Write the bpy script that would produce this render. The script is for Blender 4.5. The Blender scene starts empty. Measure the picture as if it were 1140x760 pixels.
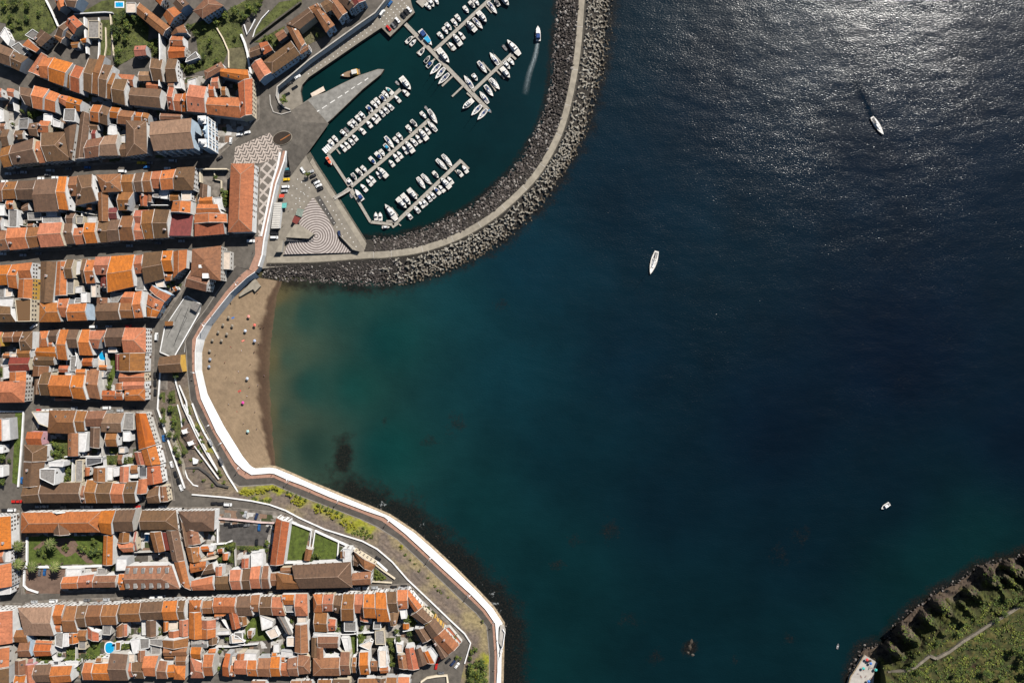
import bpy, bmesh, math, random
import numpy as np
from mathutils import Vector, Matrix
random.seed(7)
RND = random.Random(11)
# ------------------------------------------------------------------ scale: S metres of sea level per photo pixel, camera CAMH metres up
S, CAMH = 0.6, 532.0
TOWN, QUAY = 8.5, 2.8
scene = bpy.context.scene
col = scene.collection
# ------------------------------------------------------------------ camera
cam_d = bpy.data.cameras.new('camera'); cam = bpy.data.objects.new('camera', cam_d); col.objects.link(cam)
cam.location = (0, 0, CAMH); cam.rotation_euler = (0, 0, 0)
cam_d.sensor_width = 36; cam_d.lens = 28.0; cam_d.clip_start = 1; cam_d.clip_end = 20000
scene.camera = cam
# ------------------------------------------------------------------ sky, sun, exposure
SUN_EL, SUN_AZ = math.radians(44.5), math.radians(36)       # azimuth measured from picture-up towards picture-right
world = bpy.data.worlds.new('World'); scene.world = world; world.use_nodes = True
wn = world.node_tree.nodes; wl = world.node_tree.links
bg = wn['Background']; sky = wn.new('ShaderNodeTexSky'); sky.sky_type = 'NISHITA'; sky.sun_disc = False
sky.sun_elevation = SUN_EL; sky.sun_rotation = SUN_AZ; sky.air_density = 1.0; sky.dust_density = 0.6
wl.new(sky.outputs[0], bg.inputs[0]); bg.inputs[1].default_value = 0.05
sun_d = bpy.data.lights.new('sun', 'SUN'); sun = bpy.data.objects.new('sun', sun_d); col.objects.link(sun)
sun_d.energy = 5.0; sun_d.angle = math.radians(0.5); sun_d.color = (1.0, 0.955, 0.89)
sdir = Vector((math.sin(SUN_AZ)*math.cos(SUN_EL), math.cos(SUN_AZ)*math.cos(SUN_EL), math.sin(SUN_EL)))
sun.rotation_euler = sdir.to_track_quat('Z', 'Y').to_euler(); sun.location = sdir*600
vs = scene.view_settings; vs.view_transform = 'Standard'; vs.look = 'None'; vs.exposure = 0.3; vs.gamma = 1.0
vs.use_curve_mapping = False
scene.cycles.max_bounces = 4; scene.cycles.diffuse_bounces = 0; scene.cycles.glossy_bounces = 2
scene.cycles.transparent_max_bounces = 6

# ------------------------------------------------------------------ helpers
def P(px, py, z=0.0):
    k = S*(1 - z/CAMH)
    return Vector(((px-570)*k, (380-py)*k, z))
def E(ox, oy, pts, sc=7.6):
    return [(ox+x/sc, oy+y/sc) for x, y in pts]

REG = []          # (object, noun, place, axis, px, py)
def tag(o, noun, cat, place='', axis='x', at=None, group=None, kind=None, shared=False):
    """label text is settled at the end, when every thing with the same noun and place is known"""
    o['category'] = cat
    if group: o['group'] = group
    if kind: o['kind'] = kind
    if shared: o['label'] = (noun + ' ' + place).strip()
    else: REG.append((o, noun, place, axis, at or (o.location.x, -o.location.y)))
    return o
ORD = ['', 'first', 'second', 'third', 'fourth', 'fifth', 'sixth', 'seventh', 'eighth', 'ninth', 'tenth', 'eleventh', 'twelfth',
       'thirteenth', 'fourteenth', 'fifteenth', 'sixteenth', 'seventeenth', 'eighteenth', 'nineteenth', 'twentieth']
def settle_labels():
    d = {}
    for r in REG: d.setdefault((r[1], r[2]), []).append(r)
    for (noun, place), rs in d.items():
        if len(rs) == 1:
            rs[0][0]['label'] = (noun + ' ' + place).strip(); continue
        ax = rs[0][3]
        rs.sort(key=lambda r: r[4][0] if ax == 'x' else r[4][1])
        for i, r in enumerate(rs):
            w = 'left' if ax == 'x' else 'top'
            n = i+1
            if n > len(rs)//2 and len(rs) > 2:
                w = 'right' if ax == 'x' else 'bottom'; n = len(rs)-i
            o_ = ORD[n] if n <= 20 else str(n)+'th'
            r[0]['label'] = f"{noun}, {o_} from {w} {place}".strip()

def empty(name, loc, rz=0.0):
    o = bpy.data.objects.new(name, None); col.objects.link(o); o.location = loc; o.rotation_euler = (0, 0, rz)
    o.empty_display_size = 0.5
    return o
def link(name, me, parent=None, loc=None, rz=None):
    o = bpy.data.objects.new(name, me); col.objects.link(o)
    if parent is not None: o.parent = parent
    if loc is not None: o.location = loc
    if rz is not None: o.rotation_euler = (0, 0, rz)
    return o
class MB:
    """collects faces, builds one mesh"""
    def __init__(s): s.v = []; s.f = []; s.m = []; s.uv = {}
    def vert(s, p): s.v.append(tuple(p)); return len(s.v)-1
    def face(s, pts, m=0, uv=None):
        i0 = len(s.v); s.v.extend(tuple(p) for p in pts); s.f.append(tuple(range(i0, i0+len(pts)))); s.m.append(m)
        if uv: s.uv[len(s.f)-1] = uv
    def prism(s, base, z0, z1, m=0, mtop=None, bottom=True, taper=1.0):
        n = len(base); cx = sum(p[0] for p in base)/n; cy = sum(p[1] for p in base)/n
        a = [(p[0], p[1], z0) for p in base]; b = [(cx+(p[0]-cx)*taper, cy+(p[1]-cy)*taper, z1) for p in base]
        i0 = len(s.v); s.v += a+b
        ccw = sum(base[i][0]*base[(i+1) % n][1]-base[(i+1) % n][0]*base[i][1] for i in range(n)) > 0
        for i in range(n):
            j = (i+1) % n
            f = (i0+i, i0+j, i0+n+j, i0+n+i); s.f.append(f if ccw else f[::-1]); s.m.append(m)
        t = tuple(range(i0+n, i0+2*n)); s.f.append(t if ccw else t[::-1]); s.m.append(m if mtop is None else mtop)
        if bottom:
            t = tuple(range(i0, i0+n)); s.f.append(t[::-1] if ccw else t); s.m.append(m)
    def box(s, x0, y0, z0, x1, y1, z1, m=0): s.prism([(x0, y0), (x1, y0), (x1, y1), (x0, y1)], z0, z1, m)
    def beam(s, a, b, w, h, m=0, up=0.0):
        a = Vector(a); b = Vector(b); d = b-a
        if d.length < 1e-4: return
        d.normalize(); sd = d.cross(Vector((0, 0, 1)))
        if sd.length < 1e-3: sd = Vector((1, 0, 0))
        sd.normalize(); u = sd.cross(d); u.normalize()
        q = []
        for p in (a, b):
            for sx, sz in ((-1, 0), (1, 0), (1, 1), (-1, 1)): q.append(p+sd*(sx*w/2)+u*(sz*h-h/2+up))
        i0 = len(s.v); s.v += [tuple(x) for x in q]
        for f in ((0, 1, 2, 3), (7, 6, 5, 4), (0, 4, 5, 1), (1, 5, 6, 2), (2, 6, 7, 3), (3, 7, 4, 0)):
            s.f.append(tuple(i0+k for k in f)); s.m.append(m)
    def tube(s, a, b, r0, r1, n=6, m=0, cap=True):
        a = Vector(a); b = Vector(b); d = (b-a).normalized()
        x = d.orthogonal().normalized(); y = d.cross(x)
        i0 = len(s.v)
        for p, r in ((a, r0), (b, r1)):
            for k in range(n):
                t = 2*math.pi*k/n; s.v.append(tuple(p+x*(r*math.cos(t))+y*(r*math.sin(t))))
        for k in range(n):
            j = (k+1) % n; s.f.append((i0+k, i0+j, i0+n+j, i0+n+k)); s.m.append(m)
        if cap:
            s.f.append(tuple(i0+n+k for k in range(n))); s.m.append(m)
            s.f.append(tuple(i0+n-1-k for k in range(n))); s.m.append(m)
    def mesh(s, name, mats, smooth=False, fixn=False):
        me = bpy.data.meshes.new(name); me.from_pydata(s.v, [], s.f); me.update()
        for m in (mats if isinstance(mats, (list, tuple)) else [mats]): me.materials.append(m)
        me.polygons.foreach_set('material_index', s.m)
        if smooth: me.polygons.foreach_set('use_smooth', [True]*len(s.f))
        if s.uv:
            uvl = me.uv_layers.new(name='UVMap')
            for fi, uv in s.uv.items():
                for k, li in enumerate(me.polygons[fi].loop_indices): uvl.data[li].uv = uv[k]
        if fixn:
            bm = bmesh.new(); bm.from_mesh(me); bmesh.ops.recalc_face_normals(bm, faces=bm.faces); bm.to_mesh(me); bm.free()
        return me
    def build(s, name, mats, parent=None, smooth=False, fixn=False, loc=None):
        return link(name, s.mesh(name, mats, smooth, fixn), parent, loc)
def structure(o):
    o['kind'] = 'structure'; return o
def stuff(o):
    o['kind'] = 'stuff'; return o
def inside(x, y, poly):
    c = False; n = len(poly); j = n-1
    for i in range(n):
        xi, yi = poly[i][0], poly[i][1]; xj, yj = poly[j][0], poly[j][1]
        if (yi > y) != (yj > y) and x < (xj-xi)*(y-yi)/(yj-yi+1e-12)+xi: c = not c
        j = i
    return c

# ------------------------------------------------------------------ materials
def new_mat(name):
    m = bpy.data.materials.new(name); m.use_nodes = True
    nt = m.node_tree; b = nt.nodes['Principled BSDF']; return m, nt, b
def N(nt, t, **kw):
    n = nt.nodes.new(t)
    for k, v in kw.items():
        if k.startswith('i_'): n.inputs[k[2:].replace('_', ' ')].default_value = v
        else: setattr(n, k, v)
    return n
def ramp(nt, fac, stops):
    r = nt.nodes.new('ShaderNodeValToRGB'); e = r.color_ramp.elements
    while len(e) < len(stops): e.new(0.5)
    for el, (p, c) in zip(e, stops): el.position = p; el.color = (c[0], c[1], c[2], 1)
    nt.links.new(fac, r.inputs[0]); return r.outputs[0]
def mixc(nt, f, a, b, blend='MIX'):
    m = nt.nodes.new('ShaderNodeMix'); m.data_type = 'RGBA'; m.blend_type = blend
    if isinstance(f, (int, float)): m.inputs[0].default_value = f
    else: nt.links.new(f, m.inputs[0])
    for s, v in ((6, a), (7, b)):
        if isinstance(v, (tuple, list)): m.inputs[s].default_value = (v[0], v[1], v[2], 1)
        else: nt.links.new(v, m.inputs[s])
    return m.outputs[2]
def mth(nt, op, a, b=None, clamp=False):
    m = nt.nodes.new('ShaderNodeMath'); m.operation = op; m.use_clamp = clamp
    for s, v in ((0, a), (1, b)):
        if v is None: continue
        if isinstance(v, (int, float)): m.inputs[s].default_value = v
        else: nt.links.new(v, m.inputs[s])
    return m.outputs[0]
def geo_pos(nt): return nt.nodes.new('ShaderNodeNewGeometry').outputs['Position']
def noise(nt, vec, scale, detail=3, rough=0.6):
    n = N(nt, 'ShaderNodeTexNoise'); n.inputs['Scale'].default_value = scale; n.inputs['Detail'].default_value = detail
    n.inputs['Roughness'].default_value = rough
    if vec is not None: nt.links.new(vec, n.inputs['Vector'])
    return n.outputs['Fac']
def rand(nt): return nt.nodes.new('ShaderNodeObjectInfo').outputs['Random']

def plain(name, c, rough=0.7, metal=0.0, vary=0.0, nscale=0.5, namp=0.25):
    m, nt, b = new_mat(name)
    pos = geo_pos(nt); n = noise(nt, pos, nscale, 4)
    lo = tuple(max(0, x*(1-namp)) for x in c); hi = tuple(min(1, x*(1+namp)) for x in c)
    out = ramp(nt, n, [(0.3, lo), (0.7, hi)])
    if vary:
        r = rand(nt); out = mixc(nt, r, out, mixc(nt, 1.0, out, (1-vary, 1-vary, 1-vary), 'MULTIPLY'))
    nt.links.new(out, b.inputs['Base Color']); b.inputs['Roughness'].default_value = rough; b.inputs['Metallic'].default_value = metal
    return m
def tile_mat(name, c, dark):
    """barrel-tile roof: streaks along the slope, lichen blotches, every roof a little different"""
    m, nt, b = new_mat(name)
    uv = N(nt, 'ShaderNodeUVMap'); uv.uv_map = 'UVMap'
    oi = nt.nodes.new('ShaderNodeObjectInfo')
    off = N(nt, 'ShaderNodeVectorMath', operation='SCALE'); nt.links.new(oi.outputs['Random'], off.inputs['Scale']); off.inputs[0].default_value = (317, 211, 97)
    add = N(nt, 'ShaderNodeVectorMath', operation='ADD'); nt.links.new(uv.outputs[0], add.inputs[0]); nt.links.new(off.outputs[0], add.inputs[1])
    mp = N(nt, 'ShaderNodeMapping'); mp.inputs['Scale'].default_value = (0.9, 0.22, 1); nt.links.new(add.outputs[0], mp.inputs['Vector'])
    st = noise(nt, mp.outputs[0], 1.0, 3, 0.65)
    sp = noise(nt, add.outputs[0], 0.75, 5, 0.75)
    bl = noise(nt, add.outputs[0], 0.22, 3, 0.6)
    c1 = tuple(min(1, x*1.22) for x in c); c0 = tuple(x*0.72 for x in c)
    base = ramp(nt, st, [(0.3, c0), (0.5, c), (0.7, c1)])
    base = mixc(nt, mth(nt, 'MULTIPLY', ramp(nt, sp, [(0.48, (0, 0, 0)), (0.66, (1, 1, 1))]), 0.62), base, dark)
    base = mixc(nt, mth(nt, 'MULTIPLY', ramp(nt, bl, [(0.45, (0, 0, 0)), (0.7, (1, 1, 1))]), 0.55), base, tuple(0.5*(a+d) for a, d in zip(c, dark)))
    hs = N(nt, 'ShaderNodeHueSaturation'); nt.links.new(base, hs.inputs['Color'])
    nt.links.new(mth(nt, 'ADD', mth(nt, 'MULTIPLY', oi.outputs['Random'], 0.34), 0.84), hs.inputs['Value'])
    r2 = mth(nt, 'FRACT', mth(nt, 'MULTIPLY', oi.outputs['Random'], 17.3))
    nt.links.new(mth(nt, 'ADD', mth(nt, 'MULTIPLY', r2, 0.012), 0.497), hs.inputs['Hue'])
    nt.links.new(mth(nt, 'ADD', mth(nt, 'MULTIPLY', r2, 0.2), 0.92), hs.inputs['Saturation'])
    nt.links.new(hs.outputs[0], b.inputs['Base Color']); b.inputs['Roughness'].default_value = 0.85
    wv = N(nt, 'ShaderNodeTexWave', wave_type='BANDS', bands_direction='X'); wv.inputs['Scale'].default_value = 1.2; nt.links.new(uv.outputs[0], wv.inputs['Vector'])
    bp = N(nt, 'ShaderNodeBump'); bp.inputs['Strength'].default_value = 0.35; bp.inputs['Distance'].default_value = 0.08
    nt.links.new(mth(nt, 'ADD', wv.outputs['Fac'], mth(nt, 'MULTIPLY', sp, 1.2)), bp.inputs['Height']); nt.links.new(bp.outputs[0], b.inputs['Normal'])
    return m
M = {}
M['O'] = tile_mat('tile_orange', (0.464, 0.148, 0.058), (0.172, 0.065, 0.030))
M['o'] = tile_mat('tile_dull_orange', (0.361, 0.129, 0.052), (0.146, 0.065, 0.034))
M['R'] = tile_mat('tile_red_orange', (0.396, 0.107, 0.043), (0.138, 0.043, 0.026))
M['P'] = tile_mat('tile_reddish_brown', (0.25, 0.105, 0.046), (0.095, 0.047, 0.030))
M['B'] = tile_mat('tile_brown', (0.142, 0.076, 0.041), (0.060, 0.039, 0.026))
M['T'] = tile_mat('tile_tan', (0.275, 0.159, 0.095), (0.138, 0.086, 0.052))
M['M'] = tile_mat('tile_maroon', (0.189, 0.039, 0.034), (0.086, 0.026, 0.026))
M['K'] = tile_mat('tile_pink', (0.361, 0.138, 0.112), (0.189, 0.077, 0.060))
M['G'] = plain('roof_grey', (0.27, 0.25, 0.23), 0.9, vary=0.4, nscale=0.8, namp=0.3)
M['D'] = plain('roof_dark_grey', (0.10, 0.10, 0.105), 0.9, vary=0.3, nscale=0.8, namp=0.3)
M['W'] = plain('roof_white', (0.70, 0.68, 0.66), 0.8, vary=0.25, nscale=0.5, namp=0.15)
M['C'] = plain('roof_cream', (0.66, 0.55, 0.45), 0.8, vary=0.1, nscale=0.6, namp=0.15)
M['ridge'] = plain('ridge_tile', (0.33, 0.215, 0.15), 0.9, namp=0.35)
M['mortar'] = plain('mortar', (0.52, 0.46, 0.41), 0.9, namp=0.3)
for k, c in dict(white=(0.84, 0.83, 0.81), cream=(0.72, 0.62, 0.46), yellow=(0.72, 0.42, 0.08), blue=(0.50, 0.62, 0.74), pink=(0.72, 0.40, 0.44), grey=(0.52, 0.52, 0.52), stain=(0.62, 0.59, 0.54)).items():
    M['w_'+k] = plain('wall_'+k, c, 0.85, vary=0.12, nscale=0.35, namp=0.14)
M['glass'] = plain('window_glass', (0.03, 0.033, 0.037), 0.25)
M['wframe'] = plain('window_frame', (0.45, 0.38, 0.32), 0.7, vary=0.6)
M['door'] = plain('door_wood', (0.10, 0.05, 0.03), 0.7, vary=0.5)
M['chim'] = plain('chimney_white', (0.62, 0.59, 0.56), 0.85, vary=0.3)
M['asphalt'] = plain('asphalt', (0.082, 0.071, 0.060), 0.92, nscale=0.25, namp=0.28)
M['street'] = plain('street_setts', (0.108, 0.094, 0.078), 0.92, nscale=0.3, namp=0.3)
M['yard'] = plain('yard_paving', (0.165, 0.142, 0.118), 0.9, nscale=0.25, namp=0.6)
M['kerb'] = plain('kerb_stone', (0.24, 0.215, 0.185), 0.9, nscale=0.5, namp=0.2)
M['pink'] = plain('pink_paving', (0.36, 0.20, 0.14), 0.9, nscale=0.5, namp=0.22)
M['whitewash'] = plain('whitewash', (0.78, 0.77, 0.75), 0.9, nscale=0.22, namp=0.14)
M['stone'] = plain('tan_stone', (0.30, 0.23, 0.15), 0.95, nscale=0.5, namp=0.4)
M['quay'] = plain('quay_paving', (0.225, 0.198, 0.16), 0.92, nscale=0.3, namp=0.2)
M['slip'] = plain('slipway_stone', (0.225, 0.215, 0.195), 0.92, nscale=0.35, namp=0.25)
M['moss'] = plain('wet_stone', (0.075, 0.066, 0.05), 0.9, nscale=0.6, namp=0.5)
M['conc'] = plain('concrete', (0.29, 0.255, 0.20), 0.92, nscale=0.3, namp=0.22)
M['conc2'] = plain('pale_concrete', (0.42, 0.39, 0.35), 0.92, nscale=0.3, namp=0.2)
M['dark'] = plain('dark_surface', (0.02, 0.02, 0.022), 0.6)
M['lawn'] = plain('lawn', (0.072, 0.10, 0.014), 0.95, nscale=0.35, namp=0.5)
M['garden'] = plain('garden_ground', (0.075, 0.085, 0.022), 0.95, nscale=0.3, namp=0.6)
M['lotp'] = plain('car_park_asphalt', (0.075, 0.068, 0.062), 0.92, nscale=0.4, namp=0.35)
M['redpave'] = plain('red_brown_paving', (0.155, 0.098, 0.07), 0.92, nscale=0.4, namp=0.25)
M['pool'] = plain('pool_water', (0.01, 0.33, 0.62), 0.1, nscale=0.4, namp=0.1)
M['marks'] = plain('white_stone', (0.66, 0.64, 0.60), 0.85)
def veg(name, c1, c2, tr=0.0):
    m, nt, b = new_mat(name)
    n = noise(nt, geo_pos(nt), 1.1, 2); out = ramp(nt, n, [(0.3, c1), (0.7, c2)])
    oi = nt.nodes.new('ShaderNodeObjectInfo'); hs = N(nt, 'ShaderNodeHueSaturation'); nt.links.new(out, hs.inputs['Color'])
    nt.links.new(mth(nt, 'ADD', mth(nt, 'MULTIPLY', oi.outputs['Random'], 0.5), 0.75), hs.inputs['Value'])
    nt.links.new(hs.outputs[0], b.inputs['Base Color']); b.inputs['Roughness'].default_value = 0.8
    return m
M['core'] = plain('breakwater_core', (0.03, 0.025, 0.02), 0.95, nscale=0.6, namp=0.5)
M['leaf1'] = veg('leaf_dark', (0.022, 0.042, 0.010), (0.045, 0.075, 0.016))
M['leaf2'] = veg('leaf_mid', (0.055, 0.088, 0.014), (0.105, 0.145, 0.022))
M['leaf3'] = veg('leaf_light', (0.12, 0.15, 0.02), (0.20, 0.215, 0.03))
M['leafy'] = veg('leaf_yellow', (0.22, 0.22, 0.015), (0.36, 0.33, 0.02))
M['bark'] = plain('bark', (0.11, 0.08, 0.055), 0.9, namp=0.4)
M['palm'] = veg('palm_frond', (0.10, 0.12, 0.03), (0.20, 0.20, 0.07))
def yard_mat():
    m, nt, b = new_mat('yard_mosaic'); pos = geo_pos(nt); v = N(nt, 'ShaderNodeTexVoronoi', distance='CHEBYCHEV'); v.inputs['Scale'].default_value = 0.26; v.inputs['Randomness'].default_value = .85
    nt.links.new(pos, v.inputs['Vector']); sp = N(nt, 'ShaderNodeSeparateColor'); nt.links.new(v.outputs['Color'], sp.inputs[0])
    c = ramp(nt, sp.outputs[0], [(0.0, (.10, .085, .07)), (.25, (.20, .175, .15)), (.45, (.36, .33, .29)), (.6, (.24, .15, .10)), (.72, (.55, .53, .50)), (.86, (.05, .06, .02)), (1.0, (.42, .36, .28))])
    c.node.color_ramp.interpolation = 'CONSTANT'; n = ramp(nt, noise(nt, pos, .7, 4, .7), [(.3, (.65,)*3), (.7, (1.15,)*3)])
    nt.links.new(mixc(nt, 1.0, c, n, 'MULTIPLY'), b.inputs['Base Color']); b.inputs['Roughness'].default_value = .9; return m
M['mosaic'] = yard_mat()
def attr_mat(name, attr, rough=0.95, bump=0.3, bs=0.8, namp=0.35):
    m, nt, b = new_mat(name)
    a = N(nt, 'ShaderNodeAttribute', attribute_name=attr); pos = geo_pos(nt)
    n = ramp(nt, noise(nt, pos, bs, 5, 0.7), [(0.3, (1-namp,)*3), (0.7, (1+namp*0.6,)*3)])
    nt.links.new(mixc(nt, 1.0, a.outputs['Color'], n, 'MULTIPLY'), b.inputs['Base Color']); b.inputs['Roughness'].default_value = rough
    bp = N(nt, 'ShaderNodeBump'); bp.inputs['Strength'].default_value = bump; bp.inputs['Distance'].default_value = 0.3
    nt.links.new(noise(nt, pos, bs, 5, 0.7), bp.inputs['Height']); nt.links.new(bp.outputs[0], b.inputs['Normal'])
    return m
M['sand'] = attr_mat('sand', 'tint', 0.95, 0.5, 0.35, 0.22)
M['bank'] = attr_mat('dry_bank', 'tint', 0.95, 0.6, 0.6, 0.45)
M['grassyard'] = plain('dry_grass', (0.12, 0.105, 0.055), 0.95, nscale=0.4, namp=0.5)
M['cliff'] = attr_mat('cliff_ground', 'tint', 0.95, 0.9, 0.45, 0.5)
# ================================================================== GROUND, WATER, SEAWALL, BREAKWATER
def sheet(name, poly, z, mat, skirt=None, skirtmat=None, kind='structure'):
    """flat polygon traced in photo pixels, put at its real height; skirt = depth of the vertical sides"""
    mb = MB(); pts = [P(x, y, z) for x, y in poly]
    if skirt: mb.prism([(p.x, p.y) for p in pts], z-skirt, z, 1 if skirtmat else 0, 0, bottom=False)
    else:
        ar = sum(pts[i].x*pts[(i+1) % len(pts)].y-pts[(i+1) % len(pts)].x*pts[i].y for i in range(len(pts)))
        mb.face(pts if ar > 0 else pts[::-1])
    o = mb.build(name, [mat, skirtmat] if skirtmat else mat)
    if kind: o['kind'] = kind
    return o
def loft(name, A, B, zA, zB, mat, n=4, wob=0.0, attr=None):
    """surface between two pixel polylines with heights; n rows across"""
    rnd = random.Random(5); rows = []
    A = [P(x, y, z) for (x, y), z in zip(A, zA)]; B = [P(x, y, z) for (x, y), z in zip(B, zB)]
    verts = []; faces = []; cols = []
    for a, b in zip(A, B):
        for k in range(n+1):
            p = a.lerp(b, k/n)
            if wob and 0 < k < n: p = p+Vector((0, 0, rnd.uniform(-wob, wob)))
            verts.append(tuple(p)); cols.append(k/n)
    for i in range(len(A)-1):
        for k in range(n):
            q = i*(n+1)+k; faces.append((q, q+1, q+n+2, q+n+1))
    me = bpy.data.meshes.new(name); me.from_pydata(verts, [], faces); me.materials.append(mat)
    bm = bmesh.new(); bm.from_mesh(me); bmesh.ops.recalc_face_normals(bm, faces=bm.faces)
    if sum(f.normal.z for f in bm.faces) < 0: bmesh.ops.reverse_faces(bm, faces=bm.faces)
    bm.to_mesh(me); bm.free()
    if attr:
        ca = me.color_attributes.new('tint', 'FLOAT_COLOR', 'POINT')
        for i, t in enumerate(cols): ca.data[i].color = attr(t, verts[i])+(1,)
    o = link(name, me); o['kind'] = 'structure'; return o
def dens(pts, m):
    out = []
    for i in range(len(pts)-1):
        for k in range(m):
            t = k/m; out.append(tuple(a+(b-a)*t for a, b in zip(pts[i], pts[i+1])))
    out.append(tuple(pts[-1])); return out

# ---- sea front polylines (photo pixels, each at its own height)
IN_N = [(262, 296), (258, 301), (243, 323), (229, 344.5), (216, 361), (206, 380)]
IN_S = [(207.6, 392), (208.5, 412), (212, 445), (230, 480), (250, 519), (258, 536), (266, 541), (285, 540), (304, 538.7), (322, 546.5), (335, 552),
        (362, 562.5), (400, 576.8), (420, 586), (442.4, 600), (462, 618), (485, 640), (514.7, 668.4), (530, 682), (542, 697), (545, 729.7), (544.3, 775)]
PW_N = [(284, 303), (275, 309), (256, 327), (241, 345.5), (228.4, 361.8), (219.3, 377)]
PW_S = [(217.6, 392), (217.6, 412), (224, 443), (241, 480), (262, 513.5), (271, 522), (280, 527.6), (300, 526), (305, 526.4), (321, 533.5), (338, 540),
        (368, 553), (406.6, 567.6), (428.7, 575.5), (452, 594), (471.5, 612), (495, 634), (525, 661.5), (541, 678), (552, 694), (554.5, 730), (553.5, 775)]
FT_N = [(289, 309), (278, 314), (262.5, 329.5), (246, 350), (236, 363), (228, 378.5)]
FT_S = [(225, 392), (225, 412), (231, 438), (249, 473), (270, 507), (278, 517), (284, 521), (300, 520), (307, 521), (325, 528.5), (345, 537.5),
        (374, 549.5), (411, 564.6), (433, 574), (461, 592.5), (481, 610), (505, 632), (533, 660), (548.5, 676.5), (559.5, 693), (558.6, 730), (557.6, 775)]
UP = [(205, 392), (179, 412), (176, 455), (190, 497), (206, 543), (214, 550), (250, 553), (280, 557), (299.7, 561), (318, 567.6), (332.6, 575.5),
      (361.6, 588.7), (403.7, 601.8), (420, 610.5), (437, 625), (454, 644.7), (480.5, 669.7), (501.6, 690), (517.4, 704.7), (524, 715), (517.4, 737.6), (508.8, 775)]
ZN = [TOWN]*6
ZS = [TOWN, TOWN-0.3, TOWN-1.2, TOWN-2, TOWN-2.4]+[TOWN-2.5]*17
IN, PW, FT, ZI = IN_N+IN_S, PW_N+PW_S, FT_N+FT_S, ZN+ZS

# ---- town ground (one sheet, lower edge is the seafront): quay wall line -> roundabout -> plaza wall -> seafront
WALLTOP = [(460, -60), (445, -20), (431, 0), (418.7, 14.5), (399, 28.3), (372.6, 47.4), (345, 67.1), (308.2, 97.4), (307.5, 107), (310.8, 115), (316, 120.3), (324, 123)]
PLAZAW = [(328, 160), (319.5, 168), (317.5, 180), (308.5, 205), (301, 240), (295, 268), (293, 284), (289, 297), (284, 303)]
TOWNP = WALLTOP+[(331, 135)]+PLAZAW+[(276, 300)]+IN_N+UP+[(500, 900), (-700, 900), (-700, -600), (460, -600)]
o = sheet('town_ground', TOWNP, TOWN, M['street'], 12, M['whitewash'])
# ramp from the roundabout down to the quay
rampA = [(324, 123), (331, 135), (328, 160), (319.5, 168)]; rampB = [(343, 112), (366, 138), (343, 170), (324, 196)]
loft('ramp_road', dens(rampA, 4), dens(rampB, 4), [TOWN]*13, [QUAY+0.02]*13, M['street'], 6)
QUAYP = [(475, -60), (457, -20), (457, 0), (459, 8), (461.8, 14), (449, 26.5), (434.5, 41), (424.6, 31), (400, 47.5), (343.7, 86.2), (336.4, 94.7), (334.5, 101.8), (337, 115),
         (349, 107), (362, 103), (379, 94), (400, 84), (421, 77), (427.6, 77.4), (424, 83), (404, 99.3), (371, 131), (335.8, 161.7), (343.7, 180), (406.8, 278), (408, 287), (292, 299),
         (291, 285), (292, 268), (298, 240), (305, 205), (314, 180), (317, 168), (326, 155), (329, 135), (322, 124), (312, 121), (304, 110), (306, 99), (345, 65), (398, 27), (417, 13), (429, 0), (443, -20), (458, -60)]
sheet('quay', QUAYP, QUAY, M['quay'], 6, M['moss'])
sheet('slipway', [(337.5, 115), (349, 107.5), (362, 103.5), (379, 94.5), (400, 84.5), (421, 77.5), (427, 77.8), (423.6, 82.5), (403.6, 98.8), (370.6, 130.5), (336.3, 160.5), (340, 138), (338, 126)], QUAY+0.03, M['slip'])
mb = MB()                                                    # dashed stone kerb along the slipway
for x0, y0, x1, y1 in [(350, 126, 355.5, 123), (358.5, 121, 364, 117.5), (367.5, 115, 373, 111.5), (376, 109.5, 381, 106.3), (384, 104.3, 388, 101.5), (391, 99.5, 395, 96.8), (398, 95, 402.5, 92), (406, 90, 410, 87)]:
    mb.beam(P(x0, y0, QUAY+0.1), P(x1, y1, QUAY+0.1), 0.7, 0.2)
structure(mb.build('slipway_kerb', M['marks']))
loft('quay_revetment', dens([(335.8, 161.7), (343.7, 180), (406.8, 278)], 6), dens([(341, 160), (355, 181), (408, 264)], 6), [QUAY]*13, [-0.8]*13, M['moss'], 3, 0.15)
# paving sheets on the quay
sheet('quay_lane', [(348, 176), (352, 184), (408, 271), (406, 278), (400, 270), (345, 181)], QUAY+0.035, M['conc'])
mb = MB()                                                    # white setting-out stones in the quay paving
def dots(a, b, n, offs, r=0.42):
    for k in range(n):
        t = (k+0.5)/n
        for o_ in offs:
            dx, dy = b[0]-a[0], b[1]-a[1]; L = math.hypot(dx, dy); nx, ny = -dy/L, dx/L
            p = P(a[0]+dx*t+nx*o_, a[1]+dy*t+ny*o_, QUAY+0.06); q = r
            mb.face([(p.x-q, p.y, p.z), (p.x, p.y-q, p.z), (p.x+q, p.y, p.z), (p.x, p.y+q, p.z)])
dots((341, 84), (420, 29), 17, (0, -4.5)); dots((424, 26), (452, 2), 7, (-4, 0, 4)); dots((360, 217), (398, 277), 12, (0, 6.5))
dots((318, 218), (334, 196), 3, (0, 5.5, 11, 16)); dots((323, 236), (340, 212), 4, (0, 6))
structure(mb.build('paving_stones', M['marks']))
# grey quay building block colours
sheet('dark_paving_strip', E(270, 180, [(610, 303), (652, 288), (792, 520), (768, 548)]), QUAY+0.03, M['lotp'])
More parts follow.
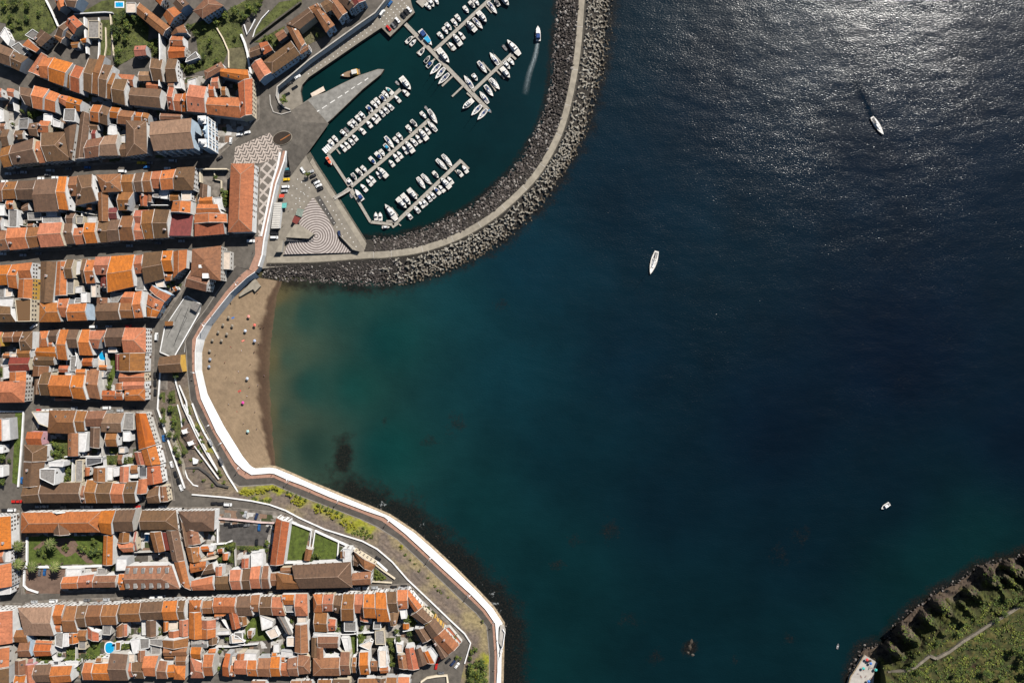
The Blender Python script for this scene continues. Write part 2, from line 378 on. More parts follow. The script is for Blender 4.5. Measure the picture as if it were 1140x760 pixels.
# ---- seafront strip: road, pink promenade, white battered seawall, footing
def lerp2(a, b, t): return [(p[0]+(q[0]-p[0])*t, p[1]+(q[1]-p[1])*t) for p, q in zip(a, b)]
RD = lerp2(IN, PW, 0.60)
loft('seafront_road', IN, RD, ZI, ZI, M['asphalt'], 2)
mb = MB()
for i in range(len(RD)-1):
    pass
o = loft('pink_promenade', RD, PW, [z+0.13 for z in ZI], [z+0.13 for z in ZI], M['pink'], 2)
loft('promenade_kerb', lerp2(IN, PW, 0.59), lerp2(IN, PW, 0.605), [z+0.0 for z in ZI], [z+0.135 for z in ZI], M['kerb'], 1)
loft('kerb_strip', lerp2(IN, PW, -0.05), lerp2(IN, PW, 0.04), [z+0.1 for z in ZI], [z+0.12 for z in ZI], M['kerb'], 1)
def wallline(name, pts, z, h, w, mat, noun=None, place='', cat='wall', label=None, zf=None):
    """a free-standing wall along a pixel polyline, base at z (number or list)"""
    zz = z if isinstance(z, (list, tuple)) else [z]*len(pts)
    q = [P(x, y, a) for (x, y), a in zip(pts, zz)]; n = len(q); mb = MB(); L = []; R = []
    for i in range(n):
        d = (q[min(i+1, n-1)]-q[max(i-1, 0)]); d.z = 0; d.normalize(); s = Vector((-d.y, d.x, 0))*w/2
        L.append(q[i]+s); R.append(q[i]-s)
    up = Vector((0, 0, h)); dn = Vector((0, 0, -0.3))
    for i in range(n-1):
        mb.face([L[i]+up, R[i]+up, R[i+1]+up, L[i+1]+up]); mb.face([R[i]+dn, R[i+1]+dn, R[i+1]+up, R[i]+up]); mb.face([L[i+1]+dn, L[i]+dn, L[i]+up, L[i+1]+up])
    mb.face([L[0]+dn, R[0]+dn, R[0]+up, L[0]+up]); mb.face([R[-1]+dn, L[-1]+dn, L[-1]+up, R[-1]+up])
    c = q[n//2].copy()
    o = mb.build(name, mat, fixn=True)
    if noun: tag(o, noun, cat, place, at=pts[n//2], group='walls of the yards' if noun == 'white yard wall' else None)
    return o
def seawall():
    A = [P(x, y, z+1.0) for (x, y), z in zip(PW, ZI)]; Fz = 1.3
    B = [P(x, y, Fz) for x, y in FT]
    mb = MB()
    for i in range(len(A)-1):
        a0, a1, b0, b1 = A[i], A[i+1], B[i], B[i+1]
        for k in range(4):
            mb.face([a0.lerp(b0, k/4), a1.lerp(b1, k/4), a1.lerp(b1, (k+1)/4), a0.lerp(b0, (k+1)/4)])
        # parapet inner side
        d0 = (a0-b0); d0.z = 0; d0.normalize(); d1 = (a1-b1); d1.z = 0; d1.normalize()
        i0 = a0+d0*0.45; i1 = a1+d1*0.45
        mb.face([i0, i1, a1, a0]); mb.face([i0-Vector((0, 0, 1.1)), i1-Vector((0, 0, 1.1)), i1, i0])
    o = mb.build('white_seawall', M['whitewash'], fixn=False)
    me = o.data; bm = bmesh.new(); bm.from_mesh(me); bmesh.ops.remove_doubles(bm, verts=bm.verts, dist=0.001); bmesh.ops.recalc_face_normals(bm, faces=bm.faces)
    if sum(f.normal.z*f.calc_area() for f in bm.faces) < 0: bmesh.ops.reverse_faces(bm, faces=bm.faces)
    bm.to_mesh(me); bm.free()
    tag(o, 'long whitewashed battered seawall curving along the promenade above the beach', 'wall')
seawall()
# footing of tan stone at the wall foot
FO = []
for i, (a, b) in enumerate(zip(PW, FT)):
    j = min(i+1, len(FT)-1); k = max(i-1, 0); dx, dy = FT[j][0]-FT[k][0], FT[j][1]-FT[k][1]; L = math.hypot(dx, dy); FO.append((b[0]+dy/L*2.6, b[1]-dx/L*2.6))
loft('seawall_footing', FT, FO, [1.5]*len(FT), [0.9]*6+[0.8]*8+[0.5]*14, M['stone'], 2)
loft('seawall_footing_face', FO, [(x+1.0*(x-a)/2.6, y+1.0*(y-b)/2.6) for (x, y), (a, b) in zip(FO, FT)], [0.9]*6+[0.8]*8+[0.5]*14, [-1.5]*len(FT), M['moss'], 1)
# bastion / lookout at the bend and ramps over the seawall
sheet('lookout_floor', E(420, 660, [(1040, 280), (1070, 290), (1085, 330), (1060, 470), (1030, 420), (1035, 330)]), ZS[-1]+0.5, M['conc2'], 6)
# ---- dry bank between upper street and seafront road
def bankc(t, v):
    k = S*(1-v[2]/CAMH); px = v[0]/k+570; py = 380-v[1]/k
    from mathutils import noise as mn
    n = mn.fractal(Vector((px*.16, py*.16, 0)), .8, 2.1, 4); n2 = mn.fractal(Vector((px*.05+9, py*.05, 3)), .9, 2.1, 3)
    base = (.15+.05*n, .115+.035*n, .09+.02*n)
    dry = (.26, .205, .105); f = min(1, max(0, (n2+.05+max(0, t-.45)*1.2)*1.3))
    if px < 265: f *= .4
    base = tuple(a+(b-a)*f for a, b in zip(base, dry))
    g = 0.0
    for a, b, r in [(276, 547, 8), (290, 544.5, 9), (304, 542, 7), (312, 546, 7), (283, 556, 6), (297, 556.5, 5), (336, 556, 9), (352, 562, 5), (366, 566, 9), (375, 571, 8), (386, 578, 10), (398, 583, 11), (410, 589, 8), (392, 589, 8), (228, 470, 9), (240, 498, 8), (222, 452, 7), (540, 735, 9), (530, 752, 12)]:
        g = max(g, 1.35-math.hypot(px-a, (py-b)*1.3)/r)
    g = min(1, max(0, g+n*.9)) if g > 0 else 0
    return tuple(a+(b-a)*g for a, b in zip(base, (.22+.07*n, .225+.05*n, .016)))
loft('dry_bank', dens(UP, 8), dens(lerp2(IN_S, PW_S, -0.05), 8), [TOWN]*169, [z[0] for z in dens([(z,) for z in ZS], 8)], M['bank'], 10, 0.25, attr=bankc)
# ---- beach
BI = [(287, 309), (262.5, 329), (246, 350), (236, 363), (226, 388), (226, 412), (232, 440), (249, 473), (270, 507), (281, 520)]
BO = [(318, 314), (316, 326), (315, 345), (314, 362), (312, 388), (311, 415), (311, 445), (311, 480), (311, 507), (311, 522)]
def sandc(t, v):
    px = v[0]/S+570; py = 380-v[1]/S
    dry = (0.275, 0.193, 0.118); wet = (0.078, 0.044, 0.024)
    w = min(1, max(0, (t-0.67+0.02*math.sin(py*.23)+0.012*math.sin(py*.61))/0.06)); sh = 0.93+0.05*math.sin(py*0.11+px*0.05)+0.07*math.sin(px*1.9+math.sin(py*.06)*3)*math.sin(py*.043+px*.02)
    d2 = min(1, max(0, (t-0.80)/0.08)); wet = tuple(a+(b-a)*d2*0.6 for a, b in zip(wet, (0.12, 0.085, 0.045)))
    return tuple((a+(b-a)*w)*sh for a, b in zip(dry, wet))
loft('beach', dens(BI, 6), dens(BO, 6), [1.7]*55, [-0.25]*55, M['sand'], 26, 0.03, attr=sandc)
mbp = MB(); b_ = [P(x, y, 3.2) for x, y in E(210, 300, [(560, 75), (607, 142), (562, 188), (545, 165), (430, 232), (425, 215)])]
mbp.prism([(p.x, p.y) for p in b_], 0, 3.2); o = mbp.build('beach_ramp', M['conc']); tag(o, 'small tan concrete ramp landing at the top end of the beach', 'ramp')

# ---- breakwater
CL = [(297, 289), (350, 288), (406, 284), (430, 283), (470, 277), (510, 263), (545, 243), (575, 218), (600, 190), (622, 150), (634, 110), (643, 60), (648, 0), (651, -50)]
WO = [(289, 313), (350, 315.5), (405, 320), (430, 319), (475, 309), (522, 290), (567, 262), (599, 232), (626, 194), (649, 152), (663, 108), (673, 66), (680, 0), (683, -50)]
WI = [(300, 285), (352, 284), (405, 264), (430, 263.5), (465, 256), (500, 241), (528, 225), (556, 201), (580, 174), (600, 134), (610, 102), (615, 55), (618.5, 0), (621, -50)]
def offs(pl, d):
    out = []
    for i in range(len(pl)):
        a = pl[max(i-1, 0)]; b = pl[min(i+1, len(pl)-1)]; dx, dy = b[0]-a[0], b[1]-a[1]; L = math.hypot(dx, dy); out.append((pl[i][0]-dy/L*d, pl[i][1]+dx/L*d))
    return out
BZ = 4.6
def spl(pl, m=6):
    """Catmull-Rom"""
    out = []; n = len(pl)
    for i in range(n-1):
        p0, p1, p2, p3 = pl[max(i-1, 0)], pl[i], pl[i+1], pl[min(i+2, n-1)]
        for k in range(m):
            t = k/m
            out.append(tuple(0.5*(2*b+(c-a)*t+(2*a-5*b+4*c-d)*t*t+(3*b-a-3*c+d)*t**3) for a, b, c, d in zip(p0, p1, p2, p3)))
    out.append(pl[-1]); return out
CLs, WOs, WIs = spl(CL), spl(WO), spl(WI)
NB = len(CLs)
zpath = [QUAY+0.05+(BZ-QUAY)*min(1, max(0, (i-6)/14)) for i in range(NB)]
PI_, PO_ = offs(CLs, -3.6), offs(CLs, 3.6)
loft('breakwater_path', PI_, PO_, zpath, zpath, M['conc'], 2)
loft('breakwater_crown', PO_, offs(CLs, 4.7), [z+0.5 for z in zpath], [z+0.5 for z in zpath], M['moss'], 1)
loft('breakwater_crown_face', PO_, offs(CLs, 3.55), [z+0.5 for z in zpath], [z-0.1 for z in zpath], M['conc'], 1)
loft('breakwater_core', offs(CLs, 4.7), WOs, [z+0.5 for z in zpath], [-1.2]*NB, M['core'], 6, 0.2)
loft('breakwater_core', PI_[12:], WIs[12:], zpath[12:], [-1.2]*(NB-12), M['core'], 6, 0.2)
mb = MB()                                                    # construction joints across the path
for i in range(14, NB-3, 5):
    a = P(*PI_[i], zpath[i]+0.02); b = P(*PO_[i], zpath[i]+0.02)
    mb.beam(a, b, 0.35 if i % 10 else 0.9, 0.04)
structure(mb.build('path_joints', M['conc2']))

# ---- sea: one sheet to the horizon; fine grid in the bay carries the colour of the water (depth, weed, rock) as an attribute
SEAC = [  # px, py, linear colour, weight
 (308, 330, (0.10, 0.082, 0.038)), (304, 400, (0.085, 0.075, 0.036)), (303, 460, (0.085, 0.078, 0.040)), (304, 505, (0.075, 0.072, 0.040)), (318, 345, (0.040, 0.058, 0.036)), (318, 400, (0.030, 0.056, 0.039)),
 (316, 460, (0.030, 0.056, 0.040)), (320, 505, (0.032, 0.057, 0.040)), (340, 350, (0.016, 0.046, 0.036)), (345, 430, (0.012, 0.045, 0.036)), (345, 500, (0.018, 0.045, 0.034)), (380, 345, (0.008, 0.040, 0.035)),
 (390, 430, (0.0045, 0.042, 0.036)), (430, 380, (0.0035, 0.037, 0.036)), (430, 500, (0.003, 0.037, 0.034)), (480, 440, (0.0025, 0.030, 0.036)), (500, 340, (0.003, 0.030, 0.038)), (520, 560, (0.0025, 0.026, 0.029)),
 (560, 420, (0.0022, 0.021, 0.032)), (580, 300, (0.002, 0.018, 0.032)), (620, 500, (0.002, 0.017, 0.026)), (620, 640, (0.0024, 0.022, 0.026)), (600, 740, (0.0025, 0.022, 0.024)), (700, 220, (0.0016, 0.0125, 0.025)),
 (700, 400, (0.0016, 0.011, 0.022)), (740, 560, (0.0016, 0.0105, 0.019)), (760, 700, (0.0018, 0.0145, 0.020)), (860, 480, (0.0012, 0.0068, 0.017)), (900, 620, (0.0014, 0.010, 0.018)), (870, 740, (0.0018, 0.015, 0.020)),
 (1000, 400, (0.0010, 0.0058, 0.017)), (1000, 560, (0.0012, 0.0075, 0.016)), (1020, 640, (0.0018, 0.022, 0.023)), (1090, 605, (0.0018, 0.022, 0.023)), (950, 720, (0.002, 0.016, 0.020)), (1130, 500, (0.0010, 0.006, 0.016)),
 (800, 100, (0.0013, 0.0095, 0.022)), (1000, 150, (0.0013, 0.008, 0.020)), (1100, 50, (0.0013, 0.008, 0.020)), (690, 50, (0.0015, 0.012, 0.022)), (1000, 900, (0.0012, 0.008, 0.016)), (600, 1000, (0.0015, 0.012, 0.018)), (1500, 400, (0.001, 0.006, 0.016)), (800, -200, (0.001, 0.008, 0.02))]
MARC = [(360, 90, (0.0022, 0.026, 0.025)), (430, 60, (0.0022, 0.026, 0.026)), (520, 40, (0.0018, 0.021, 0.024)), (580, 60, (0.0018, 0.020, 0.026)), (450, 130, (0.0018, 0.021, 0.022)), (400, 210, (0.0022, 0.024, 0.022)), (500, 180, (0.0018, 0.020, 0.023)), (480, 235, (0.0022, 0.024, 0.021)), (560, 130, (0.0018, 0.020, 0.025))]
xs = np.concatenate([np.linspace(-3500, -420, 12), np.arange(-400, 441, 2.5), np.linspace(470, 4500, 14)])
ys = np.concatenate([np.linspace(-4500, -320, 14), np.arange(-300, 281, 2.5), np.linspace(310, 4500, 14)])
XX, YY = np.meshgrid(xs, ys); PXg = XX/S+570; PYg = 380-YY/S
def idw(pts):
    num = np.zeros(XX.shape+(3,)); den = np.zeros(XX.shape)
    for a, b, c in pts:
        w = 1/((PXg-a)**2+(PYg-b)**2+(60.0 if a < 350 else (500.0 if a < 480 else 4500.0)))**1.9*(1.0 if a < 350 else (1.0 if a < 480 else 3.0)); den += w; num += w[..., None]*np.array(c)
    return num/den[..., None]
SEAC = [(a, b, tuple(x*(1.0 if a < 325 else (0.88 if a < 480 else (0.80 if a < 590 else 0.64)))*(1.14 if a > 480 and i == 2 else (1.16 if a > 480 and i == 1 else 1.0)) for i, x in enumerate(c))) for a, b, c in SEAC]
Csea = idw(SEAC); Cmar = idw(MARC)*np.array([.55, .70, .72])
clx = np.array(CLs)
def pip(poly):
    c = np.zeros(XX.shape, bool); n = len(poly)
    for i in range(n):
        x1, y1 = poly[i]; x2, y2 = poly[i-1]
        cond = ((y1 > PYg) != (y2 > PYg)) & (PXg < (x2-x1)*(PYg-y1)/(y2-y1+1e-9)+x1); c ^= cond
    return c
inm = pip([tuple(p) for p in CLs]+[(300, -50), (297, 289)])
Csea = np.where(inm[..., None], Cmar, Csea)
def dist_poly(pl):
    d = np.full(XX.shape, 1e9)
    for (x1, y1), (x2, y2) in zip(pl[:-1], pl[1:]):
        dx, dy = x2-x1, y2-y1; t = np.clip(((PXg-x1)*dx+(PYg-y1)*dy)/(dx*dx+dy*dy+1e-9), 0, 1)
        d = np.minimum(d, np.hypot(PXg-x1-t*dx, PYg-y1-t*dy))
    return d
CLIFFC = [(945, 775), (950, 745), (962, 722), (985, 718), (1000, 697), (1020, 677), (1045, 660), (1068, 648), (1090, 632), (1120, 625), (1150, 616)]
rock = np.zeros(XX.shape)
dw = dist_poly([(340, 536), (380, 550), (411, 565), (433, 574), (461, 592), (505, 632), (533, 660), (552, 680), (560, 700), (559, 775)])
rock = np.maximum(rock, np.clip(1.15-dw/36, 0, 1)*np.clip((PXg-335)/60, 0.2, 1))
rock = np.maximum(rock, 0.62*np.exp(-((PXg-447)/34)**2-((PYg-565)/22)**2)+0.0)
rock = np.maximum(rock, 1.0*np.exp(-((PXg-382)/12)**2-((PYg-507)/26)**2))
rock = np.maximum(rock, np.clip(1.0-dist_poly([tuple(p) for p in WOs])/18, 0, 1)*0.72)
rock = np.maximum(rock, np.clip(1.05-dist_poly(CLIFFC)/17, 0, 1)*1.0)
rock = np.maximum(rock, np.clip(1.0-dist_poly([tuple(p) for p in WIs[12:]])/8, 0, 1)*0.75)
for a, b, r, s in [(768, 720, 9, 1), (730, 730, 9, .55), (505, 470, 14, .5), (477, 494, 9, .5), (560, 340, 10, .45), (680, 590, 16, .4), (870, 618, 15, .4), (620, 630, 10, .5), (428, 468, 5, .5), (880, 712, 9, .4), (820, 735, 7, .45), (640, 600, 12, .4), (890, 595, 16, .35), (700, 690, 14, .35)]:
    rock = np.maximum(rock, s*np.exp(-((PXg-a)/r)**2-((PYg-b)/r)**2))
foam = np.zeros(XX.shape)
for a, b, r, s in [(425, 562, 9, .9), (412, 556, 6, .8), (470, 584, 8, .8), (456, 575, 6, .6), (548, 661, 7, .9), (552, 672, 6, .9), (558, 680, 6, .7), (384, 508, 6, .5), (566, 700, 5, .6), (440, 569, 5, .7), (485, 596, 6, .6), (500, 610, 5, .5), (400, 553, 5, .5), (536, 650, 5, .7), (561, 690, 5, .8), (520, 636, 6, .5), (300, 326, 3.5, .9), (299, 333, 3.5, .9), (303, 330, 3, .6)]:
    foam = np.maximum(foam, s*np.exp(-((PXg-a)/r)**2-((PYg-b)/r)**2))
foam = np.maximum(foam, 0.55*np.exp(-(dist_poly([tuple(p) for p in WOs[18:]])/2.5)**2))
foam = np.maximum(foam, 0.5*np.exp(-(dist_poly(CLIFFC)/2.0)**2))
foam = np.maximum(foam, 0.42*np.exp(-(dist_poly([(301.5, 345), (300.5, 380), (299, 420), (299.5, 470), (301, 507)])/1.6)**2))
nx, ny = len(xs), len(ys)
verts = np.stack([XX.ravel(), YY.ravel(), np.zeros(XX.size)], 1)
idx = np.arange(nx*ny).reshape(ny, nx)
fc = np.stack([idx[:-1, :-1].ravel(), idx[:-1, 1:].ravel(), idx[1:, 1:].ravel(), idx[1:, :-1].ravel()], 1)
me = bpy.data.meshes.new('sea'); me.from_pydata(verts.tolist(), [], fc.tolist())
for nm, arr in (('tint', Csea), ('bed', np.stack([rock, foam, inm.astype(float)], -1))):
    ca = me.color_attributes.new(nm, 'FLOAT_COLOR', 'POINT')
    buf = np.ones((nx*ny, 4), np.float32); buf[:, :3] = arr.reshape(-1, 3); ca.data.foreach_set('color', buf.ravel())
def sea_mat():
    m, nt, b = new_mat('sea_water')
    pos = geo_pos(nt); a = N(nt, 'ShaderNodeAttribute', attribute_name='tint'); bed = N(nt, 'ShaderNodeAttribute', attribute_name='bed')
    sep = N(nt, 'ShaderNodeSeparateColor'); nt.links.new(bed.outputs['Color'], sep.inputs[0])
    big = noise(nt, pos, 0.018, 5, 0.6); out = mixc(nt, 1.0, a.outputs['Color'], ramp(nt, big, [(0.25, (0.72,)*3), (0.75, (1.3,)*3)]), 'MULTIPLY')
    n1 = noise(nt, pos, 0.10, 8, 0.78)
    rk = ramp(nt, mth(nt, 'ADD', n1, mth(nt, 'MULTIPLY', sep.outputs[0], 0.55)), [(0.64, (0, 0, 0)), (0.90, (1, 1, 1))])
    rc = ramp(nt, noise(nt, pos, 0.8, 5, 0.75), [(0.38, (0.003, 0.0045, 0.0045)), (0.55, (0.012, 0.010, 0.008)), (0.70, (0.034, 0.027, 0.019))])
    out = mixc(nt, mth(nt, 'MULTIPLY', rk, 0.88), out, rc)
    fo = ramp(nt, mth(nt, 'ADD', noise(nt, pos, 0.42, 6, 0.75), mth(nt, 'MULTIPLY', sep.outputs[1], 0.36)), [(0.80, (0, 0, 0)), (0.95, (1, 1, 1))])
    out = mixc(nt, mth(nt, 'MULTIPLY', fo, 0.7), out, (0.62, 0.66, 0.66))
    nt.links.new(out, b.inputs['Base Color']); b.inputs['IOR'].default_value = 1.333
    b.inputs['Roughness'].default_value = 0.21
    # waves: wind chop stretched across the wind, finer ripples on top, calmer inside the marina
    mp = N(nt, 'ShaderNodeMapping'); mp.inputs['Rotation'].default_value = (0, 0, math.radians(-18)); mp.inputs['Scale'].default_value = (0.8, 1.5, 1); nt.links.new(pos, mp.inputs['Vector'])
    w1 = noise(nt, mp.outputs[0], 0.85, 2, 0.55); w2 = noise(nt, mp.outputs[0], 0.055, 2, 0.5); gust = noise(nt, pos, 0.012, 3, 0.55)
    hgt = mth(nt, 'ADD', mth(nt, 'MULTIPLY', w1, 0.165), mth(nt, 'MULTIPLY', w2, 0.55))
    amp = mth(nt, 'MULTIPLY', ramp(nt, gust, [(0.3, (0.7,)*3), (0.65, (1.1,)*3)]), ramp(nt, sep.outputs[2], [(0.0, (1,)*3), (1.0, (0.25,)*3)]))
    bp = N(nt, 'ShaderNodeBump'); bp.inputs['Distance'].default_value = 1.0; nt.links.new(mth(nt, 'MULTIPLY', amp, 1.0), bp.inputs['Strength']); nt.links.new(hgt, bp.inputs['Height'])
    nt.links.new(bp.outputs[0], b.inputs['Normal'])
    return m
me.materials.append(sea_mat()); o = link('sea', me); o['kind'] = 'structure'

# ---- cliff and headland, bottom right
def cliff():
    step = 1.6
    X = np.arange(925, 1420, step); Y = np.arange(560, 1000, step)
    gx, gy = np.meshgrid(X, Y); from mathutils import noise as mn
    d = np.full(gx.shape, 1e9); tt = np.zeros(gx.shape); acc = 0.0
    coast = CLIFFC+[(1200, 600), (1300, 570), (1500, 520)]
    coast = [(930, 1100), (938, 800)]+coast
    for (x1, y1), (x2, y2) in zip(coast[:-1], coast[1:]):
        dx, dy = x2-x1, y2-y1; L2 = dx*dx+dy*dy; t = np.clip(((gx-x1)*dx+(gy-y1)*dy)/L2, 0, 1)
        e = np.hypot(gx-x1-t*dx, gy-y1-t*dy); mk = e < d; d = np.where(mk, e, d); tt = np.where(mk, acc+t*math.sqrt(L2), tt); acc += math.sqrt(L2)
    poly = coast+[(1600, 1100)]
    ins = np.zeros(gx.shape, bool)
    for i in range(len(poly)):
        x1, y1 = poly[i]; x2, y2 = poly[i-1]
        ins ^= ((y1 > gy) != (y2 > gy)) & (gx < (x2-x1)*(gy-y1)/(y2-y1+1e-9)+x1)
    sd = np.where(ins, d, -d)
    hgt = np.zeros(gx.shape); rockm = np.zeros(gx.shape); rr = np.zeros(gx.shape)
    spurs = [(967, 737, 979, 752, 3.5), (995, 694, 1016, 712, 6.5), (983, 713, 1001, 728, 4.5), (1028, 684, 1046, 704, 6), (1042, 670, 1066, 692, 6.5), (1068, 671, 1080, 686, 4), (1079, 658, 1105, 678, 7), (1096, 634, 1116, 668, 7.5), (1115, 640, 1130, 652, 5), (1122, 628, 1146, 650, 7), (1142, 618, 1170, 640, 7)]
    sp = np.zeros(gx.shape)
    for x1, y1, x2, y2, w in spurs:
        dx, dy = x2-x1, y2-y1; L2 = dx*dx+dy*dy; t = np.clip(((gx-x1)*dx+(gy-y1)*dy)/L2, 0, 1)
        e = np.hypot(gx-x1-t*dx, gy-y1-t*dy); sp = np.maximum(sp, np.clip(1.25-e/w, 0, 1)**0.7*(0.75+0.25*t))
    for j in range(gx.shape[0]):
        for i in range(gx.shape[1]):
            v = Vector((gx[j, i]*0.12, gy[j, i]*0.12, 0)); rr[j, i] = mn.fractal(v, 0.8, 2.1, 5)
    base = np.where(sd > 0, 1.2*np.clip(sd/6, 0, 1)+12.5*np.clip((sd-16)/14, 0, 1)**0.85, sd*0.25)
    hgt = np.maximum(base, np.where(sd > -2, sp*(15.5+rr*5), -2)); hgt = hgt+np.where(sd > 1, rr*2.2*np.clip(1.2-np.abs(sd-16)/30, 0.35, 1), 0)
    # bathing platform notch, gully beside it
    dv = np.hypot(gx-978, gy-765); hgt = np.where((gx < 981) & (gy > 735) & (gx+ (gy-735)*0.15 < 992), np.minimum(hgt, 1.0), hgt)
    vs_, fs, cs = [], [], []
    ny_, nx_ = gx.shape
    for j in range(ny_):
        for i in range(nx_):
            h = float(max(hgt[j, i], -3)); p = P(gx[j, i], gy[j, i], 0); vs_.append((p.x*(1-h/CAMH*0.55), p.y*(1-h/CAMH*0.55), h))
            r = rr[j, i]; s = sd[j, i]; gr = min(1, max(0, (s-11+r*18)/7)); 
            rk = (0.075+0.05*r, 0.052+0.035*r, 0.035+0.02*r) if s < 9 else (0.12+0.08*r, 0.095+0.06*r, 0.06+0.04*r)
            g = (0.046+0.045*max(0, r), 0.054+0.03*r, 0.010)
            if s > 42 and r > 0.1: g = (0.085, 0.073, 0.017)
            cs.append(tuple(max(0.01, a+(b-a)*gr) for a, b in zip(rk, g)))
    ii = np.arange(nx_*ny_).reshape(ny_, nx_)
    f = np.stack([ii[1:, :-1].ravel(), ii[1:, 1:].ravel(), ii[:-1, 1:].ravel(), ii[:-1, :-1].ravel()], 1)
    keep = (np.stack([hgt[1:, :-1].ravel(), hgt[1:, 1:].ravel(), hgt[:-1, 1:].ravel(), hgt[:-1, :-1].ravel()], 1).max(1) > -2.4)
    me = bpy.data.meshes.new('headland'); me.from_pydata(vs_, [], f[keep].tolist()); me.materials.append(M['cliff'])
    ca = me.color_attributes.new('tint', 'FLOAT_COLOR', 'POINT')
    for i, c in enumerate(cs): ca.data[i].color = c+(1,)
    o = link('headland', me); o['kind'] = 'structure'
    def z_at(px, py):
        i = min(nx_-1, max(0, int((px-925)/step))); j = min(ny_-1, max(0, int((py-560)/step))); return float(hgt[j, i])
    return z_at
cliff_z = cliff()
# ================================================================== HOUSES
CNAME = dict(O='bright orange', o='dull orange', R='red orange', P='reddish brown', B='dark brown', T='tan', M='maroon', K='pink', G='grey', D='dark grey', W='white', C='cream')
HOUSES = []; CUR = {}
def tile(ox, oy, blk=None):
    CUR['o'] = (ox, oy)
    if blk: CUR['b'] = blk
def h(row, c, form, hh, *q, wall='white', win=1, chim=None, noun=None):
    ox, oy = CUR['o']; pts = [(ox+q[i]/7.6, oy+q[i+1]/7.6) for i in range(0, 8, 2)]
    HOUSES.append(dict(blk=CUR['b'], row=row, c=c, form=form, h=hh, px=pts, wall=wall, win=win, chim=chim, noun=noun))
# rows: U = upper row, L = lower row, M = yard buildings, S = side
# ---- b0 hillside top left
tile(0, 0, 'hill')
h('L','B','h',8, -20,370,120,430,95,560,-30,520); h('L','B','h',8, 120,440,238,490,165,600,95,565)
h('L','O','v',8, 355,445,400,470,340,650,240,610); h('L','O','h',8.5, 360,500,470,490,430,670,340,650); h('L','O','h',10.5, 470,495,620,540,545,730,430,680)
h('L','P','h',8, 590,545,650,560,610,755,560,735); h('L','R','h',10, 630,555,715,580,680,790,610,760); h('L','B','h',7.5, 750,500,835,510,780,790,690,760)
h('L','P','h',7.5, 850,470,890,480,840,800,765,785); h('L','B','h',8.5, 890,550,960,560,900,830,830,810); h('L','P','h',8, 920,620,980,630,960,840,895,830)
h('L','B','h',9, 985,672,1085,680,1065,890,945,860)
h('M','R','h',8, 620,135,700,210,630,290,555,200); h('M','B','h',7, 555,185,595,220,525,335,465,300); h('M','B','h',6, 580,240,640,290,600,330,530,290)
h('M','O','v',8, 450,-40,540,-20,548,50,505,92); h('M','B','h',9, 545,-30,690,-20,640,65,560,50, wall='blue'); h('M','B','v',8, 350,250,440,310,345,395,290,340)
h('M','O','v',7, 245,330,335,410,300,445,190,390); h('M','G','f',5, 280,250,340,290,300,345,215,300); h('M','G','f',5, 160,360,240,440,200,480,95,400)
h('M','W','f',5, 0,300,45,230,90,330,75,390); h('M','G','f',4, 750,180,840,180,840,325,750,325); h('M','O','h',6, 680,340,740,320,735,355,690,362); h('M','P','h',6, 600,365,670,360,660,400,610,405)
h('M','P','h',7, 465,300,550,320,520,365,460,320)
h('M','O','h',7, 1000,630,1140,640,1130,735,1080,720); h('M','C','f',6, 1070,25,1150,25,1150,110,1070,110)
tile(150, 0)
h('M','P','h',9.5, 38,28,300,235,245,305,12,110); h('M','O','h',8.5, 330,60,395,110,300,215,242,130); h('M','R','h',8, 165,-30,262,-15,225,48,170,5)
h('M','B','h',9, 400,-20,460,40,390,100,325,30, wall='blue'); h('M','P','H',10, 500,95,620,-30,745,50,575,155, wall='blue'); h('M','P','h',7, 410,210,440,280,320,300,310,285)
h('M','O','h',7, 310,310,415,318,415,385,290,385); h('M','R','h',7.5, 290,400,435,405,430,480,280,495); h('M','B','h',8, 280,500,362,505,362,690,270,695)
h('M','B','h',8.5, 135,500,243,510,245,690,150,680); h('M','K','h',7, 0,395,100,390,100,465,0,475); h('M','T','h',7, 35,610,150,612,150,682,30,682)
h('M','O','h',6, 100,702,212,702,215,765,100,752); h('M','P','H',8, 590,605,730,530,757,580,605,668); h('M','O','h',7, 650,668,715,655,715,745,645,745)
h('M','G','f',6, 440,500,520,440,545,490,430,530); h('M','W','f',6, 335,670,385,660,400,750,340,750); h('M','W','f',5, 450,680,520,660,530,740,450,745)
tile(270, 0, 'marina row')
h('U','B','h',7, 55,420,145,382,175,450,60,490); h('U','R','h',8, 145,372,212,355,252,420,180,462); h('U','O','v',9, 75,550,150,495,242,620,150,690, wall='blue')
h('U','B','hl',9, 170,530,415,350,490,455,250,622, wall='blue'); h('U','P','h',6, 275,295,345,250,378,300,308,350); h('U','P','v',8.5, 370,215,432,190,530,370,488,440)
h('U','B','h',9, 370,208,560,72,612,140,478,250); h('U','P','h',8, 560,70,640,30,672,80,600,112); h('U','P','v',9, 610,110,662,70,778,218,712,278, wall='blue')
h('U','B','h',9, 655,40,722,-10,800,60,700,110); h('U','P','v',9, 715,20,800,-10,885,112,820,172, wall='blue'); h('U','B','v',9, 800,-10,905,-60,985,20,905,92, wall='blue')
h('U','M','v',10, 905,-5,1000,-60,1040,10,940,70, wall='blue'); h('U','P','h',8, 480,420,560,380,562,412,492,458)
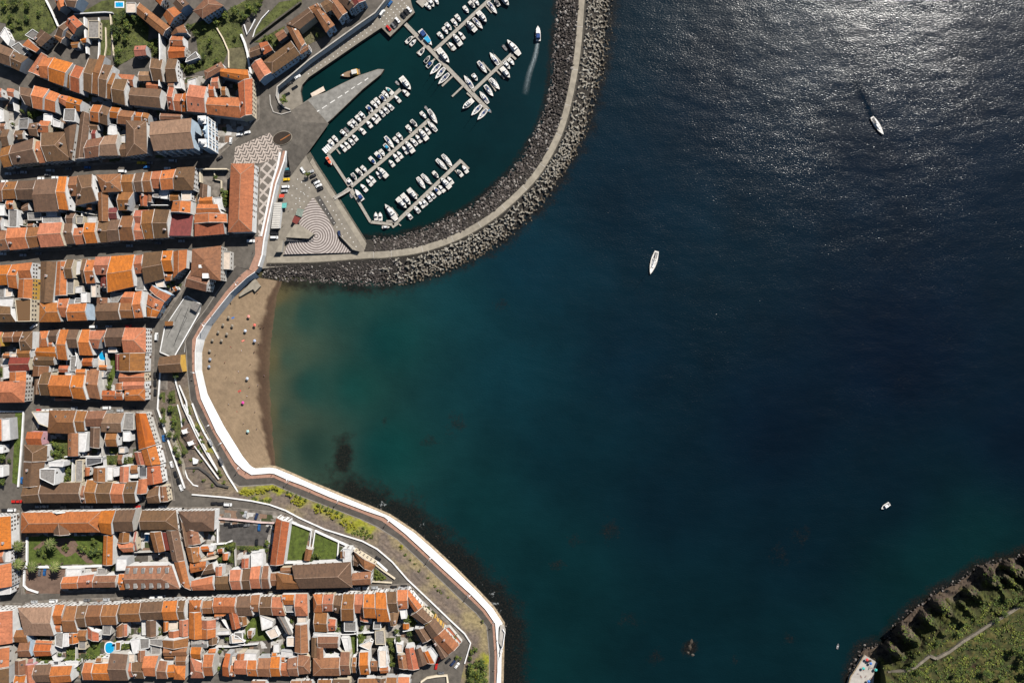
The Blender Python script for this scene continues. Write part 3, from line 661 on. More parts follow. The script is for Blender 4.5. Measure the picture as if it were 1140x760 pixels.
# ---- b1: block of the blue church
tile(0, 100, 'blue church block')
h('U','O','h',8, -60,-10,20,-5,20,60,-60,60); h('U','O','h',9, 62,-10,125,0,120,60,65,48); h('U','B','h',8, 165,-20,300,0,290,150,210,120); h('U','O','h',9.5, 305,-30,418,0,365,168,288,150)
h('U','O','h',8.5, 425,10,505,40,470,190,385,165); h('U','O','h',8, 510,45,592,62,572,150,480,100); h('U','O','h',9.5, 592,60,698,95,680,182,590,155)
h('U','O','h',8.5, 785,130,868,135,842,275,760,258); h('U','B','h',8, 868,135,937,160,912,300,842,278); h('U','O','h',8, 948,150,1022,160,1002,240,940,232); h('U','P','h',8.5, 1050,175,1145,190,1112,295,1028,282)
h('L','P','h',8, 10,500,105,470,112,640,30,655); h('L','B','h',9.5, 105,475,290,412,322,610,118,632); h('L','o','h',8, 300,440,368,440,400,610,328,618)
h('L','B','hr',9.5, 382,370,560,360,605,592,378,605); h('L','B','v',10.5, 560,330,645,290,605,592,560,560); h('L','P','h',8.5, 735,430,882,402,840,562,715,578)
h('L','T','h',9, 885,398,1002,382,1005,552,850,555); h('L','B','h',6.5, 1028,470,1090,450,1090,562,1030,562); h('L','B','V',9.5, 1105,262,1235,270,1240,535,1100,560)
h('M','G','f',10, 548,165,642,165,637,272,538,262); h('M','B','v',7, 690,175,765,200,720,582,638,592, win=0); h('M','O','h',7, 342,265,428,270,412,360,320,355); h('M','M','h',6, 780,340,822,345,815,412,770,412)
h('M','W','f',6, 375,205,445,205,440,300,370,290); h('M','B','h',7, 20,340,82,340,78,470,20,478); h('M','B','h',6, 125,350,207,350,200,412,118,420); h('M','B','h',6, 248,290,332,280,320,392,250,382)
h('M','G','f',6, 165,250,245,240,240,330,160,330); h('M','W','f',6, 450,240,515,270,510,320,455,310); h('M','B','h',6, 750,280,840,290,835,340,760,345); h('M','W','f',6, 920,290,985,300,990,385,915,380); h('M','W','f',5, 1020,390,1070,380,1065,450,1020,450)
h('M','P','h',6, 0,290,50,290,45,340,0,345); h('M','P','h',7, 1085,350,1105,345,1100,470,1080,470); h('M','W','f',5, -20,140,35,170,40,270,-20,280)
tile(150, 100)
h('U','B','h',8.5, -35,-15,228,0,222,152,-40,125, noun='dormer'); h('U','R','h',8, 285,-20,337,-10,337,172,283,160); h('U','O','h',8, 345,40,412,40,402,182,338,172); h('U','R','h',8, 412,35,466,35,456,182,402,182)
h('U','O','h',10.5, 472,-40,612,-20,602,192,458,178); h('U','O','h',9, 625,70,892,70,905,238,610,202); h('U','R','v',10, 890,-60,992,-100,990,215,905,240); h('U','O','h',9.5, 728,-175,958,-165,985,-60,725,-120)
h('M','R','h',7, 622,-40,680,-40,680,55,622,55); h('M','P','h',7, 730,-20,775,-20,775,45,730,45); h('M','P','h',7, 285,-60,335,-60,335,0,285,0); h('M','O','h',7, 0,192,72,200,62,272,-15,268); h('M','P','h',7, 75,195,125,208,115,290,70,265)
h('M','P','h',7, 215,205,400,215,395,245,210,250)
# ---- b2
tile(0, 190, 'block below the church')
h('U','P','h',8, -70,115,50,100,20,258,-70,262); h('U','P','h',8, 65,100,152,95,146,232,52,240); h('U','B','h',8.5, 160,92,308,85,302,240,158,242); h('U','B','h',9, 306,82,502,70,505,340,300,345)
h('U','O','h',10.5, 510,55,572,55,587,330,505,322); h('U','P','h',8, 580,55,672,50,662,208,578,212); h('U','B','hl',10, 650,45,785,35,822,252,650,292); h('U','P','H',10, 815,40,1017,30,1022,172,868,182)
h('U','P','h',8, 1030,40,1140,35,1132,172,1028,172)
h('L','P','h',8, -80,520,62,510,82,660,-80,680); h('L','O','h',8, 75,490,228,485,242,652,85,668); h('L','P','h',7.5, 230,485,352,480,357,635,240,652); h('L','O','h',9.5, 358,450,527,440,545,632,355,645)
h('L','B','h',7.5, 550,450,622,450,640,612,562,618); h('L','O','h',7.5, 640,490,728,485,737,612,645,622); h('L','O','h',9.5, 735,445,817,445,832,606,740,612); h('L','B','h',7.5, 850,430,942,430,916,602,850,604)
h('L','B','h',8.5, 945,420,1027,420,1012,587,916,602); h('L','P','h',8.5, 1062,390,1140,385,1140,587,1030,587)
h('M','P','v',8, 832,185,912,180,912,430,840,430); h('M','P','h',7.5, 1005,178,1138,178,1080,332,1000,332); h('M','M','h',6.5, 915,320,1000,315,992,405,910,402); h('M','O','h',7, 52,255,122,255,118,322,52,320)
h('M','G','f',6, 78,330,150,330,147,480,78,480); h('M','G','f',5, 360,390,522,390,522,440,360,440); h('M','B','h',6.5, 562,365,642,365,620,450,560,450); h('M','B','h',6, 182,310,247,262,242,332,190,342)
h('M','G','f',5, 235,360,350,355,350,420,240,420); h('M','P','v',6, 735,280,775,280,770,330,735,330); h('M','P','h',6, 230,455,290,450,285,482,230,485); h('M','W','f',5, 395,350,480,350,480,385,395,385); h('M','P','h',6, 940,425,1000,410,1000,425,945,430)
h('M','G','f',5, 645,385,710,385,705,450,650,450); h('M','W','f',6, -40,280,40,285,40,380,-40,380); h('M','B','h',6, -40,400,20,400,15,500,-40,500); h('M','W','f',5, 745,390,820,390,820,440,745,440)
tile(150, 190)
h('U','B','h',8.5, 2,28,77,20,72,175,2,175); h('U','P','h',8.5, 77,20,150,12,152,175,75,178); h('U','O','h',8.5, 150,12,237,6,232,147,150,147); h('U','O','h',10, 236,6,352,-10,332,152,235,160)
h('U','B','hr',9.5, 355,-20,508,-30,492,162,350,162)
h('L','R','h',7.5, 0,340,122,335,92,450,-10,445); h('L','O','h',8, -12,445,72,455,82,572,0,580); h('L','P','h',8.5, 78,345,170,332,165,570,88,575); h('L','B','h',9, 170,330,302,338,288,562,178,570)
h('L','M','su',6, 322,372,495,382,490,556,340,556, win=0); h('M','O','v',9.5, 330,255,472,255,466,362,310,352); h('M','R','v',6, 45,190,105,185,100,300,55,300); h('M','P','v',6, 110,185,140,185,135,270,110,270); h('M','W','f',6, 220,165,290,165,275,240,222,235)
h('M','P','h',6, 295,195,380,195,380,250,295,250); h('M','C','f',7, 398,170,480,170,478,250,398,250); h('M','P','v',8, 375,90,480,90,478,165,375,165); h('M','G','f',5, 155,160,215,165,210,230,155,225)
tile(150, 190, 'customs block')
h('S','O','V',10, 818,-55,1008,-55,987,512,795,517); h('S','O','h',7.5, 545,232,662,225,672,288,540,287); h('S','O','h',8, 532,287,702,288,730,360,520,362); h('S','O','v',9, 512,362,772,362,778,440,508,450); h('S','R','sd',8, 515,455,757,440,762,532,508,552)
h('S','B','v',7, 560,110,612,120,607,232,550,232); h('S','W','f',6, 670,230,735,225,740,330,690,320)
# ---- b3
tile(0, 280, 'lane side row'); CUR['b'] = 'left lane block'
h('U','O','h',8, -80,125,100,115,75,277,-80,282); h('U','O','h',8.5, 110,115,182,105,157,312,85,297); h('U','O','h',9, 182,105,274,95,272,227,165,227); h('M','O','v',9, 165,230,274,227,267,402,155,395, wall='yellow')
h('L','B','f',9, 130,405,266,400,262,590,150,592, wall='cream'); h('L','B','h',8, -80,460,90,470,132,590,-80,592); h('M','W','f',7, -20,400,120,392,110,470,-20,455); h('M','G','f',5, -20,290,40,290,40,390,-20,390); h('M','C','f',5, 50,300,110,320,100,380,45,385)
tile(0, 280, 'block beside the market')
h('U','B','v',8, 350,85,474,85,440,432,345,436); h('U','O','v',8, 490,80,562,78,556,372,470,377); h('U','B','h',9, 560,75,632,70,622,222,550,222); h('U','B','h',7, 700,65,747,65,742,262,700,262); h('U','O','h',9, 750,75,812,75,812,262,730,267)
h('U','O','h',9.5, 832,50,937,45,922,192,815,192); h('U','O','h',9.5, 942,45,1142,30,1138,290,925,342)
h('L','o','hl',8, 340,440,497,435,517,590,335,592); h('L','O','h',8, 500,405,592,400,582,557,500,547); h('L','O','h',9.5, 597,450,737,440,742,577,585,582, wall='blue'); h('L','B','h',8.5, 822,440,1012,435,1017,572,820,577); h('L','P','h',8, 1020,440,1142,440,1142,557,1025,557)
h('M','G','f',6, 562,230,632,230,627,360,565,360); h('M','M','v',7, 860,190,922,195,917,307,855,305); h('M','P','v',8, 825,390,907,390,905,440,822,440); h('M','W','f',6, 640,300,700,290,700,350,640,350); h('M','W','f',7, 690,345,735,345,735,430,690,430); h('M','C','f',7, 775,265,815,265,815,385,775,385)
h('M','G','f',5, 940,350,1050,350,1000,430,940,430); h('M','O','h',7, 1055,345,1140,345,1140,440,1015,430); h('M','W','f',5, 415,380,490,375,485,430,415,430); h('M','G','f',5, 640,395,690,395,690,435,630,440); h('M','W','f',6, 640,80,690,70,690,190,640,200)
tile(150, 280)
h('U','O','h',8.5, -5,40,72,30,76,177,-5,187); h('U','B','h',8, 92,15,242,0,252,225,88,270); h('U','O','h',9.5, 245,0,328,-5,330,165,240,162); h('U','O','v',9.5, 330,0,440,-15,432,140,365,225)
h('L','O','v',8, 152,285,306,365,252,425,128,330, wall='blue'); h('L','O','v',8, 117,360,246,425,212,497,105,450, wall='blue'); h('L','O','v',8, 105,460,212,500,177,560,112,556, wall='blue'); h('L','O','h',9, -5,350,67,335,77,552,-5,557)
h('M','G','f',6, 10,190,80,185,85,330,10,330); h('M','O','h',7, 250,190,330,180,310,240,255,245); h('M','C','f',6, 170,240,250,240,250,300,190,300); h('M','R','h',5, 320,310,350,295,365,320,335,335)
tile(150, 280, 'market hall')
h('S','P','V',12, 490,-15,728,-45,722,242,480,200, noun='market'); h('S','P','h',10.5, 470,165,640,230,610,335,420,290, noun='market wing'); h('S','C','f',6, 752,0,812,0,808,152,752,150)
# ---- b4
tile(0, 360, 'left lane block two')
h('U','O','h',9, -80,75,22,75,10,190,-80,200, wall='yellow'); h('U','P','h',8, 48,80,122,75,112,150,50,152); h('U','P','h',8, 125,75,197,70,187,152,118,152); h('U','B','hr',9, 198,75,272,68,267,217,132,222)
h('M','M','h',8, 85,288,257,290,252,392,85,402); h('M','P','h',8, 140,222,267,217,262,287,150,287); h('M','O','v',8, 85,405,217,400,217,490,85,492); h('L','O','hr',9.5, -80,495,217,490,202,662,-80,664)
h('M','o','h',6, 25,258,90,260,90,285,20,285); h('M','W','f',6, 30,360,85,350,80,460,30,470); h('M','C','f',5, 85,250,175,245,175,280,85,282)
tile(0, 360, 'round pool block')
h('U','O','hl',8, 340,70,412,65,405,192,335,196); h('U','B','h',7.5, 412,65,507,55,482,152,402,152); h('U','O','h',8.5, 507,55,587,55,577,307,485,297); h('U','B','h',9.5, 587,55,672,55,657,202,567,202); h('U','O','h',7, 697,55,767,55,792,267,695,262)
h('U','O','h',7.5, 777,65,902,60,832,212,780,202); h('U','B','h',9, 902,45,1062,40,1052,187,890,192); h('U','O','hr',9.5, 1062,40,1230,40,1230,245,1062,242)
h('M','O','h',7.5, 305,210,472,200,497,292,300,268); h('M','B','h',7.5, 285,280,467,275,467,347,285,350); h('M','P','v',8, 285,357,412,360,402,442,280,447); h('M','R','h',6.5, 697,300,792,295,787,357,692,352); h('M','R','h',6, 500,360,582,360,577,412,500,407)
h('L','B','h',9, 350,417,442,415,432,606,340,602); h('L','O','h',10, 435,440,607,440,612,612,430,606); h('L','O','h',10, 620,440,722,440,737,642,605,627); h('L','P','h',8, 765,400,847,400,857,637,748,622); h('L','R','h',6, 865,570,1042,575,1042,642,860,642)
h('M','O','h',5, 460,628,622,632,612,648,460,648); h('M','W','f',6.5, 555,412,610,412,610,440,555,440); h('M','O','h',7, 640,390,730,390,730,438,640,438); h('M','P','h',7, 765,390,825,390,825,420,765,420); h('M','O','h',6, 835,355,912,358,910,385,835,385)
h('M','O','h',7, 845,95,892,95,885,150,840,150); h('M','G','f',5, 600,275,665,270,660,400,595,400); h('M','C','f',5, 760,335,800,335,795,370,755,370); h('M','G','f',5, 410,365,460,365,455,405,410,405); h('M','O','h',7, 405,160,450,155,450,195,405,195); h('M','B','v',8, 300,470,345,465,340,600,290,600)
h('M','C','f',6, 830,400,885,400,880,455,830,455); h('M','M','v',6, 980,255,1015,255,1015,400,985,400); h('M','C','f',6, 920,205,990,205,990,245,920,245)
tile(130, 360)
h('S','P','v',9.5, 25,250,237,245,232,407,25,407); h('S','O','h',8.5, 25,420,237,415,242,487,20,490); h('S','O','h',8.5, 50,497,242,490,242,552,50,557); h('S','O','hr',8.5, 70,572,237,550,237,647,70,647); h('S','o','v',8, 0,500,50,497,45,567,0,567); h('M','O','h',7, -10,570,45,572,40,615,-10,615)
tile(130, 360, 'terraced garden')
h('S','B','h',7, 360,290,542,265,557,407,360,412, wall='yellow', noun='gate')
# ---- b5
tile(0, 450, 'garden strip')
h('S','W','f',8, 18,122,82,115,92,300,20,310); h('S','O','v',8, -60,125,16,125,16,305,-60,305)
h('S','W','f',6, -40,340,30,345,30,410,-40,410); h('S','W','f',6, -40,520,30,520,30,610,-40,610)
tile(0, 450, 'white tower block')
h('U','W','f',6, 270,60,442,60,432,200,330,162); h('U','P','hl',9, 440,55,650,55,642,245,430,235); h('U','P','h',8.5, 650,57,740,60,718,222,645,222); h('U','P','h',8.5, 742,60,907,55,872,182,728,182); h('U','T','h',9.5, 915,80,1052,75,1027,232,880,227); h('U','G','f',8, 1065,75,1132,75,1132,215,1065,210)
h('S','R','h',8, 230,235,367,235,357,342,230,337, wall='pink'); h('S','B','vt',8.5, 210,345,397,350,392,482,210,482); h('S','B','v',8.5, 205,482,377,480,342,690,196,700); h('L','B','h',9, 195,700,340,680,340,825,195,830); h('L','B','h',8.5, 340,665,690,665,690,825,340,828)
h('M','G','f',15, 340,545,472,545,462,682,340,622, noun='tower'); h('M','W','f',12.5, 415,485,542,485,537,525,418,520, noun='tower wing')
h('M','P','v',8.5, 580,240,657,240,657,437,578,437); h('M','W','f',7, 662,235,742,232,722,400,662,400); h('M','B','v',8, 770,190,842,190,837,372,765,362); h('M','D','f',6, 730,450,867,450,862,490,730,520); h('M','P','v',8.5, 795,530,887,530,885,662,795,652); h('M','O','v',7.5, 723,530,757,530,752,602,723,605)
h('M','O','v',8, 1020,520,1087,520,1082,662,1018,662); h('M','G','f',6, 645,470,705,470,700,655,640,655); h('M','P','h',8, 895,240,1000,235,998,350,895,350); h('M','W','f',7, 1045,228,1105,225,1105,310,1045,310); h('M','W','f',5, 895,520,960,520,955,640,895,640); h('M','W','f',6, 965,530,1010,525,1010,600,965,610)
h('M','O','sd',6, 890,288,958,285,955,318,890,318); h('M','C','f',5, 1010,360,1060,360,1060,410,1010,410); h('M','P','h',7, 1000,430,1040,430,1035,500,1000,500)
h('L','P','h',8, 690,690,735,692,727,828,690,828); h('L','P','h',8.5, 737,640,832,648,822,828,738,828); h('L','B','h',8.5, 832,655,952,662,942,828,820,828); h('L','O','h',9, 945,670,1062,675,1052,828,940,828); h('L','B','h',8.5, 1065,660,1160,655,1150,828,1058,828)
tile(130, 450)
h('S','R','v',9, 160,65,242,70,327,345,192,387); h('S','O','v',9, 212,385,327,350,368,505,248,515); h('M','R','v',7.5, 150,400,217,395,247,515,180,515); h('M','D','f',7, 190,525,257,520,257,612,190,612); h('S','R','v',9, 262,522,362,515,384,660,262,682); h('M','O','v',8.5, 192,625,262,620,247,755,172,760)
h('L','B','h',8.5, 262,735,360,690,367,828,262,830); h('L','P','v',8, 366,690,412,685,432,822,370,824); h('M','P','h',7, 120,520,180,515,180,575,120,580); h('M','W','f',6, 110,585,185,580,180,620,105,620); h('M','O','v',7, 310,685,355,685,355,715,310,715)
# ---- b6
tile(0, 555, 'street left of the palm garden')
h('S','O','v',9.5, -80,145,87,145,92,420,-80,425); h('S','O','h',8, -80,430,42,435,36,530,-80,530); h('S','O','v',9.5, -80,565,92,540,97,740,-80,750); h('S','W','f',7, 40,440,90,440,90,530,38,532); h('S','W','f',8, 0,745,95,735,95,800,0,810)
tile(0, 555, 'palm garden block')
h('U','O','H',10, 185,122,852,108,847,277,180,282, noun='palace'); h('U','B','v',10.4, 448,200,572,200,582,306,462,306, win=0, noun='palace bay'); h('U','O','h',10.5, 855,105,977,100,947,302,852,280); h('M','O','v',8, 882,305,952,300,947,562,873,562)
h('U','B','h',9.5, 982,100,1147,95,1130,272,968,272); h('M','P','v',7.5, 1020,275,1092,275,1087,372,1000,372); h('M','O','h',7, 992,377,1137,372,1132,442,1040,447); h('M','W','f',10, 985,500,1077,500,1077,602,985,606, noun='white block')
h('L','O','h',8.5, 530,665,672,655,662,752,515,755); h('L','O','h',8.5, 672,655,797,640,782,742,663,748); h('L','P','h',8.5, 800,655,992,650,984,742,790,744); h('M','O','h',8.5, 1065,578,1142,570,1142,645,1065,645); h('L','O','h',9, 1002,640,1062,640,1082,762,1010,764); h('M','W','f',5, 560,590,690,590,690,650,560,650)
h('M','G','f',5, 825,585,905,590,900,635,825,635)
tile(140, 555)
h('U','B','hr',9.5, 132,102,422,100,440,257,120,257); h('S','B','v',9, 345,268,442,262,492,520,400,527); h('S','o','v',9, 412,527,492,518,548,772,470,722); h('M','P','v',9, 205,280,292,275,327,442,250,452); h('M','M','sl',7, 305,282,352,280,380,430,325,436)
h('L','P','hr',11, 2,572,385,566,452,756,0,762, noun='dormer hotel'); h('M','K','h',5, 72,280,100,280,100,430,75,430)
tile(140, 555, 'car park block')
h('U','B','H',9.5, 448,108,750,104,743,268,512,268); h('S','B','v',8.5, 446,125,512,245,535,400,500,400); h('S','P','v',8.5, 512,243,607,270,632,382,530,392); h('S','P','v',8.5, 510,405,607,405,622,532,542,532); h('M','O','h',7.5, 606,407,630,412,640,502,616,522)
h('S','O','h',7.5, 545,542,682,530,682,592,550,622); h('M','B','h',7, 690,560,740,545,765,620,640,640); h('L','O','h',8.5, 550,700,742,655,752,765,560,768); h('M','R','h',6, 635,407,707,402,712,437,650,442); h('M','O','h',6, 690,462,752,452,752,472,690,488); h('M','O','v',6, 825,460,862,460,857,517,825,517)
h('L','O','v',8, 765,570,812,565,807,655,765,655); h('L','B','h',8, 762,660,892,655,902,762,765,764); h('L','O','h',9.5, 902,605,982,600,982,762,895,762); h('L','B','h',8.5, 986,600,1062,590,1062,762,985,760); h('L','O','h',9, 1064,580,1142,570,1142,752,1065,752)
h('M','R','v',8.5, 985,500,1037,495,1032,588,985,590); h('M','W','f',7, 1062,455,1160,440,1160,570,1062,580); h('M','W','f',6, 700,400,745,395,740,440,712,440); h('M','C','f',5, 640,500,770,480,770,500,640,525); h('M','R','h',5, 775,430,825,425,825,455,780,458)
tile(290, 600)
h('S','R','v',9.5, 138,-185,240,-150,190,215,85,220, noun='long range'); h('M','P','v',6, 388,75,437,88,414,180,372,180)
h('L','P','h',9, 20,228,76,228,84,412,10,412); h('L','P','h',7, 95,290,150,290,150,385,92,388); h('L','P','hl',9.5, 160,285,345,320,345,412,165,418); h('L','B','hr',10, 265,222,760,195,772,402,330,412, noun='long range'); h('M','P','v',8, 680,95,740,95,740,160,680,165); h('M','W','f',9, 700,75,765,80,765,185,700,190)
h('M','P','h',7, 170,245,262,240,260,280,170,285); h('S','P','v',8, 788,95,975,210,935,270,840,215, wall='cream'); h('S','P','h',8, 778,290,938,270,935,378,770,382); h('M','B','h',6, 785,130,860,170,825,225,782,215)
# ---- b8/b9/b10 bottom
tile(0, 660, 'bottom left street')
h('S','O','v',9.5, -80,140,102,145,102,420,-80,425); h('S','O','v',9, -80,450,77,450,72,622,-80,625); h('S','B','v',9, -80,630,72,625,72,770,-80,770)
tile(0, 660, 'oval pool block')
h('U','T','hl',10, 155,125,442,120,457,355,210,350); h('S','P','h',8.5, 130,315,242,310,242,412,120,407, wall='blue'); h('S','P','h',8, 165,420,257,410,267,532,158,532, wall='blue'); h('S','P','v',8, 130,565,212,555,217,690,130,692); h('M','O','v',8, 200,602,287,600,290,770,230,770, wall='pink'); h('S','O','h',8, 125,695,230,680,230,800,125,800)
h('U','O','h',9.5, 465,100,552,100,535,252,455,257); h('U','P','h',8.5, 552,110,652,110,657,322,535,322); h('U','B','h',8.5, 660,110,747,105,732,280,660,282); h('U','P','h',8.5, 747,105,870,102,860,265,720,268); h('U','P','h',9, 870,102,1012,100,992,262,860,262); h('U','B','h',8.5, 1025,90,1142,85,1142,232,1020,237)
h('M','R','h',6.5, 290,435,442,437,442,522,290,527); h('M','O','h',6, 300,400,452,410,452,432,300,432); h('M','G','f',6, 470,330,542,330,532,462,470,442); h('M','O','v',7, 585,330,662,330,662,422,590,432); h('M','P','h',7, 665,315,737,315,732,397,665,397); h('M','R','v',7, 745,280,832,330,832,407,750,387)
h('M','G','f',7, 875,270,947,265,937,352,870,347); h('M','P','v',7, 990,280,1035,250,1032,372,990,372); h('M','O','v',6, 1038,255,1072,255,1072,365,1038,365); h('M','O','h',7, 465,258,520,255,515,322,465,322); h('M','W','f',7, 545,335,585,335,585,445,540,450); h('M','G','f',5, 668,405,730,405,730,470,668,470)
h('L','B','h',7.5, 290,610,442,602,442,747,285,747); h('L','O','h',8.5, 465,622,612,615,607,742,445,757); h('L','O','h',8, 710,590,792,590,787,727,700,727); h('L','O','h',8.5, 795,602,937,595,937,732,790,727); h('L','B','h',9.5, 960,510,1084,520,1086,732,937,732); h('L','O','h',7.5, 1082,595,1122,595,1132,702,1078,702)
h('M','K','h',6, 240,560,285,555,285,600,240,602); h('M','W','f',6, 545,580,660,580,660,612,612,640); h('M','D','f',5, 450,570,500,570,500,620,455,620); h('M','P','h',6, 810,552,865,550,865,590,810,592); h('M','C','f',5, 865,540,925,545,925,590,865,590); h('M','P','f',5, 980,410,1025,410,1020,480,980,485); h('M','C','f',8, 1070,510,1140,510,1140,580,1075,580)
tile(140, 660)
h('U','P','h',8.5, -38,90,127,85,127,235,-38,237); h('U','B','h',8.5, 130,80,322,70,322,217,135,222); h('U','O','h',9, 330,70,437,65,442,220,325,222); h('U','B','h',8.5, 445,65,510,65,506,217,450,217)
h('M','B','v',7.5, 175,222,252,220,252,370,180,370); h('S','O','v',8.5, 455,225,526,220,522,362,460,362); h('M','O','v',7, 325,235,357,235,352,322,325,330); h('M','O','v',7, 365,320,457,310,452,372,370,377); h('S','P','v',9, 315,390,527,370,522,455,320,460); h('S','P','h',9, 320,460,522,455,520,522,320,525)
h('M','G','f',7, 120,380,202,380,200,460,125,472); h('M','G','f',7, 205,385,312,385,312,452,205,430); h('M','P','h',7, 330,525,410,525,410,552,330,555); h('S','P','h',8, 420,530,522,530,512,602,420,602); h('M','W','f',8, 40,390,115,380,110,500,65,510); h('M','W','f',5, 140,225,175,222,175,350,140,350); h('M','C','f',5, 360,235,445,230,440,300,360,310)
h('L','O','h',7.5, 10,590,52,590,72,702,20,702); h('L','B','h',8, 85,580,162,585,162,717,75,712); h('L','O','h',9.5, 165,535,277,530,252,697,160,692); h('L','P','h',7.5, 277,570,357,580,357,717,270,717); h('L','O','h',7.5, 360,610,417,605,417,702,360,706); h('L','O','H',8.5, 420,615,502,615,497,727,420,722)
h('M','P','v',8, 105,480,160,480,155,580,108,575); h('M','C','f',7, 20,500,70,505,70,580,20,580); h('M','G','f',5, 215,440,300,430,300,520,215,525); h('M','W','f',5, 345,555,410,550,410,600,345,605)
tile(140, 660, 'two lane block')
h('U','O','hl',8.5, 540,62,647,60,637,157,540,157); h('S','O','v',9, 540,160,635,157,642,385,540,383); h('M','O','v',8.5, 635,220,760,215,757,300,640,300); h('M','O','v',8.5, 640,300,757,298,757,370,640,387); h('U','P','h',8.5, 650,70,747,65,747,167,648,167); h('U','O','h',9.5, 765,40,937,38,932,162,760,162)
h('M','O','h',7, 755,165,870,165,800,210,755,217); h('U','B','h',8.5, 940,30,1062,25,1080,187,940,182); h('M','R','v',8.5, 870,137,932,132,967,292,905,306); h('M','P','v',7, 950,190,1017,190,1022,272,980,282)
h('S','G','h',7.5, 555,392,692,387,692,457,555,457); h('M','B','v',7, 705,382,772,362,767,432,710,442); h('S','O','h',8.5, 550,457,647,460,642,552,553,547); h('L','O','hl',9, 550,547,660,600,662,712,555,712); h('L','O','h',9, 665,522,752,520,747,692,660,692); h('L','R','h',8.5, 845,510,887,515,877,702,820,692)
h('L','O','h',7.5, 880,612,927,612,927,697,875,702); h('L','O','h',9, 940,570,1027,570,1027,682,935,677); h('L','O','h',8.5, 1030,570,1112,570,1122,697,1025,692); h('M','O','v',7.5, 950,505,1002,500,992,570,945,572); h('M','O','h',6, 705,475,765,470,762,515,700,512); h('M','P','h',6, 1030,320,1075,320,1070,375,1035,375)
h('M','W','f',6, 770,320,880,310,890,345,770,350); h('M','C','f',6, 895,345,950,360,1010,410,900,420); h('M','W','f',6, 1005,500,1110,505,1110,565,1000,565); h('M','C','f',5, 895,525,935,525,930,600,895,605); h('M','G','f',6, 920,330,985,330,990,385,920,380)
tile(280, 660)
h('U','P','h',8.5, 0,20,72,15,67,152,0,152); h('U','B','h',8.5, 74,35,177,30,182,182,74,177); h('U','O','h',8.5, 180,35,262,35,287,187,183,182); h('U','O','h',9.5, 275,15,367,15,362,92,275,92); h('M','G','f',8, 277,95,365,95,362,157,292,157); h('S','O','hr',8.5, 370,10,467,10,472,187,370,187)
h('S','P','v',8.5, 375,260,467,255,477,507,370,502); h('M','C','f',6, 390,190,465,185,465,245,390,248); h('L','P','h',8.5, 55,552,167,550,167,702,52,697); h('L','O','h',9, 170,540,242,540,247,697,170,697); h('L','O','h',8, 248,592,312,590,322,697,245,692); h('L','P','h',8.5, 312,557,392,540,397,697,305,692); h('L','P','hr',8.5, 410,512,492,540,492,672,412,682)
h('M','O','h',7, 172,503,217,503,217,540,172,540); h('M','O','h',6, 250,545,282,545,282,577,250,577); h('M','W','f',8, 72,182,187,232,182,282,90,312); h('M','G','v',6.5, 212,190,268,190,345,345,300,342); h('M','W','f',7, 190,425,240,420,240,500,185,500); h('M','W','f',5, 250,480,370,500,365,535,250,540); h('M','C','f',5, 120,320,200,290,235,360,165,385)
h('M','C','f',6, 300,370,370,370,370,445,300,445)
tile(280, 660, 'sea road block')
h('U','O','hl',8.5, 525,12,607,10,602,157,530,157); h('U','O','h',9.5, 610,15,702,10,692,147,610,147); h('U','B','h',8, 702,20,772,20,762,177,672,152); h('U','P','h',9, 772,10,877,10,872,227,765,227); h('U','O','h',8.5, 885,10,952,10,952,162,885,162); h('U','O','h',9.5, 960,10,1047,10,1062,207,960,202)
h('S','P','h',7.5, 530,165,647,170,647,322,530,317); h('S','B','v',8.5, 512,370,560,370,560,540,512,540); h('M','P','h',9, 556,370,740,370,737,457,560,457); h('M','P','v',9, 556,457,602,457,605,552,556,552); h('L','P','hl',9.5, 525,552,752,545,752,692,525,692); h('L','P','h',8, 755,500,832,500,837,682,755,684)
h('L','O','h',9.5, 910,505,992,500,1002,682,918,682); h('L','P','h',6.5, 850,545,892,545,890,667,850,667); h('L','P','h',7, 1010,575,1067,575,1067,652,1012,652); h('M','C','f',8.5, 1080,482,1142,470,1145,622,1085,626); h('L','O','h',8, 1085,628,1145,622,1145,667,1090,672)
h('M','O','v',6.5, 920,165,955,165,985,245,925,235); h('M','W','f',6, 760,370,820,370,840,535,810,535); h('M','W','f',6, 525,330,740,345,740,365,525,365); h('M','G','f',6, 1035,240,1090,235,1095,300,1030,300); h('M','G','f',5, 1045,315,1120,310,1130,430,1050,430); h('M','C','f',6, 910,440,1000,400,1030,410,1000,480)
h('M','G','f',6, 785,240,885,230,885,320,785,320); h('M','R','h',6, 610,215,720,225,715,310,650,315)
tile(420, 600)
h('U','O','h',9.5, -12,450,72,455,107,692,2,692); h('U','B','h',8.5, 80,447,167,445,182,606,88,606); h('U','O','h',8.5, 175,432,262,430,262,580,185,587); h('S','O','h',8.5, 260,425,377,570,320,612,255,515); h('M','T','v',6.5, 95,610,185,602,155,732,120,737); h('M','W','f',6.5, 190,590,245,585,250,665,205,670)
tile(420, 660)
h('S','B','v',8.5, 285,182,372,120,472,222,400,262); h('S','B','v',9.5, 400,282,482,210,558,302,467,382, wall='yellow'); h('M','B','v',8, 315,297,397,287,462,385,390,422); h('S','o','v',9, 470,372,562,300,692,442,610,517); h('M','B','v',8, 467,392,502,380,610,522,547,557); h('S','R','f',4, 560,292,610,280,717,410,680,442, win=0, noun='terrace')
h('M','W','f',7, 415,475,457,450,512,522,490,592); h('L','R','v',8, 375,492,422,480,482,597,420,592); h('L','B','v',8.5, 325,470,362,455,420,597,355,622); h('L','R','v',8.5, 240,457,302,450,352,642,265,647); h('L','P','v',8, 175,515,232,510,262,642,190,637); h('M','C','f',8, 5,472,77,480,92,612,15,622); h('L','O','h',8, 15,625,95,622,102,667,25,669)
h('M','O','v',6, 222,255,265,255,265,302,222,302); h('M','C','f',6, 160,420,215,430,215,500,170,500)
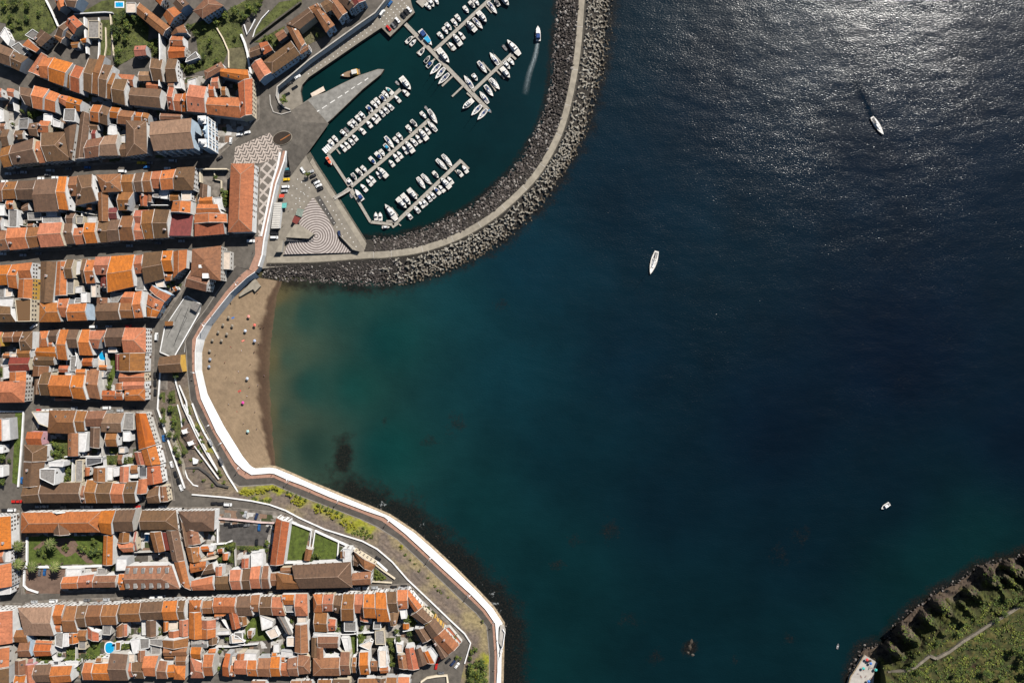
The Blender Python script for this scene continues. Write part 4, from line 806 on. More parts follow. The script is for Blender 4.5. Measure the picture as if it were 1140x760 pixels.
tile(420, 660, 'bottom edge street')
h('S','B','v',7, -10,715,80,715,70,800,-10,800); h('S','P','h',7, 75,715,170,715,170,790,65,790); h('S','O','h',8, 172,712,277,712,277,790,172,790)
tile(280, 660)
h('S','P','h',7, 430,742,512,742,512,810,430,810); h('S','P','h',7, 560,735,680,735,680,810,560,810); h('S','B','h',7, 690,732,830,732,830,810,690,810); h('S','P','h',7, 900,726,1130,722,1130,800,900,800); h('S','P','h',7, 0,745,120,745,120,810,0,810); h('S','P','h',7, 330,745,425,745,425,810,330,810)

# ---- footprints to world, party walls closed up
PLACE = {'hill': 'among the top left gardens', 'marina row': 'in the row above the marina road', 'blue church block': 'in the blue church block', 'block below the church': 'in the block below the church',
         'customs block': 'beside the patterned plaza', 'left lane block': 'left of the pastel facade lane', 'block beside the market': 'in the market side block', 'market hall': 'above the paved deck',
         'left lane block two': 'left of the round pool block', 'round pool block': 'in the round pool block', 'terraced garden': 'in the terraced garden', 'garden strip': 'left of the long lawn strip', 'white tower block': 'in the white tower block',
         'street left of the palm garden': 'left of the palm garden', 'palm garden block': 'in the palm garden block', 'car park block': 'in the car park block', 'bottom left street': 'left of the oval pool block', 'oval pool block': 'in the oval pool block',
         'two lane block': 'in the two lane bottom block', 'sea road block': 'in the sea road bottom block', 'bottom edge street': 'along the bottom edge'}
from itertools import groupby
for H in HOUSES:
    if H['form'] != 'f' and H['row'] in 'UL': H['h'] += RND.uniform(-0.15, 0.15)
    H['h'] += RND.uniform(-0.08, 0.08); z = TOWN+H['h']; H['w'] = [P(x, y, z) for x, y in H['px']]
for i in range(len(HOUSES)-1):
    A, B = HOUSES[i], HOUSES[i+1]
    if A['blk'] != B['blk'] or A['row'] != B['row'] or A['row'] not in 'UL' or A['form'][0] == 'v': continue
    for k, (ta, ba) in enumerate(((0, 1),)):
        a1, a2 = A['w'][1], A['w'][2]
        ok = True; new = []
        for j in (0, 3):
            b = B['w'][j]; dy = a2.y-a1.y
            if abs(dy) < 1: ok = False; break
            x = a1.x+(a2.x-a1.x)*(b.y-a1.y)/dy
            if abs(x-b.x) > 3.6: ok = False; break
            new.append((j, x))
        if ok:
            for j, x in new: B['w'][j].x = x
def hull(pts):
    pts = sorted(set(pts))
    def half(ps):
        o_ = []
        for p in ps:
            while len(o_) > 1 and (o_[-1][0]-o_[-2][0])*(p[1]-o_[-2][1])-(o_[-1][1]-o_[-2][1])*(p[0]-o_[-2][0]) <= 0: o_.pop()
            o_.append(p)
        return o_
    a = half(pts); b = half(pts[::-1]); return a[:-1]+b[:-1]
OPENB = ('hill', 'marina row', 'garden strip', 'terraced garden')
HULLS = [hull([(p.x, p.y) for H in HOUSES if H['blk'] == b for p in H['w']]) for b in PLACE if b not in OPENB]
FOOT = [([(p.x, p.y) for p in H['w']], H['h']) for H in HOUSES]
def win_mesh():
    mb = MB(); mb.box(-0.56, 0.0, -0.8, 0.56, 0.07, 0.8, 0); mb.box(-0.40, 0.06, -0.62, 0.40, 0.10, 0.62, 1); mb.box(-0.62, 0.0, -0.9, 0.62, 0.14, -0.8, 0)
    return mb.mesh('window', [M['wframe'], M['glass']])
def door_mesh():
    mb = MB(); mb.box(-0.75, 0, 0, 0.75, 0.08, 2.5, 0); mb.box(-0.6, 0.07, 0.0, 0.6, 0.11, 2.3, 1); return mb.mesh('door', [M['wframe'], M['door']])
def chim_mesh(k):
    mb = MB(); w, d, t = [(0.45, 0.45, 1.5), (0.7, 0.45, 1.6), (0.4, 0.35, 1.2)][k]
    mb.box(-w, -d, -1.2, w, d, t, 0); mb.box(-w-0.1, -d-0.1, t-0.02, w+0.1, d+0.1, t+0.14, 0); mb.box(-w*0.6, -d*0.6, t+0.13, w*0.6, d*0.6, t+0.45, 1); return mb.mesh('chimney', [M['chim'], M['K']])
WIN, DOOR, CHIM = win_mesh(), door_mesh(), [chim_mesh(k) for k in range(3)]
def sky_mesh():
    mb = MB(); mb.box(-0.55, -0.7, -0.1, 0.55, 0.7, 0.16, 0); mb.box(-0.42, -0.56, 0.15, 0.42, 0.56, 0.19, 1); return mb.mesh('skylight', [M['wframe'], M['glass']])
SKYL = sky_mesh()

def build_house(H, idx):
    form = H['form']; hh = H['h']; W_ = [p.copy() for p in H['w']]
    c = sum(W_, Vector())/4; base = Vector((c.x, c.y, TOWN)); q = [Vector((p.x-c.x, p.y-c.y, 0)) for p in W_]
    q = [v*(1-0.04/max(v.length, 1)) for v in q]
    flip = form[0] in 'vV' or form in ('sl', 'sr')
    if form[0] in 'vV': q = [q[1], q[2], q[3], q[0]]         # ridge now runs q0->q1 direction: right side is the first eave
    if form == 'su': q = [q[2], q[3], q[0], q[1]]
    if form == 'sl': q = [q[1], q[2], q[3], q[0]]
    if form == 'sr': q = [q[3], q[0], q[1], q[2]]
    hipL = form in ('H', 'V', 'hl', 'vt'); hipR = form in ('H', 'V', 'hr', 'vb')
    small = hh <= 6.6
    nm = {'f': 'flat_roofed_building'}.get(form, 'house')
    noun_form = 'flat roofed building' if form == 'f' else ('lean-to' if form[0] == 's' else ('hipped house' if (hipL or hipR) else 'gabled house'))
    if small and form != 'f': nm = 'outbuilding'; noun_form = 'low outbuilding'
    noun = f"{CNAME[H['c']]} {noun_form}"
    sp = H['noun']
    if sp == 'market': nm, noun = 'market_hall', 'large square market hall with reddish brown hipped roof'
    if sp == 'market wing': nm, noun = 'market_wing', 'lower reddish brown wing of the market hall'
    if sp == 'palace': nm, noun = 'palace', 'long bright orange hipped palace with ornamental gable'
    if sp == 'palace bay': nm, noun = 'palace_bay', 'short brown roofed bay projecting from the palace into the garden'
    if sp == 'tower': nm, noun = 'tower_house', 'tall white tower house with flat grey roof'
    if sp == 'tower wing': nm, noun = 'tower_house_wing', 'white wing beside the tall tower house'
    if sp == 'gate': nm, noun = 'garden_house', 'lone brown roofed house with yellow wall across the walled garden'
    if sp == 'dormer hotel': nm, noun = 'hotel', 'white hotel with two rows of grey dormers on a reddish roof'
    if sp == 'white block': nm, noun = 'white_block', 'white four storey block with grey flat roof'
    if sp == 'terrace': nm, noun = 'roof_terrace', 'low red terrace with a round tree beside it'
    o = empty(nm, base)
    wmat = M['w_'+H['wall']]
    if H['wall'] == 'white':
        wmat = M[['w_white', 'w_white', 'w_white', 'w_white', 'w_cream', 'w_stain', 'w_grey', 'w_white', 'w_white', 'w_stain'][idx*7 % 10]]
    tilem = M[H['c']]
    mL, mR = (q[0]+q[3])/2, (q[1]+q[2])/2; ln = (mR-mL).length; span = ((q[0]-q[3]).length+(q[1]-q[2]).length)/2
    rise = min(3.3, max(0.7, 0.225*span)); inset = min(0.44*ln, span*0.5)
    rv = (mR-mL).normalized() if ln > 1e-3 else Vector((1, 0, 0))
    wb = MB(); rb = MB()
    v3 = lambda p, z: (p.x, p.y, z)
    if form == 'f':
        wb.prism([(p.x, p.y) for p in q], -0.6, hh); wb.build('wall', wmat, o, fixn=True)
        qi = [p*(1-0.30/max(p.length, 0.6)) for p in q]
        rb.prism([(p.x, p.y) for p in qi], hh-0.1, hh+0.06); rb.build('roof', tilem, o, fixn=True)
        pb = MB()
        for k in range(4): pb.beam(v3(q[k]*0.985, hh+0.25), v3(q[(k+1) % 4]*0.985, hh+0.25), 0.28, 0.6)
        pb.build('parapet', wmat if H['c'] != 'D' else M['w_white'], o)
        top = hh
    elif form[0] == 's':
        z0, z1 = hh+rise*0.9, hh
        bot = [v3(p, -0.6) for p in q]; tp = [v3(q[0], z0), v3(q[1], z0), v3(q[2], z1), v3(q[3], z1)]
        i0 = 0; wb.v += bot+tp
        for k in range(4): j = (k+1) % 4; wb.f.append((k, j, 4+j, 4+k)); wb.m.append(0)
        wb.build('wall', wmat, o, fixn=True)
        e = [Vector(p)+Vector((0, 0, 0.06)) for p in tp]; lowdir = (q[3]-q[0]).normalized()*0.3
        e[2] += lowdir; e[3] += lowdir
        up = Vector((0, 0, 0.15)); L = (q[1]-q[0]).length; Wd = span
        rb.face([e[0]+up, e[1]+up, e[2]+up, e[3]+up], 0, [(0, 0), (L, 0), (L, Wd), (0, Wd)]); rb.face([e[3], e[2], e[1], e[0]], 0)
        for k in range(4): j = (k+1) % 4; rb.face([e[k], e[j], e[j]+up, e[k]+up], 1)
        rb.build('roof', [tilem, M['mortar']], o, fixn=True); top = hh
    else:
        r0 = mL+(rv*inset if hipL else Vector()); r1 = mR-(rv*inset if hipR else Vector())
        # walls
        n0 = len(wb.v); wb.v += [v3(p, -0.6) for p in q]+[v3(p, hh) for p in q]
        wb.f += [(0, 1, 5, 4), (2, 3, 7, 6)]; wb.m += [0, 0]
        if hipL: wb.f.append((3, 0, 4, 7)); wb.m.append(0)
        else: wb.v.append(v3(mL, hh+rise)); wb.f.append((3, 0, 4, len(wb.v)-1, 7)); wb.m.append(0)
        if hipR: wb.f.append((1, 2, 6, 5)); wb.m.append(0)
        else: wb.v.append(v3(mR, hh+rise)); wb.f.append((1, 2, 6, len(wb.v)-1, 5)); wb.m.append(0)
        wb.build('wall', wmat, o, fixn=False)
        # roof shell
        ov = 0.38; dz = ov*rise/(span/2)
        nA = (q[0]-q[3]).normalized(); nB = (q[1]-q[2]).normalized()
        e0, e1, e2, e3 = q[0]+nA*ov, q[1]+nB*ov, q[2]-nB*ov, q[3]-nA*ov
        if hipL: e0 = e0-rv*ov; e3 = e3-rv*ov
        if hipR: e1 = e1+rv*ov; e2 = e2+rv*ov
        ez = hh-dz+0.07; rz = hh+rise+0.07; t = Vector((0, 0, 0.16))
        E0, E1, E2, E3 = [Vector(v3(p, ez)) for p in (e0, e1, e2, e3)]; R0, R1 = Vector(v3(r0, rz)), Vector(v3(r1, rz))
        sl = math.hypot(span/2+ov, rise+dz)
        def uvp(p, side):
            d = (Vector((p.x, p.y, 0))-mL); u = d.dot(rv); return u
        def add(pts, side):
            uvs = []
            for p in pts:
                d = Vector((p.x, p.y, 0))-mL; u = d.dot(rv); vv = (rz-p.z)/max(rz-ez, 0.1)*sl
                if side in ('l', 'r'):
                    perp = Vector((-rv.y, rv.x, 0)); u = d.dot(perp)
                uvs.append((u+{'a': 0, 'b': 60, 'l': 120, 'r': 180}[side], vv))
            rb.face([p+t for p in pts], 0, uvs); rb.face(list(reversed(pts)), 0)
        add([E0, E1, R1, R0], 'a'); add([R0, R1, E2, E3], 'b')
        loop = [E0, E1]
        if hipR: add([E1, E2, R1], 'r')
        else: loop.append(R1)
        loop += [E2, E3]
        if hipL: add([E3, E0, R0], 'l')
        else: loop.append(R0)
        for k in range(len(loop)):
            a, b = loop[k], loop[(k+1) % len(loop)]; rb.face([a, b, b+t, a+t], 1)
        # mortar-bedded ridge, hips and verges
        pale = (idx*7+3) % 5 < 3
        mm = 2 if pale else 0
        wdt = 0.30 if pale else 0.36
        rb.beam(R0+t, R1+t, wdt, 0.14, mm)
        if hipL: rb.beam(R0+t, E0+t, wdt, 0.14, mm); rb.beam(R0+t, E3+t, wdt, 0.14, mm)
        if hipR: rb.beam(R1+t, E1+t, wdt, 0.14, mm); rb.beam(R1+t, E2+t, wdt, 0.14, mm)
        vg = (idx*11) % 7 < 4
        if vg:
            k_ = rv*0.2
            if not hipL: rb.beam(R0+k_+t, E0+k_+t, 0.3, 0.2, 1); rb.beam(R0+k_+t, E3+k_+t, 0.3, 0.2, 1)
            if not hipR: rb.beam(R1-k_+t, E1-k_+t, 0.3, 0.2, 1); rb.beam(R1-k_+t, E2-k_+t, 0.3, 0.2, 1)
        roof = rb.build('roof', [tilem, M['mortar'], M['ridge']], o, fixn=False)
        top = hh+rise
        rr = random.Random(idx*31+5)
        ang = math.atan2(rv.y, rv.x)
        if span > 4 and ln > 3 and rr.random() < 0.34 and not sp:
            s_ = rr.choice([0.2, 0.8, 0.35, 0.65]); sd = rr.choice([-0.45, 0.45, 0.1]); pos = mL.lerp(mR, s_)+Vector((-rv.y, rv.x, 0))*(span/2*sd)
            link('chimney', CHIM[rr.randrange(3)], roof, Vector(v3(pos, hh+rise*(1-abs(sd)))), ang)
        if span > 5 and ln > 4 and rr.random() < 0.18 and not sp:
            for m_ in range(rr.choice([1, 1, 2])):
                s_ = 0.3+0.35*m_; sd = rr.choice([-0.5, 0.5]); pos = mL.lerp(mR, s_)+Vector((-rv.y, rv.x, 0))*(span/2*sd)
                k = link('skylight', SKYL, roof, Vector(v3(pos, hh+rise*(1-abs(sd))+0.2)), None); pit = math.atan2(rise, span/2)*(1 if sd < 0 else -1)
                k.rotation_euler = (pit, 0, ang)
        if sp == 'dormer hotel':
            for side, n_ in ((-0.62, 6), (0.66, 6)):
                for m_ in range(n_):
                    pos = mL.lerp(mR, 0.06+0.80*m_/(n_-1))+Vector((-rv.y, rv.x, 0))*(span/2*side); db = MB(); sgn = 1 if side > 0 else -1
                    db.box(-0.9, -1.5, -1.0, 0.9, 1.5, 1.15, 0); db.box(-1.05, -1.65, 1.14, 1.05, 1.65, 1.3, 1); db.box(-0.65, 1.5*sgn-0.04, 0.1, 0.65, 1.5*sgn+0.04, 0.95, 2)
                    d_ = db.build('dormer', [M['w_white'], M['G'], M['glass']], roof); d_.location = v3(pos, hh+rise*(1-abs(side))); d_.rotation_euler = (0, 0, ang)
        if sp == 'palace':
            gb = MB(); a_ = mL.lerp(mR, 0.40)+Vector((-rv.y, rv.x, 0))*(span/2+0.1); b_ = mL.lerp(mR, 0.56)+Vector((-rv.y, rv.x, 0))*(span/2+0.1); m_ = (a_+b_)/2
            n_ = Vector((-rv.y, rv.x, 0))*0.25
            prof = [(0, 0), (0, 1.2), (0.15, 1.6), (0.3, 2.6), (0.42, 2.9), (0.5, 4.0), (0.58, 2.9), (0.7, 2.6), (0.85, 1.6), (1, 1.2), (1, 0)]
            f_ = [Vector(v3(a_.lerp(b_, x), hh-0.6+z)) for x, z in prof]
            gb.face([p+n_ for p in f_]); gb.face([p-n_ for p in reversed(f_)])
            for k in range(len(f_)): p1, p2 = f_[k], f_[(k+1) % len(f_)]; gb.face([p1+n_, p1-n_, p2-n_, p2+n_])
            gb.build('ornamental_gable', M['w_white'], o, fixn=True)
    # windows and a door on the walls the street or yard leaves open
    if H['win']:
        nw = 0; best = None
        ww = W_
        for k in range(4):
            a, b = ww[k], ww[(k+1) % 4]; d = (b-a); d.z = 0; L = d.length
            if L < 2.2: continue
            d.normalize(); n = Vector((-d.y, d.x, 0)); mid = (a+b)/2
            if n.dot(mid-c) < 0: n = -n
            if n.dot(Vector((-mid.x, -mid.y, 0)).normalized()) < 0.12: continue
            tm = mid+n*4.5; street = not any(inside(tm.x, tm.y, hl) for hl in HULLS)
            rw = random.Random(idx*7+k)
            if not street and rw.random() < 0.62: continue
            if H['blk'] in OPENB and rw.random() < 0.35: continue
            cnt = min(11, int(L/(2.5 if street else 4.5))); cnt = max(cnt, 1)
            for s_ in range(cnt):
                f = (s_+0.5)/cnt; p = a+(b-a)*f; tp_ = p+n*0.9; blocked = 0
                for (fp, fh) in FOOT:
                    if abs(fp[0][0]-tp_.x) < 60 and abs(fp[0][1]-tp_.y) < 60 and fh > blocked and inside(tp_.x, tp_.y, fp): blocked = fh
                lv = []
                z = hh-1.55
                while z > max(1.2, blocked+1.9): lv.append(z); z -= 3.0
                for z in lv[:(3 if street else 1)]:
                    if nw >= 26: break
                    if not street and rw.random() < 0.3: continue
                    w_ = link('window', WIN, o, Vector((p.x-c.x, p.y-c.y, z)), math.atan2(n.y, n.x)-math.pi/2); nw += 1
                if blocked == 0 and (best is None or L > best[0]): best = (L, a+(b-a)*((s_+0.98)/cnt if cnt > 1 else 0.8), n)
        if best and best[0] > 3 and not small:
            p = best[1]; link('door', DOOR, o, Vector((p.x-c.x, p.y-c.y, 0.13)), math.atan2(best[2].y, best[2].x)-math.pi/2)
    x = sum(p[0] for p in H['px'])/4; y = sum(p[1] for p in H['px'])/4
    row = {'U': 'upper row', 'L': 'lower row', 'M': 'yards', 'S': 'side'}[H['row']]
    pl = PLACE[H['blk']]
    if pl.startswith('in the'): pl = pl.replace('in the', 'of', 1)
    if sp in ('palace bay', 'tower wing'): pl = ''; row = ''
    tag(o, noun, 'house' if nm in ('house', 'palace', 'tower_house', 'garden_house') else 'building', '' if sp and sp not in ('market wing',) else (f"in {row} {pl}" if pl.startswith('of ') else pl), 'x', (x, y), group='houses ' + PLACE[H['blk']])
    if sp in ('long range', 'dormer'):
        r = REG.pop(); tag(o, noun, 'house', f"in {row} {pl}" if pl.startswith('of ') else pl, 'x', (x, y), group='houses ' + PLACE[H['blk']])
    return o
for i, H in enumerate(HOUSES): H['ob'] = build_house(H, i)
for wing, main in (('palace bay', 'palace'), ('tower wing', 'tower'), ('market wing', 'market')):      # these move with their building: parts
    a = [H for H in HOUSES if H['noun'] == wing][0]['ob']; b = [H for H in HOUSES if H['noun'] == main][0]['ob']
    REG[:] = [r for r in REG if r[0] != a]
    for k in list(a.keys()): del a[k]
    a.name = {'palace bay': 'garden_bay', 'tower wing': 'low_wing', 'market wing': 'low_wing'}[wing]; a.parent = b; a.location = a.location-b.location

for H in HOUSES:
    if H['noun'] == 'market':
        for zx, zy, w, d, z in ((555, 125, .9, .8, 14.6), (597, 205, 1.7, 1.4, 14.6)):
            p = P(150+zx/7.6, 280+zy/7.6, TOWN+z)-H['ob'].location; mb = MB(); mb.box(p.x-w, p.y-d, z-4.5, p.x+w, p.y+d, z-.1); mb.box(p.x-w-.15, p.y-d-.15, z-.1, p.x+w+.15, p.y+d+.15, z+.15); mb.build('chimney', M['w_white'], H['ob'])
# ---- the blue church
def church():
    zb = TOWN; o = empty('church', P(196, 151, TOWN))
    base = o.location
    def L(tx, ty, z): p = P(150+tx/7.6, 100+ty/7.6, TOWN+z); return Vector((p.x-base.x, p.y-base.y, z))
    hh = 15.0
    q = [L(130, 280, hh), L(482, 247, hh), L(502, 490, hh), L(160, 512, hh)]
    wb = MB(); mL, mR = (q[0]+q[3])/2, (q[1]+q[2])/2; rise = 3.4
    wb.v = [(p.x, p.y, -0.6) for p in q]+[(p.x, p.y, hh) for p in q]+[(mL.x, mL.y, hh+rise), (mR.x, mR.y, hh+rise)]
    wb.f = [(0, 1, 5, 4), (2, 3, 7, 6), (3, 0, 4, 8, 7), (1, 2, 6, 9, 5)]; wb.m = [0]*4
    wall = wb.build('nave_wall', M['w_blue'], o)
    rb = MB(); ov = 0.5; n = (q[0]-q[3]).normalized(); rv = (mR-mL).normalized()
    E_ = [q[0]+n*ov, q[1]+n*ov, q[2]-n*ov, q[3]-n*ov]; R_ = [mL+Vector((0, 0, rise+.05)), mR+Vector((0, 0, rise+.05))]
    t = Vector((0, 0, 0.2)); ln = (mR-mL).length
    for a in E_: a.z = hh-0.15
    rb.face([E_[0]+t, E_[1]+t, R_[1]+t, R_[0]+t], 0, [(0, 9), (ln, 9), (ln, 0), (0, 0)]); rb.face([R_[0]+t, R_[1]+t, E_[2]+t, E_[3]+t], 0, [(0, 60), (ln, 60), (ln, 69), (0, 69)])
    for a, b in ((E_[0], E_[1]), (E_[2], E_[3]), (E_[1], R_[1]), (R_[1], E_[2]), (E_[3], R_[0]), (R_[0], E_[0])): rb.face([a, b, b+t, a+t], 1)
    rb.beam(R_[0]+t, R_[1]+t, 0.5, 0.2, 0)
    rb.build('roof', [M['T'], M['mortar']], o)
    # buttresses and clerestory windows on the long shaded wall
    for k in range(6):
        p = q[3].lerp(q[2], 0.06+0.17*k); d = -n
        bb = MB(); s1 = rv*0.5; bb.prism([tuple((p+s1)[:2]), tuple((p-s1)[:2]), tuple((p-s1+d*1.1)[:2]), tuple((p+s1+d*1.1)[:2])], -0.5, hh-2.5); bb.build('buttress', M['w_white'], o, fixn=True)
        p2 = q[3].lerp(q[2], 0.14+0.17*k)
        if k < 5: w = link('window', WIN, o, Vector((p2.x, p2.y, hh-2.6)), math.atan2(-n.y, -n.x)-math.pi/2); w.scale = (1.5, 1, 1.6)
    # facade block with two towers
    fa, fb = L(585, 215, 21), L(592, 480, 21); fd = (fb-fa).normalized(); out = Vector((-fd.y, fd.x, 0)); 
    if out.x < 0: out = -out
    Lf = (fb-fa).length; mid = (fa+fb)/2
    fb_ = MB(); cn = [fa-out*0.9, fa+out*0.9, fb+out*0.9, fb-out*0.9]
    fb_.prism([tuple(p[:2]) for p in cn], -0.6, 17.5)
    # stepped and curved pediment between the towers
    prof = [(0.30, 17.4), (0.30, 18.6), (0.36, 19.4), (0.42, 19.8), (0.46, 21.2), (0.5, 22.4), (0.54, 21.2), (0.58, 19.8), (0.64, 19.4), (0.70, 18.6), (0.70, 17.4)]
    f_ = [Vector((*(fa.lerp(fb, x))[:2], z)) for x, z in prof]; g = out*0.7
    fb_.face([p+g for p in f_]); fb_.face([p-g for p in reversed(f_)])
    for k in range(len(f_)): p1, p2 = f_[k], f_[(k+1) % len(f_)]; fb_.face([p1+g, p1-g, p2-g, p2+g])
    fac = fb_.build('facade', M['w_blue'], o, fixn=True)
    tr = MB()
    for x in (0.02, 0.27, 0.36, 0.64, 0.73, 0.98):
        p = fa.lerp(fb, x)+out*0.95; s1 = fd*0.35; tr.prism([tuple((p-s1)[:2]), tuple((p+s1)[:2]), tuple((p+s1+out*0.25)[:2]), tuple((p-s1+out*0.25)[:2])], 0, 17.3)
    for z in (5.6, 11.2, 17.2):
        tr.beam(Vector((*fa[:2], z))+out*1.15, Vector((*fb[:2], z))+out*1.15, 0.5, 0.45)
    tr.build('facade_trim', M['w_white'], o, fixn=True)
    for x in (0.14, 0.32+0.0, 0.5, 0.68, 0.86):
        for z in (3.3, 8.4, 14.2):
            p = fa.lerp(fb, x)+out*0.92
            if x in (0.32, 0.68): continue
            w = link('window', WIN, o, Vector((p.x, p.y, z)), math.atan2(out.y, out.x)-math.pi/2); w.scale = (1.3, 1, 1.5)
    for x in (0.13, 0.87):
        p = fa.lerp(fb, x)-out*1.8; tb = MB(); r_ = 2.3
        sq = [tuple((p+fd*a*r_+out*b*r_)[:2]) for a, b in ((-1, -1), (1, -1), (1, 1), (-1, 1))]
        tb.prism(sq, -0.5, 19.5, 0); tb.prism([tuple((p+fd*a*(r_+.25)+out*b*(r_+.25))[:2]) for a, b in ((-1, -1), (1, -1), (1, 1), (-1, 1))], 19.45, 19.9, 1)
        tw = tb.build('tower', [M['w_blue'], M['w_white']], o, fixn=True)
        db = MB(); rings = [(2.1, 19.9), (2.05, 20.9), (1.75, 21.9), (1.2, 22.6), (0.5, 23.0), (0.42, 24.0), (0.1, 25.0)]; nn = 10
        for (ra, za), (rb_, zb_) in zip(rings[:-1], rings[1:]):
            for k in range(nn):
                a0, a1 = 2*math.pi*k/nn, 2*math.pi*(k+1)/nn
                db.face([(p.x+ra*math.cos(a0), p.y+ra*math.sin(a0), za), (p.x+ra*math.cos(a1), p.y+ra*math.sin(a1), za), (p.x+rb_*math.cos(a1), p.y+rb_*math.sin(a1), zb_), (p.x+rb_*math.cos(a0), p.y+rb_*math.sin(a0), zb_)])
        db.build('dome', M['w_white'], tw, smooth=True)
        for a_ in (out, -fd, fd):
            w = link('window', WIN, tw, Vector((p.x, p.y, 17.4))+a_*r_, math.atan2(a_.y, a_.x)-math.pi/2); w.scale = (1.2, 1, 1.6)
    p = fa.lerp(fb, 0.5)+out*0.93; dd = link('door', DOOR, o, Vector((p.x, p.y, 0.1)), math.atan2(out.y, out.x)-math.pi/2); dd.scale = (1.8, 1.2, 1.6)
    tag(o, 'pale blue and white twin towered church with long tan roof', 'church', 'facing the plaza', at=(200, 150))
church()

# ================================================================== BLOCK PAVEMENTS (raised 0.12 m, real kerb), yards, gardens, plazas
for blk in ['blue church block', 'block below the church', 'customs block', 'left lane block', 'block beside the market', 'left lane block two', 'round pool block', 'white tower block', 'street left of the palm garden', 'palm garden block', 'car park block', 'bottom left street', 'oval pool block', 'two lane block', 'sea road block']:
    pts = [(p.x, p.y) for H in HOUSES if H['blk'] == blk for p in H['w']]
    if blk == 'palm garden block': pts += [(P(26, 570, TOWN).x, P(26, 660, TOWN).y), (P(26, 570, TOWN).x, P(26, 570, TOWN).y)]
    if blk == 'blue church block': pts += [tuple(P(243, 130, TOWN)[:2]), tuple(P(246, 141, TOWN)[:2]), tuple(P(246, 166, TOWN)[:2]), tuple(P(240, 173, TOWN)[:2])]
    hp = hull(pts); n = len(hp); cx = sum(p[0] for p in hp)/n; cy = sum(p[1] for p in hp)/n
    def grow(d): return [(x+(x-cx)/math.hypot(x-cx, y-cy)*d, y+(y-cy)/math.hypot(x-cx, y-cy)*d) for x, y in hp]
    mb = MB(); mb.prism(grow(1.7), TOWN-0.1, TOWN+0.10, 0, bottom=False); structure(mb.build('pavement_kerb', M['kerb']))
    mb = MB(); mb.prism(grow(1.45), TOWN-0.1, TOWN+0.13, 0, bottom=False); structure(mb.build('pavement', M['yard']))
    mb = MB(); mb.prism(grow(-1.2), TOWN-0.1, TOWN+0.15, 0, bottom=False); structure(mb.build('yard_ground', M['mosaic']))
ZG = TOWN+0.17
GARD = []          # (polygon px, density of ground cover)
def patch(name, mat, pts, z=ZG, ox=None, oy=0, cover=0.0):
    if ox is not None: pts = E(ox, oy, pts)
    sheet(name, pts, z, mat)
    if cover: GARD.append((pts, z, cover))
G_, LW = M['garden'], M['lawn']
patch('garden_soil', G_, [(0, 0), (395, 0), (500, 215), (430, 285), (300, 330), (150, 345), (60, 300), (50, 200), (0, 190)], ox=0, oy=0, cover=1.0)
patch('garden_soil', G_, [(690, 110), (860, 10), (1070, -20), (1060, 115), (960, 125)], ox=0, oy=0, cover=0.25)
patch('garden_soil', G_, [(850, 170), (935, 170), (940, 470), (850, 470)], ox=0, oy=0, cover=0.5)
patch('garden_soil', G_, [(950, 120), (1140, 110), (1260, 230), (1240, 480), (1140, 480), (980, 570), (960, 470)], ox=0, oy=0, cover=1.0)
patch('garden_soil', G_, [(120, 340), (245, 310), (240, 490), (130, 480)], ox=150, oy=0, cover=1.0)
patch('garden_soil', G_, [(450, 215), (720, 130), (840, 60), (1000, -30), (1120, -30), (900, 210), (940, 395), (800, 410), (740, 560), (560, 600), (440, 640), (380, 560), (540, 470), (520, 330)], ox=150, oy=0, cover=0.9)
patch('grass_yard', M['grassyard'], [(800, 410), (950, 400), (958, 590), (800, 578)], ox=150, oy=0)
patch('garden_soil', G_, [(310, 20), (500, -10), (500, 40), (90, 350), (105, 240)], ox=270, oy=0, cover=0.4)
patch('garden_soil', G_, [(95, 360), (360, 220), (340, 290), (270, 420), (200, 340), (150, 360)], ox=270, oy=0, cover=0.9)
patch('garden_soil', M['grassyard'], [(500, 280), (600, 200), (710, 300), (540, 390)], ox=270, oy=0, cover=0.5)
patch('garden_soil', G_, [(240, 180), (345, 180), (360, 215), (250, 250)], ox=0, oy=100, cover=1.2)
patch('garden_soil', G_, [(640, 300), (705, 300), (705, 385), (645, 380)], ox=0, oy=190, cover=1.2)
patch('customs_yard', M['yard'], [(575, 2), (800, 2), (800, 230), (735, 235), (735, 215), (610, 225), (612, 115), (575, 110)], ox=150, oy=190)
patch('garden_soil', G_, [(735, 200), (800, 150), (800, 310), (740, 320)], ox=150, oy=190, cover=1.5)
patch('garden_soil', G_, [(0, 370), (35, 380), (30, 455), (0, 455)], ox=0, oy=360, cover=1.5)
patch('lawn', LW, [(940, 290), (980, 260), (985, 400), (930, 560), (910, 560), (915, 420)], ox=0, oy=360, cover=0.6)
patch('pool_deck', M['C'], [(825, 215), (915, 215), (915, 355), (825, 350)], ox=0, oy=360)
patch('lawn_strip', LW, [(130, 75), (190, 70), (165, 690), (103, 660)], z=TOWN+0.1, ox=0, oy=450, cover=0.5)
patch('garden_soil', G_, [(440, 290), (575, 300), (640, 440), (640, 655), (550, 650), (560, 480), (440, 475)], ox=0, oy=450, cover=1.5)
patch('garden_soil', G_, [(900, 430), (1010, 430), (1010, 515), (900, 510)], ox=0, oy=450, cover=1.5)
patch('garden_soil', G_, [(1040, 430), (1130, 450), (1125, 500), (1040, 500)], ox=0, oy=450, cover=1.5)
patch('garden_soil', G_, [(925, 365), (1005, 365), (1000, 415), (925, 415)], ox=0, oy=450, cover=1.2)
patch('palm_garden_lawn', LW, [(240, 320), (875, 310), (870, 552), (240, 557)], ox=0, oy=555, cover=0.25)
patch('garden_path', M['redpave'], [(440, 350), (500, 330), (620, 330), (680, 420), (800, 545), (735, 545), (640, 450), (600, 480), (560, 490), (515, 460), (470, 400)], z=ZG+0.03, ox=0, oy=555)
